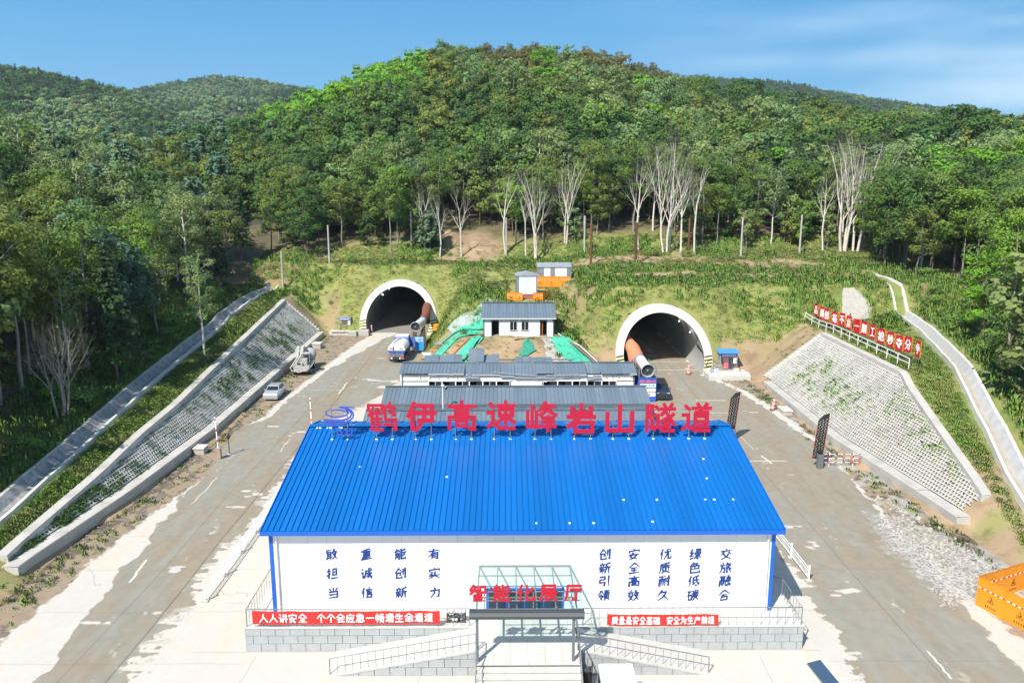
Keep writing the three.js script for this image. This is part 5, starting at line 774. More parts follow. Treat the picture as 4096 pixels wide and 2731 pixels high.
function banner(x0, x1, y0, y1, z, text, gapAfter, label) {
  const t = thing('banner', label, 'banner', [(x0 + x1) / 2, (y0 + y1) / 2, -z]), w = x1 - x0, h = y1 - y0, g = new THREE.PlaneGeometry(w, h, 60, 4), p = g.attributes.position;
  const wave = (x, y) => 0.014 * Math.sin(x * 2.9) + 0.010 * Math.sin(x * 7.1 + y * 3);
  for (let k = 0; k < p.count; k++) { const x = p.getX(k), y = p.getY(k); p.setZ(k, wave(x, y)); p.setY(k, y - 0.02 * Math.sin((x / w + 0.5) * Math.PI) + 0.012 * Math.sin(x * 3.7)); } g.computeVertexNormals(); for (let k = 0; k < p.count; k++) g.attributes.uv.setXY(k, p.getX(k), p.getY(k));
  part('cloth', g, Object.assign(M.redCloth.clone(), { side: THREE.DoubleSide }), t);
  const n = text.length + (gapAfter ? 0.9 : 0), pitch = w * 0.93 / n; let u = -w * 0.465 + pitch / 2;
  [...text].forEach((c, k) => { const o = part('character', glyphOf(c, pitch * 0.86, h * 0.66, h * 0.085, 0.003), M.white, t); o.position.set(u, -0.02 * Math.sin((u / w + 0.5) * Math.PI), 0.030); u += pitch; if (k + 1 === gapAfter) u += pitch * 0.9; });
}
banner(-13.6, -3.58, 1.66, 2.42, 38.22, '人人讲安全个个会应急一畅通生命通道', 5, 'long red banner with white characters on the terrace railing left of the entrance');
banner(5.4, 11.36, 1.5, 2.16, 38.22, '质量是安全基础安全为生产前提', 7, 'shorter red banner with white characters on the terrace railing right of the entrance');
{ // entrance canopy
  const t = thing('entrance_canopy', 'glass entrance canopy on two grey posts with large red characters above its dark beam', 'canopy', [0, 0, 0]), zb = 35.2, zw = 39.8, h = 4.18, x0 = -1.84, x1 = 3.82;
  for (const x of [-1.47, 3.31]) mb().box(x, (T0 + h - 0.4) / 2, -zb - 0.02, 0.13, h - 0.4 - T0, 0.16).build('post', M.greySteel, t);
  mb().box((x0 + x1) / 2, h - 0.2, -zb, x1 - x0, 0.42, 0.3).build('beam', M.darkSteel, t); mb().box((x0 + x1) / 2, h - 0.16, -zb + 0.16, x1 - x0 - 0.04, 0.2, 0.02).build('beam_face', M.greySteel, t);
  const nc = 5, nr = 4, st = mb(); for (let i = 0; i <= nc; i++) { const x = mix(x0 + 0.35, x1 - 0.35, i / nc); st.bar(V3(x, h - 0.05, -zb), V3(x, h - 0.05, -zw), 0.07, 0.1); } for (let j = 0; j <= nr; j++) st.bar(V3(x0 + 0.3, h + 0.0, -mix(zb + 0.1, zw, j / nr)), V3(x1 - 0.3, h + 0.0, -mix(zb + 0.1, zw, j / nr)), 0.05, 0.05); st.build('canopy_frame', M.steel, t);
  for (let i = 0; i < nc; i++) for (let j = 0; j < nr; j++) { const a = i === 0 ? x0 : mix(x0 + 0.35, x1 - 0.35, i / nc), b = i === nc - 1 ? x1 : mix(x0 + 0.35, x1 - 0.35, (i + 1) / nc), c = mix(zb + 0.1, zw, j / nr), d = mix(zb + 0.1, zw, (j + 1) / nr), g = new THREE.PlaneGeometry(b - a - 0.02, d - c - 0.02); g.rotateX(-Math.PI / 2); g.translate((a + b) / 2, h + 0.05, -(c + d) / 2); part('glass_pane', g, M.glass, t); }
  const lb = mb(); for (const y of [h + 0.5, h + 0.98]) lb.bar(V3(x0 + 0.3, y, -zb - 0.04), V3(x1 - 0.2, y, -zb - 0.04), 0.04); for (const x of [-1.1, 0.1, 1.3, 2.4, 3.2]) { lb.bar(V3(x, h, -zb - 0.04), V3(x, h + 1.0, -zb - 0.04), 0.04); lb.bar(V3(x, h + 0.9, -zb - 0.05), V3(x, h + 0.05, -zb - 1.0), 0.03); } lb.build('letter_frame', M.steel, t);
  ['智', '能', '化', '展', '厅'].forEach((c, k) => { const o = part('character', glyphOf(c, 0.82, 0.86, 0.115, 0.06), M.redSign, t); o.position.set([-1.42, -0.28, 0.93, 2.03, 3.27][k], h + 0.95, -zb); });
}
{ const t = thing('stone_crate', 'metal crate of white stones standing on the terrace left of the canopy', 'crate', [-2.75, T0, -38.9]), R = rng(5); mb().box(0, 0.02, 0, 1.0, 0.04, 0.4).box(0, 0.35, 0, 1.0, 0.04, 0.4).box(-0.5, 0.3, 0.2, 0.04, 0.6, 0.04).box(0.5, 0.3, 0.2, 0.04, 0.6, 0.04).box(-0.5, 0.3, -0.2, 0.04, 0.6, 0.04).box(0.5, 0.3, -0.2, 0.04, 0.6, 0.04).build('crate_frame', M.darkSteel, t); for (let k = 0; k < 26; k++) { const g = new THREE.IcosahedronGeometry(0.07 + 0.04 * R(), 0); const o = part('stone', g, M.concretePale, t); o.position.set((R() - 0.5) * 0.85, (k % 2 ? 0.12 : 0.45) + R() * 0.08, (R() - 0.5) * 0.3); o.rotation.set(R() * 6, R() * 6, 0); } }
{ const t = thing('litter_bin', 'black litter bin beside the steps at the foot of the right ramp', 'bin', [4.05, 0, -35.3]); mb().rbox(0, 0.42, 0, 0.42, 0.84, 0.42, 0.03).build('bin_body', M.black, t); mb().rbox(0, 0.87, 0, 0.46, 0.07, 0.46, 0.02).build('lid', M.darkSteel, t); }
{ const t = thing('solar_panel', 'tilted blue solar panel on a post at the lower right of the yard', 'solar panel', [14.35, 0, -31.75]); mb().tube([V3(0, 0, 0), V3(0, 2.95, 0)], 0.06, 8).build('post', M.steel, t); mb().box(0, 3.0, 0, 0.72, 0.04, 1.35, 0.35, 0.3).build('panel', std([0.04, 0.075, 0.13], 0.25), t); mb().box(0, 2.96, 0, 0.78, 0.04, 1.41, 0.35, 0.3).build('panel_frame', M.steel, t); }

// ------------------------------------------------------------------ the great sign on the ridge
{
  const roofY = (Z) => 6.4 + (8.72 - 6.4) * (Z - 39.42) / (50.8 - 39.42) + 0.05, zs = 49.05;
  const L = [['鹤', -8.08, 9.82, 'leftmost, with many strokes'], ['伊', -5.54, 9.86, 'second from the left'], ['高', -2.92, 9.92, 'third from the left, tall and lidded'], ['速', -0.38, 9.9, 'fourth from the left'], ['峰', 2.28, 9.82, 'fifth from the left'], ['岩', 4.87, 9.72, 'sixth from the left'], ['山', 7.38, 9.7, 'three-pronged, seventh from the left'], ['隧', 10.02, 9.7, 'second from the right'], ['道', 12.35, 9.72, 'rightmost']];
  const legs = (t, x0, h0, h1) => { for (const dx of x0) { const fy = roofY(zs - 0.1); mb().tube([V3(dx, fy - t.position.y, 0.08), V3(dx, h0, 0.0), V3(dx, h1, -0.06)], 0.028, 6).build('post', M.steel, t); mb().bar(V3(dx, h0 + 0.5, -0.06), V3(dx, roofY(zs + 1.0) - t.position.y, -1.0), 0.045).build('brace', M.blueTrim, t); mb().box(dx, fy - t.position.y + 0.02, 0.08, 0.16, 0.05, 0.16).build('foot_plate', M.white, t); } };
  for (const [c, x, y, w] of L) {
    const t = thing('sign_letter', `red perforated metal character on the blue roof ridge, ${w}`, 'sign letter', [x, y + 0.09, -zs]);
    part('letter_face', glyphOf(c, 1.92, 1.96, { 鹤: 0.185, 峰: 0.225, 隧: 0.215, 速: 0.24, 道: 0.23, 高: 0.24 }[c] ?? 0.275, 0.10), M.redLetter, t);
    legs(t, [-0.42, 0.62], -0.9, 0.7);
    mb().bar(V3(-1.0, 0.55, -0.08), V3(1.0, 0.55, -0.08), 0.045).bar(V3(-1.05, -0.35, -0.08), V3(1.05, -0.35, -0.08), 0.045).build('rail', M.steel, t);
  }
  { // swirling company mark and its three small letters
    const t = thing('sign_emblem', 'blue swirl emblem over small blue letters at the left end of the rooftop sign', 'sign emblem', [-10.88, 10.05, -zs]), b = mb(), arc = (cx, cy, rx, ry, a0, a1, w0, w1, n, z) => { for (let k = 0; k < n; k++) { const f = (s, o) => { const a = mix(a0, a1, s), w = mix(w0, w1, s) * o; return V3(cx + Math.cos(a) * (rx + w), cy + Math.sin(a) * (ry + w), z); }, s0 = k / n, s1 = (k + 1) / n, q = [f(s0, -0.5), f(s0, 0.5), f(s1, 0.5), f(s1, -0.5)], q2 = q.map((v) => v.clone().setZ(z - 0.07)); a1 > a0 ? b.quad(q[0], q[1], q[2], q[3]) : b.quad(q[3], q[2], q[1], q[0]); b.quad(q[1], q2[1], q2[2], q[2]); b.quad(q[3], q[2], q2[2], q2[3]); b.quad(q2[0], q[0], q[3], q2[3]); } };
    arc(-0.15, 0.14, 0.72, 0.28, 2.2, 6.9, 0.05, 0.13, 34, 0.07); arc(-0.12, 0.10, 0.62, 0.24, 0.6, 2.3, 0.10, 0.05, 12, 0.072);
    arc(-0.25, 0.05, 1.05, 0.46, 1.35, -1.75, 0.04, 0.16, 30, 0.074); arc(-0.25, 0.0, 1.18, 0.60, 1.1, -1.85, 0.05, 0.17, 30, 0.076);
    for (const [xa, ya, xb, yb, w] of [[-0.45, -0.40, -1.02, -0.32, 0.13], [-0.5, -0.61, -1.08, -0.56, 0.14], [0.1, 0.55, 1.02, 0.50, 0.06]]) b.bar(V3(xa, ya, 0.04), V3(xb, yb, 0.04), 0.07, w);
    b.build('swirl', M.blueLetter, t);
    // C, J, J rendered as thick strokes
    const S = (list, x) => { const q = mb(); let k = 0; for (const s of list) for (let j = 0; j + 1 < s.length; j++) { k++; q.bar(V3(s[j][0], s[j][1], 0.03 + k * 0.001), V3(s[j + 1][0], s[j + 1][1], 0.03 + k * 0.001), 0.06, 0.10); } const o = part('letter', q.shape(), M.blueLetter, t); o.position.set(x, -1.06, 0.25); };
    S([[[0.15, 0.12], [0.06, 0.2], [-0.08, 0.2], [-0.16, 0.1], [-0.16, -0.1], [-0.08, -0.2], [0.08, -0.2], [0.15, -0.12], [0.15, -0.02], [0.04, -0.02]]], 0.05); S([[[-0.08, 0.2], [0.12, 0.2], [0.08, -0.12], [0.0, -0.2], [-0.12, -0.18]]], 0.42); S([[[-0.02, 0.2], [0.14, 0.2], [0.10, -0.12], [0.02, -0.2], [-0.08, -0.18]]], 0.72);
    legs(t, [-0.50, 0.52], -0.9, 0.5); mb().bar(V3(-1.1, 0.62, -0.05), V3(1.0, 0.62, -0.05), 0.045).bar(V3(-0.7, -0.68, -0.05), V3(1.05, -0.68, -0.05), 0.045).build('rail', M.steel, t);
  }
}
// ------------------------------------------------------------------ grey-roofed site cabins behind the hall
function frameWindow(t, x, y, z, w, h, panes, frameMat = M.white, ry = 0) { // a window with its frame and panes as sub-parts
  const W = mb().box(0, h / 2, 0, w, 0.06, 0.08).box(0, -h / 2, 0, w, 0.06, 0.08).box(-w / 2, 0, 0, 0.06, h, 0.08).box(w / 2, 0, 0, 0.06, h, 0.08); for (let k = 1; k < panes; k++) W.box(-w / 2 + w * k / panes, 0, 0, 0.05, h, 0.07); const o = part('window', W.shape(), frameMat, t); o.position.set(x, y, z); o.rotation.y = ry;
  for (let k = 0; k < panes; k++) { const p = part('pane', mb().box(-w / 2 + w * (k + 0.5) / panes, 0, -0.02, w / panes - 0.05, h - 0.06, 0.02).shape(), M.windowGlass, o); }
  return o;
}
function shed(label, x0, x1, zf, zr, zk, he, hr, opt = {}) {
  const t = thing('site_cabin', label, 'site building', [0, 0, 0]), N = Math.round((x1 - x0) / 0.42), w = (x1 - x0) / N;
  const slope = (za, ha, zb, hb, s) => { const L = Math.hypot(zb - za, hb - ha), a = Math.atan2(hb - ha, zb - za), g = ribPanel(w, L, 0.06, 0.055, 0.035); for (let k = 0; k < N; k++) { const o = part('roof_panel', g, M.greyRoof[Math.floor(hash2(k >> 1, x0 * 7 | 0) * 3)], t); o.position.set(x0 + (k + 0.5) * w, (ha + hb) / 2, -(za + zb) / 2); o.rotation.x = a; } };
  slope(zf - 0.35, he, zr, hr); slope(zr, hr, zk + 0.3, he);
  mb().bar(V3(x0, hr + 0.05, -zr), V3(x1, hr + 0.05, -zr), 0.4, 0.05).build('ridge_cap', M.greyTrim, t); mb().box((x0 + x1) / 2, he - 0.08, -zf + 0.37, x1 - x0, 0.14, 0.05).build('fascia', M.greyTrim, t);
  const xa = x0 + 0.35, xb = x1 - 0.35, n = Math.round((xb - xa) / 1.15), pw = (xb - xa) / n, pg = mb().box(0, 0, 0, pw - 0.01, he - 0.05, 0.08).shape();
  for (let k = 0; k < n; k++) { const o = part('wall_panel', pg, M.wall, t); o.position.set(xa + (k + 0.5) * pw, (he - 0.05) / 2, -zf); } mb().box((xa + xb) / 2, he / 2, -zk, xb - xa, he, 0.08).box(xa, he / 2, -(zf + zk) / 2, 0.08, he, zk - zf - 0.1).box(xb, he / 2, -(zf + zk) / 2, 0.08, he, zk - zf - 0.1).build('wall', M.wall, t);
  for (const x of [xa, xb]) mb().box(x, he / 2, -zf + 0.03, 0.12, he, 0.1).build('corner_trim', M.greyTrim, t);
  for (const [x, ww] of opt.windows ?? []) frameWindow(t, x, 1.75, -zf + 0.06, ww, 1.1, 2);
  return t;
}
shed('long grey-roofed cabin closest behind the blue roof, mostly hidden by the red letters', -13.2, 13.5, 67.6, 70.9, 73.6, 3.0, 3.95);
shed('long grey-roofed white cabin, middle one of the three behind the blue roof', -12.7, 14.6, 76.7, 79.7, 82.7, 3.0, 3.95, { windows: [[-2.2, 1.1], [0.4, 1.2], [3.2, 1.2], [5.8, 1.3], [9.4, 1.2], [11.8, 1.2]] });
{ // the burnt cabin: buckled roof over a wall with a band of broken windows
  const t = thing('burnt_cabin', 'fire-damaged white cabin with a buckled grey roof and a band of dark broken windows', 'site building', [0, 0, 0]), x0 = -12.3, x1 = 15.0, N = 66, w = (x1 - x0) / N, zf = 87.7, zr = 90.3, he = 3.52, hr = 4.08;
  const seg = (k) => { const x = x0 + (k + 0.5) * w; return x < -4.9 ? [0.0, 0, 0] : x < -3.3 ? [-0.42, 0.30, -0.1] : x < -0.9 ? [-0.12, -0.2, 0.05] : x < 1.0 ? [-0.28, 0.1, -0.05] : x < 5.3 ? [-0.46, 0.12, -0.08] : x < 9.2 ? [-0.12, 0, 0.02] : x < 9.9 ? [-0.65, 0.2, 0.35] : x < 10.9 ? [-0.5, 0.1, -0.25] : [-0.05, 0, 0]; };
  const L = Math.hypot(zr - zf + 0.4, hr - he), g = ribPanel(w, L, 0.05, 0.05, 0.035), fg = mb().box(0, -0.11, L / 2 - 0.16, w, 0.11, 0.34).shape();
  for (let k = 0; k < N; k++) { const [d, ex, roll] = seg(k), wob = (hash2(k, 8) - 0.5) * 0.05, a = Math.atan2(hr - he - d - wob, zr - zf + 0.4); const o = part('roof_panel', g, M.greyRoof[Math.floor(hash2(k >> 1, 4) * 3)], t); o.position.set(x0 + (k + 0.5) * w, (hr + he + d + wob) / 2, -(zf - 0.4 + zr) / 2 + ex * 0.35); o.rotation.set(a, 0, roll * 0.5); if (hash2(k >> 2, 12) > 0.25 || d < -0.1) part('foam_edge', fg, M.wallDirty, o); }
  mb().bar(V3(x0, hr + 0.07, -zr), V3(-4.9, hr + 0.07, -zr), 0.4, 0.05).bar(V3(-4.6, hr - 0.02, -zr), V3(3, hr + 0.03, -zr - 0.2), 0.4, 0.05).bar(V3(3.2, hr + 0.08, -zr), V3(x1, hr + 0.07, -zr), 0.4, 0.05).build('ridge_cap', M.greyTrim, t);
  mb().bar(V3(-1.6, 3.62, -zf + 0.3), V3(3.2, 3.3, -zf + 0.55), 0.07).bar(V3(4.4, 3.28, -zf + 0.5), V3(8.3, 3.4, -zf + 0.5), 0.07).build('fallen_trim', M.galv, t);
  for (let k = 0; k < 27; k++) { const o = part('wall_panel', mb().box(0, 0, 0, 0.985, 0.74, 0.08).shape(), [M.wall, M.wallDirty, M.wall][k % 3 === 1 && hash2(k, 2) > 0.4 ? 1 : 0], t); o.position.set(-11.7 + k * 0.995 - 0.05, 2.90 - (k > 12 && k < 17 ? 0.14 : 0), -zf); o.rotation.z = (hash2(k, 6) - 0.5) * 0.02; }
  mb().box(-10.5, 1.2, -zf, 3.0, 2.4, 0.08).box(2.3, 1.2, -zf, 3.6, 2.4, 0.08).box(13.7, 1.2, -zf, 1.9, 2.4, 0.08).box(1.3, 0.7, -zf - 0.01, 26.2, 1.3, 0.08).box(-11.95, 1.5, -(zf + 93.5) / 2, 0.08, 3.0, 5.6).box(14.7, 1.5, -(zf + 93.5) / 2, 0.08, 3.0, 5.6).build('wall', M.wall, t);
  mb().box(1.3, 1.6, -93.4, 26.4, 3.2, 0.08).build('back_wall', M.blackVoid, t); mb().box(1.3, 2.2, -89.2, 26, 2.0, 0.05).build('window_dark_sheet', M.blackVoid, t); mb().box(1.3, 2.3, -90.5, 26.0, 0.06, 0.06).build('charred_beam', M.black, t); mb().box(1.3, 0.08, -91, 26.2, 0.1, 6.4).build('floor', M.blackVoid, t);  // back wall coloured black and a black sheet added as unlit interior
  for (const x of [-12.0, 14.72]) mb().box(x, 1.6, -zf + 0.03, 0.14, 3.1, 0.12).build('corner_trim', M.greyTrim, t); mb().box(-10, 3.32, -zf + 0.02, 4, 0.1, 0.1).box(9, 3.32, -zf + 0.02, 11, 0.1, 0.1).build('wall_plate', M.black, t);
  for (const [a, b] of [[-9.0, 0.4], [4.2, 12.7]]) { const n = Math.round((b - a) / 1.55), ww = (b - a) / n; for (let k = 0; k < n; k++) { const W = mb(), c = a + (k + 0.5) * ww; W.box(0, 0.62, 0, ww, 0.06, 0.08).box(0, -0.62, 0, ww, 0.06, 0.08).box(-ww / 2 + 0.03, 0, 0, 0.06, 1.2, 0.08).box(ww / 2 - 0.03, 0, 0, 0.06, 1.2, 0.08); if (hash2(k, a * 3 | 0) > 0.3) W.box(0, 0, 0, 0.045, 1.2, 0.06); const o = part('window', W.shape(), M.white, t); o.position.set(c, 1.90, -zf + 0.02); if (hash2(k, 31) > 0.35) part('pane', mb().box(ww / 4, 0, -0.02, ww / 2 - 0.06, 1.15, 0.015).shape(), M.windowGlass, o); } }
  const stick = (x, kind) => { const cv = document.createElement('canvas'); cv.width = cv.height = 48; const c = cv.getContext('2d'); c.fillStyle = '#e8e6df'; c.fillRect(0, 0, 48, 48); if (kind) { c.fillStyle = '#222'; c.beginPath(); c.moveTo(24, 5); c.lineTo(44, 36); c.lineTo(4, 36); c.fill(); c.fillStyle = '#d9c92a'; c.beginPath(); c.moveTo(24, 10); c.lineTo(39, 33); c.lineTo(9, 33); c.fill(); c.fillStyle = '#222'; c.fillRect(22, 17, 4, 12); } else { c.strokeStyle = '#333'; c.lineWidth = 5; c.beginPath(); c.arc(24, 20, 13, 0, 7); c.stroke(); c.fillStyle = '#c22'; c.fillRect(12, 38, 24, 5); } const tx = new THREE.CanvasTexture(cv); tx.colorSpace = THREE.SRGBColorSpace; const g = new THREE.PlaneGeometry(0.42, 0.46), o = part('warning_notice', g, new THREE.MeshStandardMaterial({ map: tx, roughness: 0.6 }), t); o.position.set(x, 2.88, -zf + 0.056); };
  for (const [x, k] of [[-9.9, 1], [-8.8, 1], [-7.8, 0], [-6.7, 1], [-5.6, 1], [11.6, 1], [12.3, 0], [13.0, 1]]) stick(x, k);
}
{ // sheets of the cabin that has fallen behind it
  const t = thing('collapsed_roof', 'row of loose grey roof sheets leaning behind the burnt cabin', 'roof sheets', [0, 0, -95.4]), R = rng(31);
  for (let k = 0; k < 15; k++) { const x = -9.8 + k * 0.93 + (R() - 0.5) * 0.08 + (k > 9 ? 2 : 0); if (k === 5) continue; const o = part('roof_sheet', ribPanel(0.95, 2.6, 0.05, 0.05, 0.04), M.greyRoof[k % 3], t); o.position.set(x, 3.35 + (k === 6 || k === 7 ? 0.5 : 0) + R() * 0.12 - (k > 9 ? 0.35 : k < 3 ? 0.1 : 0), R() * 0.3); o.rotation.set(0.26 + R() * 0.1 + (k > 5 && k < 8 ? 0.2 : 0), (R() - 0.5) * 0.05, (R() - 0.5) * 0.06); }
  mb().box(-9, 1.6, -0.5, 0.1, 3.2, 0.1).box(-3, 1.6, -0.5, 0.1, 3.2, 0.1).box(3, 1.6, -0.5, 0.1, 3.2, 0.1).box(8, 1.6, -0.5, 0.1, 3.2, 0.1).box(-0.5, 3.2, -0.5, 18, 0.1, 0.1).build('bent_frame', M.darkSteel, t);
}
{ // white guard house on the mound
  const y = 4.62, t = thing('guard_house', 'small white house with two dark doorways on the mound between the tunnels', 'building', [0, y, 0]), x0 = -3.05, x1 = 6.35, zf = 104.1, zk = 109.6, he = 2.55, zr = 108.0, hr = 3.95;
  const N = 24, w = (x1 - x0 + 0.7) / N, L = Math.hypot(zr - zf + 0.4, hr - he), g = ribPanel(w, L, 0.06, 0.05, 0.035); for (let k = 0; k < N; k++) { const o = part('roof_panel', g, M.greyRoof[k % 3 === 2 ? 1 : 0], t); o.position.set(x0 - 0.35 + (k + 0.5) * w, (he + hr) / 2, -(zf - 0.4 + zr) / 2); o.rotation.x = Math.atan2(hr - he, zr - zf + 0.4); }
  const g2 = ribPanel(w, 2.3, 0.06, 0.05, 0.035); for (let k = 0; k < N; k++) { const o = part('roof_panel', g2, M.greyRoof[k % 3], t); o.position.set(x0 - 0.35 + (k + 0.5) * w, hr - 0.45, -zr - 1.03); o.rotation.x = -0.42; }
  mb().bar(V3(x0 - 0.35, hr + 0.06, -zr), V3(x1 + 0.35, hr + 0.06, -zr), 0.4, 0.06).build('ridge_cap', M.greyTrim, t); mb().box((x0 + x1) / 2, he - 0.1, -zf + 0.42, x1 - x0 + 0.7, 0.1, 0.06).build('eave_trim', M.white, t);
  // front wall pieces round two doorways
  mb().box((x0 - 2.0) / 2, 1.2, -zf, -2.0 - x0, 2.4, 0.1).box((-1.05 + 4.55) / 2, 1.2, -zf, 5.6, 2.4, 0.1).box((5.4 + x1) / 2, 1.2, -zf, x1 - 5.4, 2.4, 0.1).box(-1.52, 2.25, -zf, 0.95, 0.3, 0.1).box(4.98, 2.25, -zf, 0.85, 0.3, 0.1).build('front_wall', M.wall, t);
  mb().box(x0, 1.3, -(zf + zk) / 2, 0.1, 2.6, zk - zf).box(x1, 1.3, -(zf + zk) / 2, 0.1, 2.6, zk - zf).box((x0 + x1) / 2, 1.3, -zk, x1 - x0, 2.6, 0.1).build('wall', M.wall, t); for (const x of [x0, x1]) mb().box(x, 1.25, -zf + 0.03, 0.14, 2.5, 0.14).build('corner_trim', M.greyTrim, t);
  for (const [x, w2] of [[-1.52, 0.95], [4.98, 0.85]]) mb().box(x - w2 / 2, 1.05, -zf + 0.03, 0.07, 2.1, 0.16).box(x + w2 / 2, 1.05, -zf + 0.03, 0.07, 2.1, 0.16).box(x, 2.1, -zf + 0.03, w2, 0.07, 0.16).build('door_frame', M.darkSteel, t);
  mb().box(4.75, 1.0, -zf - 0.35, 0.04, 2.0, 0.7, 0.5).build('door', std([0.45, 0.12, 0.03], 0.6), t); mb().box((x0 + x1) / 2, 1.2, -zf - 1.6, x1 - x0 - 0.2, 2.4, 0.04).build('doorway_dark_sheet', M.blackVoid, t); mb().box((x0 + x1) / 2, 0.0, -(zf + zk) / 2, x1 - x0, 0.12, zk - zf).build('floor', M.concreteGrey, t); mb().box((x0 + x1) / 2, -0.5, -(zf + zk) / 2, x1 - x0 + 0.4, 0.9, zk - zf + 0.5).build('footing', M.sheet, t);  // black sheet inside stands for the shade behind the doorways
  frameWindow(t, 0.95, 1.42, -zf + 0.07, 0.98, 1.2, 2); frameWindow(t, 2.5, 1.42, -zf + 0.07, 0.98, 1.2, 2); for (const x of [0.95, 2.5]) mb().box(x, 0.8, -zf + 0.1, 1.1, 0.05, 0.1).box(x, 2.06, -zf + 0.075, 1.1, 0.05, 0.06).build('window_trim', M.greySteel, t);
}
// ------------------------------------------------------------------ transformer kiosks and orange panels
function hoarding(label, pts, h, y, group) {          // orange steel panels standing along points
  const t = thing('hoarding', label, 'barrier', [0, 0, 0], 0, group);
  for (let k = 0; k + 1 < pts.length; k++) {
    const [ax, az] = pts[k], [bx, bz] = pts[k + 1], L = Math.hypot(bx - ax, bz - az), an = Math.atan2(bz - az, bx - ax), n = Math.max(1, Math.round(L / 1.85)), w = L / n;
    for (let j = 0; j < n; j++) {
      const x = mix(ax, bx, (j + 0.5) / n), Z = mix(az, bz, (j + 0.5) / n), yy = y ?? terrain(x, Z), o = part('barrier_panel', mb().box(0, h / 2, 0, w - 0.03, h, 0.03).box(0, h - 0.03, 0, w - 0.02, 0.06, 0.06).box(0, 0.03, 0, w - 0.02, 0.06, 0.06).box(w / 2 - 0.03, h / 2, 0, 0.05, h, 0.06).box(-w / 2 + 0.03, h / 2, 0, 0.05, h, 0.06).shape(), M.orange, t); o.position.set(x, yy, -Z); o.rotation.y = an;
      const rw = [mb(), mb()]; for (let s = 0; s < 10; s++) rw[s % 2].box(-w / 2 + 0.06 + (w - 0.12) * (s + 0.5) / 10, h * 0.66, 0, (w - 0.12) / 10, 0.07, 0.045); rw[0].build('red_stripe', M.red, o); rw[1].build('white_stripe', M.white, o);
      const tri = mb(); for (const sd of [1, -1]) { for (const [p, q] of [[[-0.2, h * 0.30], [0.2, h * 0.30]], [[0.2, h * 0.30], [0, h * 0.52]], [[0, h * 0.52], [-0.2, h * 0.30]]]) tri.bar(V3(p[0], p[1], sd * 0.019), V3(q[0], q[1], sd * 0.019), 0.012, 0.03, V3(0, 0, 1)); tri.box(0.02, h * 0.36, sd * 0.019, 0.14, 0.06, 0.008).box(-0.03, h * 0.41, sd * 0.019, 0.05, 0.08, 0.008); } tri.build('warning_mark', M.black, o);
      const sl = mb(); for (let s = 0; s < 5; s++) sl.box(-0.28 + s * 0.14, h * 0.14, 0, 0.06, 0.14, 0.036, 0, 0, -0.2); sl.build('slot', M.rustDark, o);
    }
  }
  return t;
}
function kiosk(label, x, y, Z, w, h, d, ry, doors, gable, plinth) {
  const t = thing('transformer_kiosk', label, 'electrical kiosk', [x, y, -Z], ry); if (plinth) mb().box(0, plinth / 2, 0, w * 0.98, plinth, d * 0.98).build('plinth', M.brick, t);
  const b0 = plinth; mb().rbox(0, b0 + h / 2, 0, w, h, d, 0.03).build('cabinet', M.stainless, t);
  const film = weather([0.74, 0.80, 0.84], 0.05, 4, 80, 1, 0.35);
  doors.forEach(([dx, dw]) => { const o = part('door', mb().box(0, 0, 0, dw, h - 0.14, 0.03).shape(), film, t); o.position.set(dx, b0 + h / 2 - 0.03, d / 2 + 0.02); const bm = mb(); for (let k = 0; k < 8; k++) for (const s of [-0.3, 0.3]) bm.box(s * dw, (k / 7 - 0.5) * (h - 0.4), 0.018, 0.1, 0.05, 0.006, 0, 0, 0.4); bm.build('film_mark', std([0.28, 0.48, 0.70], 0.5), o); });
  if (gable) mb().geo(new THREE.ExtrudeGeometry(new THREE.Shape([[-w / 2 - 0.18, 0], [w / 2 + 0.18, 0], [w / 2 + 0.18, 0.12], [0, 0.48], [-w / 2 - 0.18, 0.12]].map((q) => new THREE.Vector2(...q))), { depth: d + 0.3, bevelEnabled: false }), at(0, b0 + h, -d / 2 - 0.15)).build('roof', M.galv, t);
  else mb().hexa([V3(-w / 2 - 0.06, b0 + h, d / 2 + 0.15), V3(w / 2 + 0.06, b0 + h, d / 2 + 0.15), V3(w / 2 + 0.06, b0 + h, -d / 2 - 0.1), V3(-w / 2 - 0.06, b0 + h, -d / 2 - 0.1), V3(-w / 2 - 0.06, b0 + h + 0.14, d / 2 + 0.15), V3(w / 2 + 0.06, b0 + h + 0.14, d / 2 + 0.15), V3(w / 2 + 0.06, b0 + h + 0.5, -d / 2 - 0.1), V3(-w / 2 - 0.06, b0 + h + 0.5, -d / 2 - 0.1)]).build('roof', M.galv, t);
  return t;
}
kiosk('narrower steel transformer kiosk with a pitched roof inside the lower orange panels', 3.0, 7.95, 117.2, 3.1, 2.75, 3.0, 0.05, [[-0.62, 1.1], [0.0, 0.34], [0.75, 1.15]], true, 0.75);
kiosk('wider steel transformer kiosk with three white doors behind the upper orange panels', 7.65, 9.0, 125.6, 5.4, 2.55, 2.6, 0, [[-1.15, 1.0], [0.55, 0.9], [1.5, 0.9]], false, 0.3);
hoarding('orange panels set round the narrower steel kiosk', [[2.4, 115.0], [1.5, 115.2], [0.1, 115.4], [0.5, 119.5]], 1.3, 7.75); hoarding('short run of orange panels right of the brick plinth', [[3.9, 114.9], [5.4, 115.1], [6.6, 118.2]], 1.3, 7.75); hoarding('straight row of orange panels in front of the wider steel kiosk', [[4.3, 122.4], [9.9, 122.2]], 1.7, 8.95);
hoarding('orange panel enclosure with warning triangles at the lower right edge beside the road', [[31.4, 34.5], [28.15, 42.8], [32.2, 44.6]], 1.85, 0);
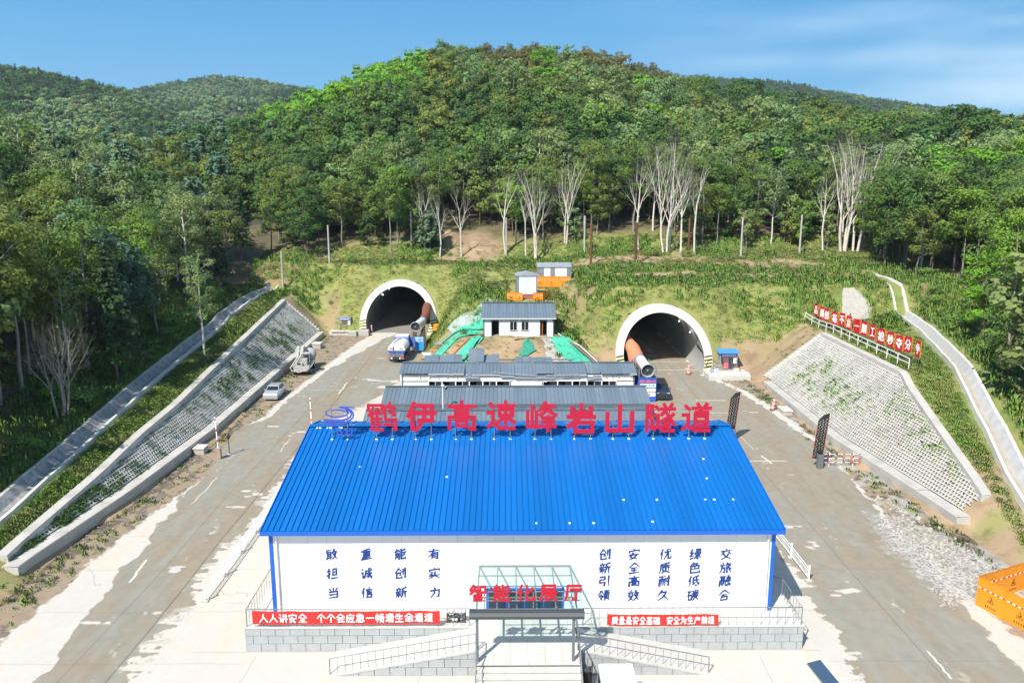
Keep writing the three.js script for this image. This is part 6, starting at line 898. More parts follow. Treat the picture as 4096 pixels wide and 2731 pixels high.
// ------------------------------------------------------------------ vehicles
function wheel(t, x, y, z, r, w, rimMat = M.steel) { const g = new THREE.CylinderGeometry(r, r, w, 20); g.rotateZ(Math.PI / 2); const o = part('wheel', g, M.rubber, t); o.position.set(x, y, z); const h = new THREE.CylinderGeometry(r * 0.62, r * 0.62, w + 0.02, 14); h.rotateZ(Math.PI / 2); part('rim', h, rimMat, o); return o; }
function car(name, label, cat, x, Z, turn, paint, o) {  // nose towards +z; o: L, W, H, hood (height), van
  const t = thing(name, label, cat, [x, 0, -Z], turn), L = o.L, W = o.W, H = o.H, hd = o.hood, y0 = 0.24;
  const body = [[-L / 2 + 0.05, y0], [L / 2 - 0.12, y0], [L / 2, y0 + 0.22], [L / 2 - 0.02, hd - 0.22], [L / 2 - 0.12, hd - 0.10], [o.cowl, hd + 0.06], [o.tail, hd + 0.08], [-L / 2 + 0.04, hd + 0.02], [-L / 2, y0 + 0.3]];
  const rot = new THREE.Matrix4().makeRotationY(-Y2); mb().prism(body, W, rot, 0.05).build('body', paint, t);
  const c0 = hd + 0.02, A = o.cab; // [front base, front top, rear top, rear base]
  const P = (z, y, s, f) => V3(s * (W / 2 - f), y, z), cab = mb().hexa([P(A[0], c0, -1, 0.05), P(A[0], c0, 1, 0.05), P(A[3], c0, 1, 0.05), P(A[3], c0, -1, 0.05), P(A[1], H, -1, 0.2), P(A[1], H, 1, 0.2), P(A[2], H, 1, 0.2), P(A[2], H, -1, 0.2)]); cab.build('cabin', paint, t);
  mb().rbox(0, H + 0.005, (A[1] + A[2]) / 2, W - 0.40, 0.05, A[1] - A[2] + 0.03, 0.024).build('roof_panel', paint, t);
  const k = (z0, z1, f) => mix(z0, z1, f), up = 0.86, lo = 0.12, off = 0.012;
  mb().quad(P(k(A[0], A[1], lo) + off, mix(c0, H, lo), -1, 0.14), P(k(A[0], A[1], lo) + off, mix(c0, H, lo), 1, 0.14), P(k(A[0], A[1], up) + off, mix(c0, H, up) + off, 1, 0.26), P(k(A[0], A[1], up) + off, mix(c0, H, up) + off, -1, 0.26)).build('windscreen', M.windowGlass, t);
  mb().quad(P(k(A[3], A[2], lo) - off, mix(c0, H, lo), 1, 0.14), P(k(A[3], A[2], lo) - off, mix(c0, H, lo), -1, 0.14), P(k(A[3], A[2], up) - off, mix(c0, H, up), -1, 0.26), P(k(A[3], A[2], up) - off, mix(c0, H, up), 1, 0.26)).build('rear_window', M.windowGlass, t);
  for (const s of [-1, 1]) for (const [fa, fb] of [[0.06, 0.47], [0.53, 0.94]]) { const zz = (f, v) => mix(mix(A[0], A[1], v), mix(A[3], A[2], v), f), q = [[fa, 0.15], [fb, 0.15], [fb, 0.84], [fa, 0.84]].map(([f, v]) => V3(s * (W / 2 - mix(0.05, 0.2, v) + 0.012), mix(c0, H, v), zz(f, v))); const b = mb(); s > 0 ? b.quad(q[0], q[1], q[2], q[3]) : b.quad(q[3], q[2], q[1], q[0]); b.build('side_window', M.windowGlass, t); }
  for (const s of [-1, 1]) { mb().rbox(s * (W / 2 - 0.26), hd - 0.22, L / 2 - 0.06, 0.36, 0.16, 0.16, 0.05, 0, -0.3).build('headlight', std([0.75, 0.77, 0.78], 0.15), t); mb().rbox(s * (W / 2 + 0.07), c0 + 0.10, A[0] - 0.32, 0.18, 0.12, 0.09, 0.03).build('mirror', paint, t); mb().rbox(s * (W / 2 - 0.2), hd - 0.1, -L / 2 + 0.02, 0.3, 0.16, 0.08, 0.02).build('tail_light', M.red, t); for (const z of [o.axF, o.axR]) { wheel(t, s * (W / 2 - 0.1), o.wr, z, o.wr, 0.22); } }
  mb().rbox(0, hd - 0.26, L / 2 - 0.01, 0.7, 0.1, 0.05, 0.02).box(0, y0 + 0.14, L / 2 - 0.01, 1.1, 0.1, 0.04).build('grille', M.black, t); mb().box(0, y0 + 0.3, L / 2 + 0.02, 0.44, 0.14, 0.02).build('number_plate', o.plate ?? M.blueSky, t); mb().rbox(0, y0 + 0.08, L / 2 - 0.05, W - 0.1, 0.12, 0.14, 0.05).build('bumper', paint, t);
  return t;
}
car('sedan_car', 'dusty silver saloon car parked on the soil beside the left kerb wall', 'car', -27.55, 90.3, 0.03, M.carPaint([0.40, 0.43, 0.45]), { L: 4.25, W: 1.66, H: 1.47, hood: 0.95, cowl: 1.0, tail: -1.5, cab: [1.15, 0.42, -0.95, -1.75], axF: 1.3, axR: -1.28, wr: 0.3 });
car('suv_car', 'dark blue-black people carrier parked beside the blue-wrapped fan stand', 'car', 18.35, 90.3, -0.06, M.carPaint([0.018, 0.022, 0.034]), { L: 4.6, W: 1.8, H: 1.72, hood: 1.1, cowl: 1.25, tail: -2.2, cab: [1.45, 0.7, -1.95, -2.25], axF: 1.4, axR: -1.4, wr: 0.34, plate: M.white });
car('white_car', 'white car whose roof just shows at the bottom edge right of the white van', 'car', 7.1, 32.2, Math.PI, M.carPaint([0.78, 0.78, 0.77]), { L: 4.3, W: 1.72, H: 1.46, hood: 0.95, cowl: 1.0, tail: -1.5, cab: [1.15, 0.45, -1.25, -2.0], axF: 1.3, axR: -1.3, wr: 0.31 });
{ // van with a high smooth roof, standing nose away
  const t = thing('white_van', 'white van with a long flat roof parked below the right ramp', 'van', [5.25, 0, -32.3], Math.PI), p = M.carPaint([0.80, 0.80, 0.79]); mb().rbox(0, 1.22, -0.3, 1.72, 1.72, 4.1, 0.14, 0, 0, 0, 3).build('body', p, t); mb().hexa([V3(-0.84, 0.4, 2.4), V3(0.84, 0.4, 2.4), V3(0.84, 0.4, 1.7), V3(-0.84, 0.4, 1.7), V3(-0.78, 1.15, 2.25), V3(0.78, 1.15, 2.25), V3(0.78, 1.15, 1.7), V3(-0.78, 1.15, 1.7)]).build('bonnet', p, t); mb().quad(V3(-0.72, 1.3, 1.78), V3(0.72, 1.3, 1.78), V3(0.66, 1.9, 1.765), V3(-0.66, 1.9, 1.765)).build('windscreen', M.windowGlass, t); for (const s of [-1, 1]) { mb().box(s * 0.868, 1.55, -0.2, 0.012, 0.5, 3.2).build('side_window', M.windowGlass, t); mb().box(0, 2.085, s * 0.0 - 0.3, 1.3, 0.012, 3.4).build('roof_rib', p, t); for (const z of [1.5, -1.6]) wheel(t, s * 0.76, 0.32, z, 0.32, 0.2); } mb().box(0, 1.5, -2.36, 1.3, 0.5, 0.02).build('rear_window', M.windowGlass, t);
}
{ // water tanker seen from behind
  const t = thing('water_tanker', 'blue and white water tanker standing with its tail towards the hall on the left road', 'truck', [-15.5, 0, -111.2], Math.PI - 0.03), cabP = M.carPaint([0.10, 0.17, 0.48]);
  mb().rbox(0, 1.75, 2.6, 2.2, 2.1, 1.7, 0.12).build('cab', cabP, t); mb().rbox(0, 2.86, 2.7, 2.0, 0.2, 1.4, 0.08).build('cab_roof', M.whitePaint, t); mb().box(0, 2.15, 3.46, 1.9, 0.8, 0.02).build('windscreen', M.windowGlass, t); mb().box(0, 2.2, 1.74, 1.5, 0.6, 0.02).build('rear_window', M.windowGlass, t);
  const up = new THREE.Shape(), lo = new THREE.Shape(); up.moveTo(-1.18, 0); up.bezierCurveTo(-1.2, 0.55, -0.8, 0.92, 0, 0.95); up.bezierCurveTo(0.8, 0.92, 1.2, 0.55, 1.18, 0); lo.moveTo(-1.18, 0); lo.lineTo(1.18, 0); lo.bezierCurveTo(1.15, -0.4, 0.85, -0.62, 0, -0.65); lo.bezierCurveTo(-0.85, -0.62, -1.15, -0.4, -1.18, 0);
  const ex = { depth: 4.1, bevelEnabled: true, bevelSize: 0.05, bevelThickness: 0.06, bevelSegments: 2, curveSegments: 10 }; mb().geo(new THREE.ExtrudeGeometry(up, ex), at(0, 1.72, -2.6)).build('tank', M.whitePaint, t); mb().geo(new THREE.ExtrudeGeometry(lo, ex), at(0, 1.71, -2.6)).build('tank_belly', M.blue, t);
  mb().box(0, 0.8, -0.2, 0.9, 0.24, 6.6).build('chassis', M.black, t); for (const s of [-1, 1]) { wheel(t, s * 0.95, 0.5, 2.4, 0.5, 0.3); wheel(t, s * 0.92, 0.5, -1.6, 0.5, 0.52); mb().rbox(s * 1.0, 0.75, 0.6, 0.4, 0.5, 1.6, 0.05).build('side_tank', M.darkSteel, t); mb().box(s * 1.0, 0.82, -3.36, 0.35, 0.14, 0.06).build('tail_light', M.red, t); }
  const fr = mb(); for (const y of [0.95, 1.35, 1.75]) fr.bar(V3(-0.95, y, -3.3), V3(0.95, y, -3.3), 0.05); for (const x of [-0.95, -0.3, 0.3, 0.95]) fr.bar(V3(x, 0.9, -3.3), V3(x, 1.8, -3.3), 0.05); fr.bar(V3(-1.1, 0.9, -2.9), V3(1.1, 0.9, -2.9), 0.06, 0.8).build('rear_platform', M.steel, t); mb().box(0, 0.74, -3.36, 1.3, 0.26, 0.05).build('bumper', M.whitePaint, t);
  const la = mb(); for (const x of [-0.05, 0.33]) la.bar(V3(x, 1.3, -2.74), V3(x, 2.72, -2.4), 0.04); for (let k = 0; k < 5; k++) la.bar(V3(-0.05, 1.5 + k * 0.26, -2.7 + k * 0.06), V3(0.33, 1.5 + k * 0.26, -2.7 + k * 0.06), 0.03); la.build('ladder', M.steel, t); mb().tube([V3(0.4, 1.1, -2.85), V3(0.42, 2.2, -2.75), V3(0.45, 2.72, -2.2), V3(0.1, 2.78, 0.2), V3(-0.8, 2.5, 0.7), V3(-1.2, 1.6, 0.6)], 0.05, 6).build('hose', M.black, t);
  { const g = new THREE.CylinderGeometry(0.32, 0.32, 0.14, 16); const o = part('hatch', g, std([0.4, 0.28, 0.24], 0.8), t); o.position.set(0.1, 2.74, 0.9); }
  mb().box(-1.5, 1.85, 2.75, 0.06, 1.5, 1.0, 1.0).build('open_door', cabP, t); ['临', '时'].forEach((c, k) => { const o = part('character', glyphOf(c, 0.26, 0.26, 0.035, 0.004), M.pinkRed, t); o.position.set(0.85 - k * 0.3, 1.98, -2.672); o.rotation.y = Math.PI; }); ['停', '车'].forEach((c, k) => { const o = part('character', glyphOf(c, 0.26, 0.26, 0.035, 0.004), M.pinkRed, t); o.position.set(-0.55 - k * 0.3, 1.98, -2.672); o.rotation.y = Math.PI; });
}
{ // concrete spraying machine, caked with grey dust
  const t = thing('spraying_machine', 'grey dust-caked concrete spraying machine on wheels beside the left kerb wall', 'construction machine', [-27.35, 0, -103.6], 0.10), D = M.dustGrey;
  mb().rbox(0, 0.95, 0, 2.0, 0.5, 6.0, 0.06).rbox(0, 0.72, 2.75, 1.9, 0.3, 0.8, 0.05).build('chassis', D, t); mb().prism([[-2.6, 1.2], [1.0, 1.2], [1.35, 2.2], [0.9, 3.0], [-0.3, 3.25], [-2.3, 2.5]], 1.1, new THREE.Matrix4().makeTranslation(-0.45, 0, 0).multiply(new THREE.Matrix4().makeRotationY(-Y2)), 0.05).build('hopper', D, t);
  mb().rbox(0.25, 1.62, 1.75, 0.9, 0.9, 1.0, 0.05).rbox(-0.3, 1.35, 2.3, 0.9, 0.5, 0.8, 0.05).build('engine_cover', D, t); mb().box(-0.3, 1.55, 2.72, 0.42, 0.22, 0.02).build('vent', M.black, t); mb().rbox(0.45, 2.68, 1.2, 1.15, 0.09, 1.25, 0.03).build('cab_roof', D, t); const ps = mb(); for (const [x, z] of [[-0.05, 1.75], [0.95, 1.75], [-0.05, 0.65], [0.95, 0.65]]) ps.bar(V3(x, 1.3, z), V3(x, 2.66, z), 0.06); ps.build('cab_post', D, t); mb().rbox(0.5, 1.75, 0.85, 0.5, 0.7, 0.3, 0.05).build('seat', M.darkSteel, t);
  mb().tube([V3(-0.9, 3.2, -1.0), V3(-0.5, 3.35, 0.6), V3(-0.55, 2.3, 1.9), V3(-1.2, 1.35, 2.7), V3(-1.45, 1.0, 2.9)], 0.07, 7).tube([V3(-0.2, 3.3, -1.2), V3(0.0, 3.3, 0.3), V3(-0.3, 2.2, 2.0), V3(-1.1, 1.2, 2.9)], 0.07, 7).build('delivery_hose', M.concretePale, t); mb().tube([V3(-1.5, 1.05, 2.7), V3(-1.1, 0.75, 3.35), V3(-0.1, 0.6, 3.55), V3(0.9, 0.9, 3.2), V3(1.3, 1.2, 2.4), V3(1.5, 1.6, 1.2)], 0.042, 7).build('looped_hose', M.concretePale, t);
  { const g = new THREE.SphereGeometry(0.85, 16, 12); g.scale(1, 1, 1.3); const o = part('mixing_drum', g, D, t); o.position.set(0.45, 1.75, -2.4); o.rotation.x = 0.3; } for (const s of [-1, 1]) for (const z of [2.1, -1.5]) wheel(t, s * 0.95, 0.45, z, 0.45, 0.34, D);
}
{ // loader inside the right tunnel
  const t = thing('wheel_loader', 'dark wheel loader parked just inside the right tunnel behind the orange duct', 'loader', [17.75, 0, -107.5], Math.PI), P = std([0.06, 0.055, 0.05], 0.8); mb().rbox(0, 1.45, -2.0, 1.7, 1.0, 2.4, 0.12).build('engine_hood', P, t); mb().rbox(0, 0.95, -3.1, 2.3, 0.7, 0.5, 0.08).build('counterweight', P, t); mb().rbox(0, 2.35, 0.1, 1.5, 1.5, 1.5, 0.08).build('cab', M.windowGlass, t); mb().rbox(0, 3.16, 0.1, 1.75, 0.14, 1.8, 0.05).build('cab_roof', P, t); mb().box(0, 1.35, 0.8, 1.2, 0.9, 2.6).build('frame', P, t); mb().prism([[0, 0.2], [1.3, 0.2], [1.1, 1.3], [0.2, 1.3]], 2.7, new THREE.Matrix4().makeTranslation(0, 0, 3.0).multiply(new THREE.Matrix4().makeRotationY(-Y2))).build('bucket', P, t); mb().box(0, 1.6, -3.22, 0.8, 0.42, 0.02).build('rear_grille', std([0.05, 0.10, 0.16], 0.5), t); for (const s of [-1, 1]) { mb().bar(V3(s * 0.6, 1.6, 1.0), V3(s * 0.6, 1.0, 3.2), 0.2, 0.3).build('lift_arm', P, t); mb().rbox(s * 0.95, 2.7, -0.2, 0.12, 0.35, 0.25, 0.03).build('mirror', P, t); for (const z of [1.5, -1.5]) wheel(t, s * 1.02, 0.78, z, 0.78, 0.55, P); }
}
// ------------------------------------------------------------------ tunnel fans
function fan(label, x, y, zf, L, r, dx, duct, tube) {
  const t = thing('tunnel_fan', label, 'ventilation fan', [x, y, -zf]), prof_ = [[r * 1.02, 0.0], [r * 1.12, 0.02], [r * 0.98, 0.35], [r * 0.86, 0.8], [r * 0.86, L - 0.5]], b = mb(), n = 28;
  const ring = (k) => { const [R, d] = prof_[k]; return range(0, 1, n).map((a) => V3(Math.cos(a * 6.28319) * R + dx * d / L, Math.sin(a * 6.28319) * R, -d)); };
  const body = mb(), lip = mb(); for (let k = 0; k + 1 < prof_.length; k++) { const A = ring(k), B = ring(k + 1); for (let j = 0; j < n; j++) (k < 2 ? lip : body).quad(A[j], A[j + 1], B[j + 1], B[j]); } lip.build('bell_mouth', M.galv, t); body.build('casing', tube, t);
  const e = mb(), A = ring(4), c = V3(dx, 0, -L + 0.5); { const pr = [[r * 0.90, L - 0.52], [r * 0.90, L]]; const q = (R, d) => range(0, 1, n).map((a) => V3(Math.cos(a * 6.28319) * R + dx * d / L, Math.sin(a * 6.28319) * R, -d)); const X = q(...pr[0]), Y = q(...pr[1]); for (let j = 0; j < n; j++) e.quad(X[j], X[j + 1], Y[j + 1], Y[j]); } e.build('blue_collar', M.blueSky, t);
  const g = new THREE.CircleGeometry(r * 0.9, 24); g.translate(0, 0, -0.42); part('fan_back', g, M.black, t); const gr = mb(); for (let k = -4; k <= 4; k++) { const h = Math.sqrt(Math.max(0, 1 - (k / 4.6) ** 2)) * r * 0.9; gr.bar(V3(k / 4.6 * r * 0.9, -h, -0.3), V3(k / 4.6 * r * 0.9, h, -0.3), 0.02); gr.bar(V3(-h, k / 4.6 * r * 0.9, -0.31), V3(h, k / 4.6 * r * 0.9, -0.31), 0.02); } gr.build('grille', M.greySteel, t); const hub = new THREE.SphereGeometry(r * 0.17, 12, 8); hub.translate(0, 0, -0.28); part('hub', hub, M.steel, t);
  const d = thing('air_duct', duct[0], 'air duct', [0, 0, 0]); mb().tube(duct[1].map((p) => V3(p[0], p[1], -p[2])), duct[2], 16).build('duct', duct[3], d);
  return t;
}
fan('ventilation fan on a rusty steel stand at the right side of the left portal', -13.55, 4.0, 114.6, 5.6, 0.68, 0.55, ['dark red flexible duct running from the left fan into the tunnel', [[-13.0, 4.0, 120.2], [-12.9, 4.2, 124], [-13.4, 4.3, 130], [-13.9, 4.5, 150]], [0.62, 0.7, 0.75, 0.75], weather([0.20, 0.06, 0.035], 0.3, 6, 90, 1.5, 0.8)], weather([0.58, 0.62, 0.62], 0.1, 5, 91, 2, 0.5));
fan('large white ventilation fan on the blue-wrapped stand at the left side of the right portal', 16.3, 3.7, 87.6, 6.0, 0.72, 0.1, ['fat orange flexible duct running from the right fan into the tunnel', [[16.35, 3.6, 93.6], [16.3, 2.9, 95.3], [16.6, 3.0, 98], [16.9, 3.2, 102], [16.7, 3.4, 108], [16.6, 3.6, 135]], [0.62, 0.95, 1.0, 0.9, 0.8, 0.8], M.orangeCloth], M.whitePaint);
{ const t = thing('fan_stand', 'rusty steel trestle carrying the left fan', 'stand', [-13.3, 0, -117.2]), b = mb(); for (const z of [-2.4, -0.8, 0.8, 2.4]) { for (const x of [-0.75, 0.75]) b.bar(V3(x, 0, z), V3(x * 0.8, 3.3, z), 0.12); b.bar(V3(-0.75, 0.1, z), V3(0.62, 3.2, z), 0.07); b.bar(V3(-0.7, 1.7, z), V3(0.7, 1.7, z), 0.08); } for (const x of [-0.6, 0.6]) b.bar(V3(x, 3.3, -2.6), V3(x, 3.3, 2.6), 0.12); b.build('trestle', M.rustDark, t); mb().box(0.9, 2.3, 0.3, 0.06, 1.3, 0.7, 0, 0, 0.25).build('orange_plate', M.orange, t); }
{ const t = thing('fan_stand', 'steel stand wrapped in blue tarpaulin carrying the right fan, with notices on its front', 'stand', [16.3, 0, -90.3]), b = mb(); for (const z of [-2.6, 0, 2.55]) for (const x of [-1.0, 1.0]) b.bar(V3(x, 0, z), V3(x, 3.9, z), 0.1); for (const x of [-1.0, 1.0]) { b.bar(V3(x, 2.85, -2.6), V3(x, 2.85, 2.55), 0.1); b.bar(V3(x, 3.9, -2.6), V3(x, 3.9, 2.55), 0.05); b.bar(V3(x, 3.4, -2.6), V3(x, 3.4, 2.55), 0.04); } b.build('frame', M.steel, t);
  const tp = mb(); const R = rng(3); for (let k = 0; k < 9; k++) { const z0 = -2.6 + k * 0.57, z1 = z0 + 0.57, a = -1.06 - R() * 0.12, c = -1.06 - R() * 0.12; tp.quad(V3(a, 0.1, z0), V3(c, 0.1, z1), V3(c + 0.06, 3.1 + R() * 0.3, z1), V3(a + 0.06, 3.0 + R() * 0.3, z0)); tp.quad(V3(1.05, 0.1, z1), V3(1.05, 0.1, z0), V3(1.04, 2.8, z0), V3(1.04, 2.8, z1)); } tp.build('tarpaulin', Object.assign(M.blueTarp.clone(), { side: THREE.DoubleSide }), t);
  mb().box(0, 1.45, 2.62, 2.06, 2.9, 0.03).build('front_sheet', M.blueTarp, t); [...'非施工人员禁止入内'].forEach((c, k) => { const o = part('character', glyphOf(c, 0.2, 0.3, 0.04, 0.006), M.pinkRed, t); o.position.set(-0.84 + k * 0.21, 2.45, 2.645); });
  [[1.95, 3], [1.4, 3], [0.86, 2]].forEach(([y, n], r) => { mb().box(0.05, y, 2.65, 1.8, 0.42, 0.02).build('notice', M.white, t); const mk = mb(); for (let k = 0; k < n + 1; k++) mk.box(-0.6 + k * 0.42, y, 2.664, 0.22, 0.22, 0.008, 0, 0, r === 1 ? 0.78 : 0); mk.build('notice_symbol', [M.blueSky, M.yellow, M.red][r], t); }); }
{ const t = thing('warning_board', 'light blue board with white characters beside the tanker', 'sign', [-13.0, 0, -114.4], 0.1); mb().box(0, 1.55, 0, 1.35, 2.1, 0.05).build('board', M.blueSky, t); [...'非施工人员'].forEach((c, k) => { const o = part('character', glyphOf(c, 0.22, 0.3, 0.045, 0.006), M.white, t); o.position.set(-0.48 + k * 0.24, 2.35, 0.026); }); [...'禁止入内'].forEach((c, k) => { const o = part('character', glyphOf(c, 0.24, 0.3, 0.045, 0.006), M.white, t); o.position.set(-0.42 + k * 0.28, 1.95, 0.026); }); for (const x of [-0.5, 0.5]) mb().box(x, 0.3, -0.03, 0.06, 0.6, 0.06).build('leg', M.steel, t); }
// ------------------------------------------------------------------ gates, rails, cones
function boom(label, x, Z, lean) { const t = thing('barrier_gate', label, 'barrier gate', [x, 0, -Z]); mb().rbox(0, 0.5, 0, 0.42, 1.0, 0.36, 0.03).build('gate_box', weather([0.36, 0.25, 0.19], 0.2, 6, 92, 1, 0.8), t); mb().box(0, 1.03, 0, 0.46, 0.06, 0.4).build('lid', M.galv, t); const a = [mb(), mb()]; const L = 3.0, n = 15; for (let k = 0; k < n; k++) { const y0 = 1.05 + L * k / n, y1 = 1.05 + L * (k + 1) / n, X = (y) => lean * (y - 1.05); a[k % 5 === 3 ? 1 : 0].bar(V3(X(y0), y0, 0.1), V3(X(y1), y1, 0.1), 0.09, 0.05, V3(0, 0, 1)); } a[0].build('boom', M.white, t); a[1].build('red_band', M.red, t); return t; }
boom('raised red and white boom of the barrier gate at the left road edge', -26.45, 68.75, -0.03); boom('raised red and white boom rising behind the left edge of the blue roof', -19.45, 75.2, -0.01);
{ const t = thing('camera_post', 'thin dark sensor post with a black box beside the left barrier gate', 'post', [-25.95, 0, -70.0]); mb().box(0, 0.75, 0, 0.07, 1.5, 0.07).build('post', M.darkSteel, t); mb().rbox(0, 1.65, 0, 0.26, 0.34, 0.2, 0.03).build('sensor_box', M.black, t); mb().box(0, 0.03, 0, 0.3, 0.06, 0.3).build('base_plate', M.concrete, t); }
function advertGate(label, x, Z, box) { // a raised gate leaf of perforated black panel
  const t = thing('panel_gate', label, 'barrier gate', [x, 0, -Z]), leaf = new THREE.Shape([[-0.42, 0], [0.42, 0], [0.42, 4.35], [-0.05, 4.1], [-0.42, 3.5]].map((q) => new THREE.Vector2(...q)));
  for (let r = 0; r < 26; r++) for (let c = 0; c < 3; c++) { const y = 0.2 + r * 0.155, X = -0.24 + c * 0.24 + (r % 2) * 0.06 - 0.03; if (y > 3.3 + (X + 0.42) * 0.9) continue; const h = new THREE.Path(); h.absellipse(X, y, 0.058, 0.048, 0, 6.2832, true); leaf.holes.push(h); }
  const g = new THREE.ExtrudeGeometry(leaf, { depth: 0.05, bevelEnabled: false, curveSegments: 3 }); g.rotateY(-0.45); g.translate(0, 0.75, 0); const o = part('gate_leaf', g, M.black, t); o.rotation.z = -0.09;
  const rd = mb(); for (let k = 0; k < 5; k++) for (const s of [-1, 1]) { const y = 1.0 + k * 0.78 + (s > 0 ? 0.3 : 0); if (s < 0 && y > 3.6) continue; rd.box(Math.cos(0.45) * 0.40 * s, y, Math.sin(0.45) * 0.40 * s + 0.03, 0.05, 0.3, 0.10); } const q = rd.build('red_reflector', M.red, t); q.rotation.z = -0.09;
  if (box) { mb().rbox(0.25, 0.62, 0.25, 0.5, 1.25, 0.42, 0.03).build('gate_box', M.greySteel, t); mb().box(0.27, 0.85, 0.37, 0.36, 0.34, 0.02).build('screen', M.rust, t); mb().rbox(0.3, 1.4, 0.1, 0.4, 0.36, 0.3, 0.05).build('lamp_hood', M.black, t); }
  return t; }
advertGate('raised black perforated gate leaf with red reflectors standing beside the right road', 27.6, 66.2, true); advertGate('raised black perforated gate leaf rising behind the right edge of the blue roof', 21.9, 73.6, true);
{ const t = thing('guard_rail', 'red and white pipe rail between the black gate and the right kerb wall', 'railing', [28.4, 0, -66.4]); const w = mb(), r = mb(); for (const y of [0.35, 0.75, 1.12]) for (let k = 0; k < 14; k++) (k % 3 === 1 ? r : w).bar(V3(k * 0.235, y, 0), V3((k + 1) * 0.235, y, 0), 0.05); for (const x of [0.45, 2.6]) for (let k = 0; k < 5; k++) (k % 2 ? r : w).bar(V3(x, k * 0.26, 0.02), V3(x, (k + 1) * 0.26, 0.02), 0.07); w.build('white_pipe', M.white, t); r.build('red_pipe', M.red, t); }
function pedRail(label, pts, dense) { const t = thing('road_railing', label, 'railing', [0, 0, 0]); for (let k = 0; k < pts.length; k++) { const [x, Z] = pts[k]; mb().box(x, 0.5, -Z, 0.09, 1.0, 0.09).box(x, 1.03, -Z, 0.12, 0.06, 0.12).build('post', M.white, t); mb().box(x, 0.04, -Z, 0.4, 0.08, 0.3).build('foot', M.concrete, t); if (!k) continue; const [a, b] = pts[k - 1], A = V3(a, 0, -b), B = V3(x, 0, -Z); const rl = mb(); for (const y of dense ? [0.2, 0.62, 0.82] : [0.2, 0.86]) rl.bar(A.clone().setY(y), B.clone().setY(y), 0.045); rl.build('rail', M.white, t); const n = 15; const bg = mb().box(0, dense ? 0.42 : 0.53, 0, 0.028, dense ? 0.44 : 0.66, 0.028).shape(); for (let j = 1; j < n; j++) { const o = part('baluster', bg, M.white, t); o.position.copy(A.clone().lerp(B, j / n)); } } }
pedRail('white steel road railing along the yard left of the hall', [[-18.25, 43.5], [-18.2, 46.7], [-18.2, 49.9], [-18.2, 53.1], [-18.2, 56.3], [-18.2, 59.5]]); pedRail('white steel road railing along the road right of the hall', [[19.2, 45.75], [19.2, 48.9], [19.15, 52], [19.15, 55.1], [19.1, 58.2]], true);
function cone(label, x, Z, tilt = 0) { const t = thing('traffic_post', label, 'traffic cone', [x, 0, -Z]); const g = [mb(), mb()]; for (let k = 0; k < 6; k++) { const r0 = 0.19 - k * 0.012, c = new THREE.CylinderGeometry(r0 - 0.012, r0, 0.2, 12); g[k % 2].geo(c, at(0, 0.16 + k * 0.2, 0)); } const o = g[0].build('red_band', M.pinkRed, t); const p = g[1].build('white_band', std([0.75, 0.5, 0.5], 0.6), t); mb().box(0, 0.03, 0, 0.5, 0.06, 0.5).build('base', M.rubber, t); t.rotation.z = tilt; }
cone('red and white traffic post at the left foot of the left tunnel', -23.0, 131.5); cone('red and white traffic post on the right road inside the right portal', 24.2, 101.0); cone('leaning red and white traffic post on the gravel below the right block slope', 29.75, 84.2, -0.12);
// ------------------------------------------------------------------ electrical cages on their slabs
function cage(label, x, y, Z, w, d, h, roof) { const t = thing('switch_cage', label, 'electrical cage', [x, y, -Z]); const b = mb(); for (const X of [-w / 2, w / 2]) for (const z of [-d / 2, d / 2]) b.box(X, h / 2, z, 0.06, h, 0.06); for (const yy of [0.05, h]) for (const z of [-d / 2, d / 2]) b.box(0, yy, z, w, 0.05, 0.05); for (const yy of [0.05, h]) for (const X of [-w / 2, w / 2]) b.box(X, yy, 0, 0.05, 0.05, d); b.build('cage_frame', M.galv, t); const g = mb().box(0, h / 2, 0, 0.022, h - 0.06, 0.022).shape(); for (let k = 1; k < 12; k++) { const o = part('bar', g, M.galv, t); o.position.set(-w / 2 + w * k / 12, 0, d / 2); } for (let k = 1; k < 8; k++) for (const s of [-1, 1]) { const o = part('bar', g, M.galv, t); o.position.set(s * w / 2, 0, -d / 2 + d * k / 8); } mb().rbox(-0.1, 0.85, -0.1, 0.55, 1.6, 0.5, 0.03).build('switch_box', M.pinkRed, t); mb().rbox(0.55, 0.8, -0.2, 0.5, 1.3, 0.4, 0.03).build('dark_box', M.black, t); mb().box(0, h - 0.22, d / 2 + 0.03, w * 0.95, 0.36, 0.02).build('name_board', M.blue, t); const bl = mb(); for (let k = 0; k < 7; k++) bl.box(-w * 0.36 + k * w * 0.12, h - 0.22, d / 2 + 0.044, 0.13, 0.2, 0.008); bl.build('board_lettering', M.white, t); mb().box(w * 0.36, h * 0.58, d / 2 + 0.03, 0.4, 0.72, 0.02).build('notice', M.white, t); mb().box(w * 0.36, h * 0.60, d / 2 + 0.043, 0.32, 0.14, 0.008).build('notice_band', M.yellow, t); if (roof) mb().hexa([V3(-w / 2 - 0.25, h + 0.04, d / 2 + 0.3), V3(w / 2 + 0.25, h + 0.04, d / 2 + 0.3), V3(w / 2 + 0.25, h + 0.24, -d / 2 - 0.2), V3(-w / 2 - 0.25, h + 0.24, -d / 2 - 0.2), V3(-w / 2 - 0.25, h + 0.09, d / 2 + 0.3), V3(w / 2 + 0.25, h + 0.09, d / 2 + 0.3), V3(w / 2 + 0.25, h + 0.29, -d / 2 - 0.2), V3(-w / 2 - 0.25, h + 0.29, -d / 2 - 0.2)]).build('roof', std([0.06, 0.26, 0.62], 0.5), t); else mb().box(0, h + 0.05, d * 0.1, w, 0.03, d * 0.7).build('roof', M.galv, t); }
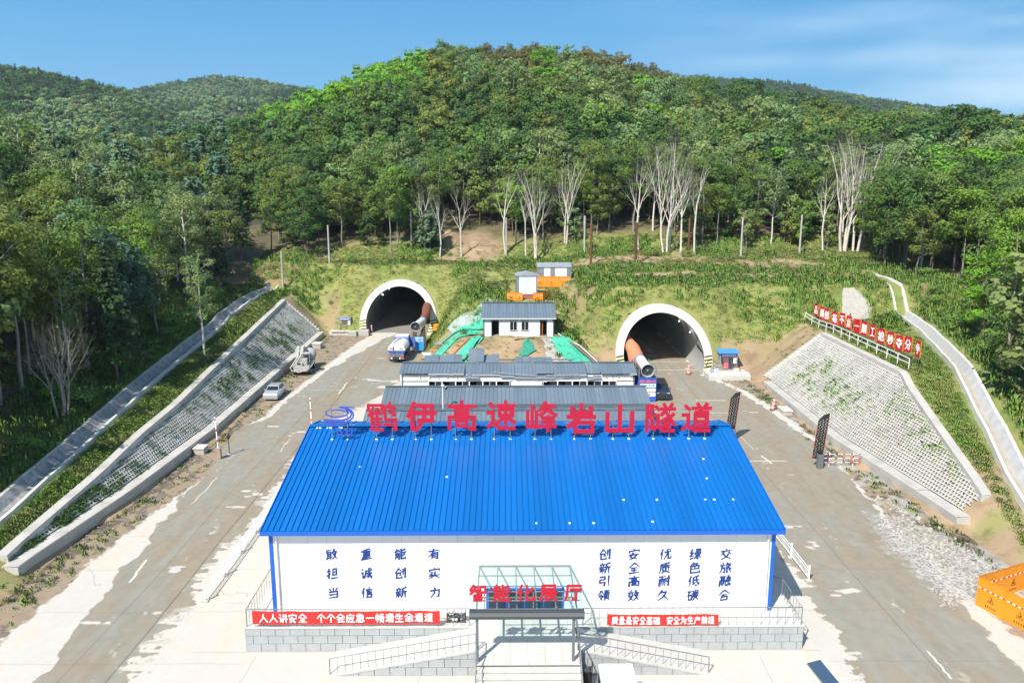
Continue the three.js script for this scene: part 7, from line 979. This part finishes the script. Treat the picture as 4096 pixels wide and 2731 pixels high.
cage('barred electrical cage with a red cabinet left of the left tunnel portal', -27.3, 0.62, 131.2, 2.0, 1.6, 2.1, false); cage('barred electrical cage with a blue roof right of the right tunnel portal', 29.2, 0.72, 101.0, 2.2, 1.7, 2.3, true);
{ const t = thing('concrete_slab', 'cracked concrete slab with stacked blocks in front of the left cage', 'concrete slab', [-26.2, 0, -129.6]); mb().rbox(-0.8, 0.28, -0.6, 5.4, 0.62, 2.4, 0.05).build('slab', M.concretePale, t); for (const [x, z, w, h] of [[2.4, 1.0, 1.7, 1.0], [0.6, 1.1, 1.3, 0.8]]) mb().rbox(x, h / 2, z, w, h, 1.0, 0.04).build('block', M.concrete, t); for (let k = 0; k < 4; k++) mb().box(-2.6 + k * 1.15, 0.66, 0.35, 1.05, 0.12, 0.9, (hash2(k, 4) - 0.5) * 0.2).build('cover_slab', M.concretePale, t); }
{ const t = thing('concrete_slab', 'broken concrete platform carrying the cage right of the right portal', 'concrete slab', [29.0, 0, -98.7]); mb().rbox(-0.2, 0.3, -0.8, 5.4, 0.72, 3.6, 0.06).build('slab', M.concretePale, t); for (let k = 0; k < 4; k++) mb().box(-1.6 + k * 1.1, 0.72 + k * 0.01, 0.2, 1.3, 0.08, 1.1, (hash2(k, 9) - 0.5) * 0.5).build('loose_sheet', M.white, t); }
{ const t = thing('danger_board', 'small blue and white danger board leaning by the right tunnel foot', 'sign', [27.1, 0.7, -99.0], 0.1); mb().box(0, 0.4, 0, 1.15, 0.55, 0.04).build('board', std([0.10, 0.16, 0.50], 0.5), t); mb().box(0.18, 0.5, 0.024, 0.62, 0.16, 0.008).box(0.18, 0.28, 0.024, 0.62, 0.16, 0.008).build('lettering', M.white, t); mb().box(-0.38, 0.4, 0.024, 0.22, 0.22, 0.008, 0, 0, 0.78).build('warning_mark', M.yellow, t); }
{ const t = thing('danger_board', 'small white square board with a yellow triangle in front of the right cage', 'sign', [29.95, 0.72, -98.9], -0.1); mb().box(0, 0.3, 0, 0.6, 0.6, 0.04).build('board', M.white, t); const s = new THREE.Shape([[-0.22, 0.1], [0.22, 0.1], [0, 0.5]].map((q) => new THREE.Vector2(...q))); const g = new THREE.ExtrudeGeometry(s, { depth: 0.01, bevelEnabled: false }); g.translate(0, 0, 0.022); part('warning_mark', g, M.yellow, t); }
{ const t = thing('fire_extinguisher', 'red fire extinguisher beside the blue-roofed cage', 'extinguisher', [30.6, 0.72, -99.9]); mb().tube([V3(0, 0, 0), V3(0, 0.5, 0)], 0.1, 10).build('cylinder', M.red, t); mb().box(0, 0.56, 0, 0.12, 0.1, 0.06).build('valve', M.black, t); }
{ const t = thing('wall_cables', 'bundle of black cables sagging along the right wall of the right tunnel', 'cables', [0, 0, 0]); const b = mb(); for (const o of [0, 0.12, 0.25]) b.tube([V3(26.2, 3.1 + o, -106), V3(26.35, 2.75 + o, -104.6), V3(26.4, 2.5 + o, -103), V3(26.5, 1.2, -101.9), V3(26.55, 0.9 + o, -101.2), V3(26.6, 1.9 + o * 0.4, -100.6), V3(27.3, 1.9, -100.9), V3(28.1, 1.4, -101)], 0.028, 5); b.build('cable', M.black, t); }
// ------------------------------------------------------------------ the red slogan boards and pipe rail on the right bank
{
  const spots = [['品', 41.92, 104.42], ['精', 41.77, 101.95], ['创', 41.7, 100.3], ['苟', 41.45, 97.2], ['不', 41.7, 95.6], ['丝', 41.6, 93.38], ['一', 41.6, 91.17], ['期', 41.65, 89.37], ['工', 41.65, 87.25], ['抢', 41.5, 84.85], ['秒', 41.55, 82.84], ['夺', 41.55, 80.88], ['分', 42.0, 79.92], ['争', 41.9, 77.71]];
  spots.forEach(([c, x, Z], k) => { const y = terrain(x, Z), t = thing('slogan_board', `red board with a white character above the right block slope, ${['first (farthest)', 'second', 'third', 'fourth', 'fifth', 'sixth', 'seventh', 'eighth', 'ninth', 'tenth', 'eleventh', 'twelfth', 'thirteenth', 'last (nearest)'][k]} in the row`, 'sign board', [x, y, -Z], [-0.05, 0.05, 0.15, 0.25, 0.1, 0.0, 0.15, 0.15, 0.0, 0.2, 0.12, 0.15, 0.1, -0.22][k] - 1.30, 'red slogan boards on the right bank'); mb().box(0, 1.75, 0, 0.92, 1.62, 0.05).build('board', M.redSign, t); for (const s of [-1, 1]) mb().box(s * 0.47, 1.75, 0, 0.03, 1.66, 0.07).build('edge_strip', M.orange, t); const o = part('character', glyphOf(c, 0.68, 1.06, 0.12, 0.006), M.white, t); o.position.set(0, 1.75, 0.026); mb().bar(V3(-0.15, -0.1, -0.05), V3(-0.15, 2.1, -0.05), 0.05).bar(V3(0.2, -0.1, -0.05), V3(0.2, 2.1, -0.05), 0.04).build('post', M.steel, t); });
  const t = thing('pipe_rail', 'white pipe railing along the top of the right block slope below the red boards', 'railing', [0, 0, 0]), zs = range(105.5, 76.5, 12), P = zs.map((Z) => { const x = Z > 96 ? 40.9 : xtR(Z) + 1.15; return V3(x, terrain(x, Z), -Z); });
  const rr = mb(); rr.tube(P.map((p) => p.clone().add(V3(0, 1.1, 0))), 0.045, 6).tube(P.map((p) => p.clone().add(V3(0, 0.6, 0))), 0.04, 6); rr.build('pipe', M.white, t); for (const p of P) { const o = part('post', mb().tube([V3(0, -0.1, 0), V3(0, 1.12, 0)], 0.05, 6).shape(), M.white, t); o.position.copy(p); }
}
// ------------------------------------------------------------------ posts at the forest edge
[[757, 'c'], [946, 'c'], [1163, 'c'], [1342, 'c'], [1357, 'r'], [1460, 'r'], [1581, 'r'], [1702, 'c'], [1837, 'c'], [1978, 'c'], [648, 'c']].forEach(([u, k], i) => { const Z = [143.7, 150, 149, 144, 133, 134, 138, 138, 141, 143.5, 138][i], x = (u - 1163) / 1800 * (Z * 0.982 + 2.5), t = thing(k === 'r' ? 'rusty_post' : 'concrete_post', k === 'r' ? `tall rusty steel post at the forest edge, ${['left', 'middle', 'right'][i - 4]} of three` : `tall pale concrete post at the forest edge, ${['standing alone above the left tunnel', 'second one right of the left tunnel', 'behind the house on the mound', 'just left of the rusty posts', '', '', '', 'first one right of the rusty posts', 'second one right of the rusty posts', 'third right of the rusty ones', 'leftmost, by the left forest'][i]}`, 'post', [x, terrain(x, Z) - 0.3, -Z], i * 0.7); if (k === 'r') mb().box(0, 3.5, 0, 0.09, 7.0, 0.34).box(0, 3.5, 0.16, 0.34, 7.0, 0.04).box(0, 3.5, -0.16, 0.34, 7.0, 0.04).build('post', M.rust, t); else mb().tube([V3(0, 0, 0), V3(0, 7.2, 0)], [0.19, 0.15], 8).build('post', M.concrete, t); });
for (const [x, Z, l] of [[75.0, 128, 'tall pale twin concrete post at the right forest edge, left one of the pair'], [70, 113, 'tall pale twin concrete post at the right forest edge, nearest one']]) { const t = thing('concrete_post', l, 'post', [x, terrain(x, Z) - 0.3, -Z]); mb().box(-0.18, 3.8, 0, 0.22, 7.6, 0.22).box(0.22, 3.8, 0, 0.22, 7.6, 0.22).build('post', M.concrete, t); }
// ------------------------------------------------------------------ lone and leafless trees
{
  const B = [[975, 148, 14, 1, 'leafless birch with a pale forked crown, left of the two over the left tunnel'], [1010, 147, 13.5, 2, 'thin leafless birch right of the forked one over the left tunnel'], [1060, 147.5, 14, 1, 'leafless white birch beside the bare earth above the left tunnel'], [1162, 149, 18, 2, 'tall half-bare birch behind the transformer kiosks'], [1208, 147, 14, 2, 'leaning leafless birch behind the wider kiosk'], [1232, 146, 18.5, 0, 'twin-stemmed white birch with a bare crown behind the wider kiosk'], [1298, 150, 18, 0, 'broad bare birch crown left of the rusty posts'], [1468, 145, 19, 2, 'slim bare birch left of the great white birch above the right tunnel'], [1530, 144, 22, 3, 'great white leafless birch above the right tunnel, the broadest of them'], [1565, 143, 18.5, 1, 'white bare birch just right of the great birch above the right tunnel'], [1596, 143, 18.5, 2, 'forked white birch near the right rusty post'], [1893, 143, 16.5, 2, 'bare white birch with a low left limb left of the tall birch clump'], [1938, 142.5, 22, 3, 'tall clump of white leafless birches on the right, left group of stems'], [1966, 142, 21.5, 0, 'tall clump of white leafless birches on the right, right group of stems'], [2056, 138, 16, 1, 'pair of pale bare trunks right of the tall birch clump']];
  const protos = [bareTree(901, { H: 16, clear: 0.36, stems: 2, fork: 4, spread: 0.42, lean: 0.07 }), bareTree(902, { H: 16, clear: 0.45, fork: 4, spread: 0.42 }), bareTree(903, { H: 16, clear: 0.5, fork: 3, spread: 0.38 }), bareTree(904, { H: 16, clear: 0.34, stems: 3, fork: 4, spread: 0.40, lean: 0.10 })], first = [];
  B.forEach(([u, Z, h, p, label], k) => { const x = (u - 1163) / 1800 * (Z * 0.982 + 2.2), g = protos[p]; let t; if (!first[p]) { t = first[p] = thing('bare_birch', label, 'tree'); part('limbs', g.wood, M.birchBark, t); part('twigs', g.twigs, twigMat, t); } else t = clone(first[p], label); t.position.set(x, terrain(x, Z) - 0.2, -Z); t.rotation.y = k * 1.7; t.scale.set(h / 17, h / 16, h / 17); });
  const g = bareTree(905, { H: 9.5, clear: 0.42, stems: 4, fork: 4, spread: 0.42, lean: 0.12, r: 0.12 }), t = thing('bare_birch', 'leafless many-stemmed grey tree in front of the left forest near the drain', 'tree', [-40.2, terrain(-40.2, 68.5) - 0.2, -68.5]); part('limbs', g.wood, M.barkGrey, t); part('twigs', g.twigs, twigMat, t); t.rotation.y = 1;
  const q = FINE.grey[1]; const s = thing('birch_tree', 'lone thin white-trunked birch between the left drain and the left block slope', 'tree', [-36.6, terrain(-36.6, 93) - 0.1, -93]); part('trunk', q.wood, M.birchBark, s); part('crown', q.crown, LM.grey[0], s); s.scale.set(0.72, 0.82, 0.72);
  for (const [kind, v, x, Z, sc, l] of [['bright', 0, 73.5, 128, 1.55, 'large bright yellow-green maple standing out right of the white birches'], ['bright', 1, 12.5, 262, 1.5, 'large vivid green maple on the hillside above the right tunnel'], ['spruce', 0, -41.0, 80.5, 0.98, 'tall straight conifer with a bare lower trunk at the front of the left forest'], ['olive', 1, -72, 172, 1.45, 'very large dark olive tree rising above the left forest']]) tree(kind, v, x, Z, sc, 0.4, l, null, 0, null, FINE);
}
// ------------------------------------------------------------------ things on and round the mound
{
  const drape = (label, pts, mat, lift = 0.10) => { const b = mb(); for (let k = 0; k + 1 < pts.length; k++) { const [a, c] = [pts[k], pts[k + 1]]; const n = 10; for (let j = 0; j < n; j++) for (let r = 0; r < 4; r++) { const Q = (e, s, f) => { const x = mix(mix(e[0][0], e[1][0], s), 0, 0), Z = mix(e[0][1], e[1][1], s); return [x, Z]; }; const P = (s, f) => { const A = [mix(a[0][0], a[1][0], s), mix(a[0][1], a[1][1], s)], C = [mix(c[0][0], c[1][0], s), mix(c[0][1], c[1][1], s)], x = mix(A[0], C[0], f), Z = mix(A[1], C[1], f), j2 = fbm(x * 1.6, Z * 1.6, 3); return V3(x + (j2 - 0.5) * 0.5, terrain(x, Z) + lift + 0.35 * (j2 - 0.35), -Z); }; b.quad(P(r / 4, j / n), P((r + 1) / 4, j / n), P((r + 1) / 4, (j + 1) / n), P(r / 4, (j + 1) / n)); } } return tag(b.build('dust_net', mat), label, 'netting'); };
  const netPale = weather([0.30, 0.36, 0.33], 0.3, 6, 97, 1.4, 0.9, { side: THREE.DoubleSide });
  // each strip is a row of [[left x, Z], [right x, Z]] pairs
  drape('wide green dust net lying down the left flank of the mound below the house corner', [[[-3.5, 108.2], [-3.2, 105.2]], [[-6.2, 107.2], [-5.3, 103.4]], [[-8.8, 105.8], [-7.8, 101.8]], [[-11.0, 103.6], [-9.6, 100.0]]], M.net); drape('faded grey sheeting along the upper left edge of the mound', [[[-1.6, 116.6], [-0.5, 115.6]], [[-5.0, 112.8], [-4.3, 111.2]], [[-8.6, 112.2], [-7.8, 110.2]]], netPale); drape('green net strip below the grey sheeting on the left edge of the mound', [[[-3.2, 111.6], [-2.9, 109.4]], [[-6.4, 110.8], [-5.8, 108.6]], [[-9.4, 109.6], [-8.8, 107.8]]], M.net); drape('green dust net on the left of the mound, lowest strip nearest the burnt cabin', [[[-4.0, 103.8], [-2.9, 103.4]], [[-5.4, 101.0], [-4.0, 100.2]], [[-7.2, 98.2], [-5.4, 97.2]], [[-8.4, 96.6], [-6.2, 95.8]]], M.net); drape('crumpled green dust net at the foot of the mound beside the tanker', [[[-11.2, 103.2], [-9.4, 102.6]], [[-12.0, 100.8], [-9.6, 100.2]], [[-11.8, 99.2], [-10.0, 98.8]]], M.net); drape('torn green net hanging on the front of the mound', [[[2.4, 102.3], [3.2, 102.2]], [[2.0, 100.2], [3.9, 100.0]], [[1.6, 98.9], [2.6, 98.6]]], M.netDark); drape('tangled green net spread over the right front of the mound', [[[5.9, 103.6], [7.2, 103.8]], [[6.2, 101.5], [9.6, 101.8]], [[7.0, 99.2], [12.4, 99.4]], [[8.2, 98.0], [13.6, 97.6]]], M.net, 0.14); drape('narrow green net along the ridge left of the house', [[[-4.2, 113.5], [-3.2, 113.6]], [[-5.4, 110], [-4.2, 110.2]], [[-6.2, 107.6], [-5.0, 107.4]]], M.netDark);
  const pale = M.sheet.clone(); pale.side = THREE.DoubleSide; drape('grey sprayed concrete skin on the right flank of the mound', [[[4.8, 102.6], [6.6, 102.9]], [[5.0, 100.2], [8.6, 100.6]], [[5.4, 97.6], [10.6, 97.8]]], pale, 0.05).name = 'concrete_skin'; 
  const pipe = (label, pts, r, mat) => { const t = thing('pipe', label, 'pipe'); mb().tube(pts.map(([x, Z, u]) => V3(x, terrain(x, Z) + (u ?? 0.25), -Z)), r, 7).build('pipe_run', mat, t); };
  pipe('thin orange-red pipe running down the left side of the mound', [[-3.3, 104.6], [-5, 102], [-7, 99.6], [-9.2, 97.2]], 0.07, std([0.62, 0.16, 0.08], 0.6)); pipe('dark hose running down from the house corner on the left of the mound', [[-3.1, 103.5], [-3.8, 101.5], [-5.0, 98.8], [-6.0, 97]], 0.10, M.black); pipe('rusty pipe lying down the right edge of the mound', [[6.5, 103.6, 0.4], [9, 101.4, 0.5], [12, 99.2, 0.4], [14.2, 97.2, 0.2]], 0.13, std([0.20, 0.13, 0.09], 0.8)); pipe('grey pipe lying beside the rusty one on the right edge of the mound', [[7.0, 104.4, 0.4], [9.8, 102, 0.4], [13, 99.4, 0.3], [14.8, 97.6, 0.2]], 0.10, M.galv);
  { const t = thing('plank', 'long pale plank lying on the front of the mound below the house', 'plank'); mb().bar(V3(1.0, terrain(1, 102) + 0.25, -102), V3(4.6, terrain(4.6, 103.4) + 0.3, -103.4), 0.3, 0.06).build('board', M.wood, t); }
  { const t = thing('tarp_heap', 'orange folded tarpaulin box at the foot of the slope right of the left portal', 'tarpaulin', [-10.6, terrain(-10.6, 121.5), -121.5], 0.3); mb().hexa([V3(-1, 0, 0.6), V3(1, 0, 0.6), V3(1, 0, -0.6), V3(-1, 0, -0.6), V3(-0.7, 1.0, 0.2), V3(0.6, 1.0, 0.2), V3(0.6, 0.9, -0.5), V3(-0.7, 0.9, -0.5)]).build('cover', M.orange, t); }
  for (const [x, Z, w, d, m, l, r] of [[-11.0, 108.6, 1.8, 1.1, M.white, 'crumpled white sheet on the soil right of the left fan', 0.3], [-10.6, 104.8, 1.8, 0.9, M.galv, 'grey metal sheet lying at the left foot of the mound', -0.2], [-9.3, 108.2, 2.2, 0.5, std([0.25, 0.3, 0.5], 0.7), 'faded blue sheet lying along the left edge of the mound', 0.8], [-9.8, 106.3, 1.6, 0.4, M.orange, 'orange panel lying on the left flank of the mound', 0.7]]) { const t = thing('loose_sheet', l, 'sheet', [x, terrain(x, Z) + 0.25, -Z], r); mb().box(0, 0, 0, w, 0.05, d, 0, 0.15, -0.1).build('sheet', m, t); }
  { const t = thing('pipe_stack', 'heap of brown pipes lying beside the left end of the burnt cabin', 'pipes', [-12.2, 0, -98.2], 0.5); for (let k = 0; k < 5; k++) { const o = part('pipe', mb().tube([V3(0, 0, -1.2), V3(0, 0, 1.2)], 0.2, 10).shape(), weather([0.20, 0.12, 0.09], 0.2, 5, 95, 1, 0.8), t); o.position.set(k * 0.42 - 0.8, 0.22 + (k % 2) * 0.18, 0); o.rotation.y = (k - 2) * 0.12; } }
  { const t = thing('lamp_pole', 'slim white pole with a white camera dome standing behind the red letters', 'camera pole', [-6.33, 0, -75.2]); mb().tube([V3(0, 0, 0), V3(0, 5.2, 0)], 0.055, 8).build('pole', M.white, t); mb().bar(V3(0, 5.1, 0), V3(0.35, 5.1, 0), 0.06).build('arm', M.white, t); const g = new THREE.SphereGeometry(0.14, 12, 8); const o = part('camera_dome', g, M.black, t); o.position.set(0.35, 4.95, 0); mb().rbox(0, 5.25, 0.05, 0.3, 0.16, 0.2, 0.04).build('camera_body', M.white, t); }
  { const t = thing('waste_bag', 'green sack beside the left wall of the burnt cabin', 'sack', [-13.1, 0, -87.8]); const g = new THREE.SphereGeometry(0.6, 14, 10); g.scale(1.2, 0.7, 0.9); g.translate(0, 0.35, 0); part('sack', g, std([0.10, 0.30, 0.22], 0.9), t); }
  { const t = thing('waste_pipe', 'brown cardboard-coloured tube lying by the left end of the burnt cabin', 'tube', [-12.9, 0, -90.5], 0.2); mb().tube([V3(-0.5, 0.25, 1.6), V3(0.4, 0.5, -1.4)], 0.2, 10).build('tube', std([0.42, 0.27, 0.20], 0.85), t); }
}
// ------------------------------------------------------------------ rubble and small stones
function heap(name, label, spots, mat, sizes, seed) { const R = rng(seed), im = new THREE.InstancedMesh(new THREE.DodecahedronGeometry(1, 0), mat, spots.length), m = new THREE.Matrix4(), c = new THREE.Color(); im.name = name; im.castShadow = im.receiveShadow = true; spots.forEach(([x, Z], k) => { const s = sizes[0] + (sizes[1] - sizes[0]) * Math.pow(R(), 3); m.compose(V3(x, Math.max(0, terrain(x, Z)) + s * 0.25, -Z), new THREE.Quaternion().setFromEuler(new THREE.Euler(R() * 6, R() * 6, R() * 6)), V3(s * (0.8 + 0.6 * R()), s * (0.5 + 0.4 * R()), s * (0.8 + 0.6 * R()))); im.setMatrixAt(k, m); const v = 0.75 + 0.4 * R(); im.setColorAt(k, c.setRGB(v, v * 0.98, v * 0.95)); }); scene.add(im); return tag(im, label, null, null, 'stuff'); }
{
  const R = rng(555), G2 = () => (R() + R() + R() - 1.5) / 1.5, sp = [], so = [];
  for (let k = 0; k < 700; k++) { const x = 29.6 + G2() * 3.2, Z = 50.5 + G2() * 8.5; if (x < KR(Z) - 0.1 && x > 25.8) sp.push([x, Z]); } for (let k = 0; k < 160; k++) sp.push([29.3 + R() * 1.8, 54 + R() * 5]); for (let k = 0; k < 130; k++) sp.push([27 + G2() * 1.2, 43.6 + G2() * 1.6]);
  for (let k = 0; k < 650; k++) { const Z = 38 + R() * 90, x = R() < 0.55 ? KL(Z) + 0.15 + R() * R() * 2.8 : KR(Z) - 0.15 - R() * R() * 2.4; so.push([x, Z]); } for (let k = 0; k < 260; k++) so.push([27.5 + R() * 4, 93 + R() * 5]);
  heap('rubble', 'broken pale concrete rubble below the lower end of the right block slope', sp, std([0.36, 0.345, 0.31], 0.95), [0.02, 0.20], 61); heap('stones', 'small stones and clods along the feet of the kerb walls', so, std([0.30, 0.25, 0.19], 0.95), [0.02, 0.13], 62);
}
// ------------------------------------------------------------------ low green growth
{
  const R = rng(808), blade = (n, h, w, spread, seed) => { const b = mb(), r = rng(seed); b.useC = true; for (let k = 0; k < n; k++) { const a = r() * 6.28, d = V3(Math.cos(a), 0, Math.sin(a)), p = d.clone().multiplyScalar(r() * spread), tip = p.clone().addScaledVector(d, h * (0.15 + 0.5 * r())).add(V3(0, h * (0.5 + 0.6 * r()), 0)), s = V3(-d.z, 0, d.x).multiplyScalar(w * (0.6 + 0.8 * r())), md = p.clone().lerp(tip, 0.55).add(V3(0, h * 0.14, 0)); leafTint(b, r, 0.22); const N = d.clone().multiplyScalar(0.45).add(V3(0, 0.85, 0)).normalize(), q = [p.clone().sub(s.clone().multiplyScalar(0.4)), p.clone().add(s.clone().multiplyScalar(0.4)), md.clone().add(s), tip, md.clone().sub(s)].map((v) => b.vert(v, N, [0, 0])); b.i.push(q[0], q[2], q[1], q[0], q[4], q[2], q[4], q[3], q[2]); } return b.shape(); };
  const lushM = leafMat(0.185, 0.245, 0.050, 0.45), dryM = leafMat(0.25, 0.26, 0.085, 0.45), weedM = leafMat(0.150, 0.210, 0.048, 0.45);
  const gs = { tuft: blade(22, 0.24, 0.020, 0.34, 1), weed: blade(30, 0.85, 0.055, 0.40, 2), low: blade(14, 0.18, 0.026, 0.22, 3) };
  const put = (name, label, g, mat, list) => { const im = new THREE.InstancedMesh(g, mat, list.length), m = new THREE.Matrix4(), c = new THREE.Color(); im.name = name; im.castShadow = im.receiveShadow = true; list.forEach(([x, Z, s, y], k) => { m.compose(V3(x, (y ?? terrain(x, Z)) - 0.03, -Z), new THREE.Quaternion().setFromAxisAngle(V3(0, 1, 0), hash2(k, 3) * 6.28), V3(s * 1.1, s, s * 1.1)); im.setMatrixAt(k, m); const v = 0.75 + 0.5 * hash2(k, 7), w = (hash2(k, 9) - 0.5) * 0.35; im.setColorAt(k, c.setRGB(v * (1 + w), v, v * (1 - w * 0.5))); }); scene.add(im); return tag(im, label, null, null, 'stuff'); };
  const pc = [PATCH.reduce((s, q) => s + q[0], 0) / PATCH.length, PATCH.reduce((s, q) => s + q[1], 0) / PATCH.length], inPatch = (x, Z) => Math.hypot((x - pc[0]) / 2.2, (Z - pc[1]) / 3.2) < 1, ok = (x, Z) => !PORTALS.some((q) => Z > q.zb - 0.6 && Math.abs(x - q.cx) < 7.2 && terrain(x, Z) < PH + Math.sqrt(Math.max(0, 7.0 ** 2 - (x - q.cx) ** 2)) && Z < q.zb + 11) && !(x > -3.6 && x < 6.9 && Z > 103.4 && Z < 110.2) && !(x > 0.4 && x < 11 && Z > 114.8 && Z < 127.2 && (x < 6 || Z > 122));
  const dry = [], lush = [], weeds = [], low = [], plant = [];
  for (let k = 0; k < 60000; k++) { const Z = 97 + R() * 55, x = -46 + R() * 112, h = terrain(x, Z); if (h < 0.4 || !ok(x, Z) || !inView(x, Z, 1, 1)) continue; if (x > xtR(Z) + 3 && x > lerpPts(chR, Z) - 1.3 && x < lerpPts(chR, Z) + 1.45 && Z < 121) continue; if (inPatch(x, Z)) continue; if (x < KL(Z) && x > xtL(Z) - 0.4 && Z < 129) continue; if (x > KR(Z) && x < xtR(Z) + 0.4 && Z < 97) continue; if (Math.abs(x - lerpPts(chL, Z)) < 1.7 && Z < 140) continue;
    const n = fbm(x * 0.16 + 2, Z * 0.16 + 8, 3), bareE = (Z > 96 && Z < 103.5 && x > 28.5 && x < 41) || (Z > 127 && Z < 134 && x < -29 && x > -38) || moundBare(x, Z), tr = x > 14 && Math.abs(Z - 119 - Math.sin(x * 0.09) * 1.2) < 1.6, dirt = fbm(x * 0.09 + 9, Z * 0.07 + 70, 3) > 0.6 || Math.exp(-(((x - 22) / 14) ** 2 + ((Z - 136) / 5) ** 2)) > 0.5 || Math.exp(-(((x + 7) / 6) ** 2 + ((Z - 150) / 8) ** 2)) > 0.4; if (bareE && R() < 0.93) continue; if ((tr || (dirt && Z > 124)) && R() < 0.9) continue;
    const rim = h > 8 && Z < 128; if (n > 0.57 || (rim && x > 13 && R() < 0.30)) { if (R() < (rim ? 0.30 : 0.10)) weeds.push([x, Z, 0.45 + 0.65 * R()]); else lush.push([x, Z, 0.8 + 0.9 * R()]); } else if (R() < 0.75) dry.push([x, Z, 0.7 + 0.8 * R()]); }
  for (let k = 0; k < 26000; k++) { const Z = 36 + R() * 98, L = R() < 0.62; let x; if (L) { const a = xtL(Z) - 0.5, c = lerpPts(chL, Z) + 1.3, d = lerpPts(chL, Z) - 1.5; x = R() < 0.5 ? mix(c, a, R()) : d - R() * R() * 14; } else { const a = xtR(Z) + 0.6, c = lerpPts(chR, Z) - 1.7, d = lerpPts(chR, Z) + 1.8; x = R() < 0.6 ? mix(a, c, R()) : d + R() * R() * 12; if (Z > 121) continue; if (inPatch(x, Z)) continue; if (Z < 58 && R() < 0.7) continue; } if (!inView(x, Z, 1, 2)) continue; const n = fbm(x * 0.4, Z * 0.4, 3); if (n < 0.16) continue; const out = L ? x < lerpPts(chL, Z) - 1 : x > lerpPts(chR, Z) + 1; if (out && R() < 0.22) weeds.push([x, Z, 0.45 + 0.6 * R()]); else (n > 0.5 ? lush : dry).push([x, Z, 0.45 + 0.6 * R()]); }
  // growth in the cells of the block slopes, in patches
  for (let k = 0; k < 30000; k++) { const L = R() < 0.55, Z = L ? 47 + R() * 81 : 54.5 + R() * 41, f = R(), h = 0.95 + f * ((L ? htL : htR)(Z) - 1.1); if (h < 0.95) continue; const x = L ? KL(Z) - 1 - 1.1 * (h - 0.9) : KR(Z) + 1 + 1.25 * (h - 0.9); let d = L ? 0.16 + 0.9 * Math.exp(-(((Z - 112) / 7) ** 2 + ((f - 0.45) / 0.35) ** 2)) + 0.55 * Math.exp(-(((Z - 93) / 9) ** 2 + ((f - 0.5) / 0.35) ** 2)) + 0.3 * Math.exp(-(((Z - 55) / 8) ** 2)) : 0.03 + 0.95 * Math.exp(-(((Z - 87) / 4) ** 2 + ((f - 0.45) / 0.25) ** 2)) + 0.6 * Math.exp(-(((Z - 79) / 4.5) ** 2 + ((f - 0.38) / 0.22) ** 2)) + 0.5 * Math.exp(-(((Z - 62) / 3.5) ** 2 + ((f - 0.75) / 0.25) ** 2)) + 0.3 * Math.exp(-(((Z - 70) / 6) ** 2 + ((f - 0.8) / 0.3) ** 2)); d *= 0.25 + 1.5 * sstep(0.35, 0.65, fbm(x * 0.9, Z * 0.9, 3)); if (R() < d * 0.62) low.push([x, Z, 0.6 + 0.9 * R() * clamp(d + 0.4), h - 0.06]); }
  for (let k = 0; k < 900; k++) { const Z = 40 + R() * 85, x = R() < 0.6 ? KL(Z) + 0.3 + R() * 2.6 : KR(Z) - 0.3 - R() * 1.8; if (fbm(x * 0.5 + 3, Z * 0.25 + 17, 3) > 0.54) low.push([x, Z, 0.7 + 0.7 * R(), 0.02]); } for (let k = 0; k < 500; k++) { const Z = 34 + R() * 13, x = -36 + R() * 7; if (fbm(x * 0.5, Z * 0.5, 3) > 0.45 && x < KL(Z) + 1.5) lush.push([x, Z, 0.4 + 0.4 * R(), Math.max(0, terrain(x, Z))]); }
  put('grass', 'dry yellow-green grass covering the slope over the tunnels', gs.tuft, dryM, dry); put('lush_grass', 'fresh green grass on the banks and verges', gs.tuft, lushM, lush); put('weeds', 'tall leafy weeds along the brow of the slope and forest edges', gs.weed, weedM, weeds); put('slope_weeds', 'small green weeds growing through the hollow blocks', gs.low, lushM, low);
  // bushes one can tell apart along the forest edge and drains
  const bg = broadleaf(700, { H: 2.2, W: 1.5, base: 0.1, leaves: 520, size: 0.26, clumps: 18, limbs: 7, clumpR: 0.4, r: 0.04 }); let p0 = null; const spots = [];
  for (let k = 0; k < 46; k++) { const Z = 46 + R() * 84, s = R(); const x = s < 0.45 ? lerpPts(chL, Z) - 2.2 - R() * 4 : s < 0.7 && Z < 118 ? lerpPts(chR, Z) + 2.6 + R() * 4 : -30 + R() * 95; const D = s < 0.45 || (s < 0.7 && Z < 118) ? Z : 138 + R() * 8; if (inView(x, D, 1, -1)) spots.push([x, D]); }
  spots.forEach(([x, Z], k) => { const l = x < -30 && Z < 134 ? 'leafy green bush beside the left drain at the forest foot' : Z < 120 ? 'leafy green bush beside the right drain' : 'leafy green bush on the bank in front of the forest edge', gr = l.replace('leafy green bush', 'bushes'); let t; if (!p0) { t = p0 = thing('bush', l, 'bush', [0, 0, 0], 0, gr); part('stems', bg.wood, M.bark, t); part('foliage', bg.crown, weedM, t); } else t = clone(p0, l, gr); t.position.set(x, terrain(x, Z) - 0.05, -Z); t.rotation.y = k; const s = 0.5 + 0.6 * R(); t.scale.set(s, s * (0.7 + 0.4 * R()), s); });
}
renderer.render(scene, camera);
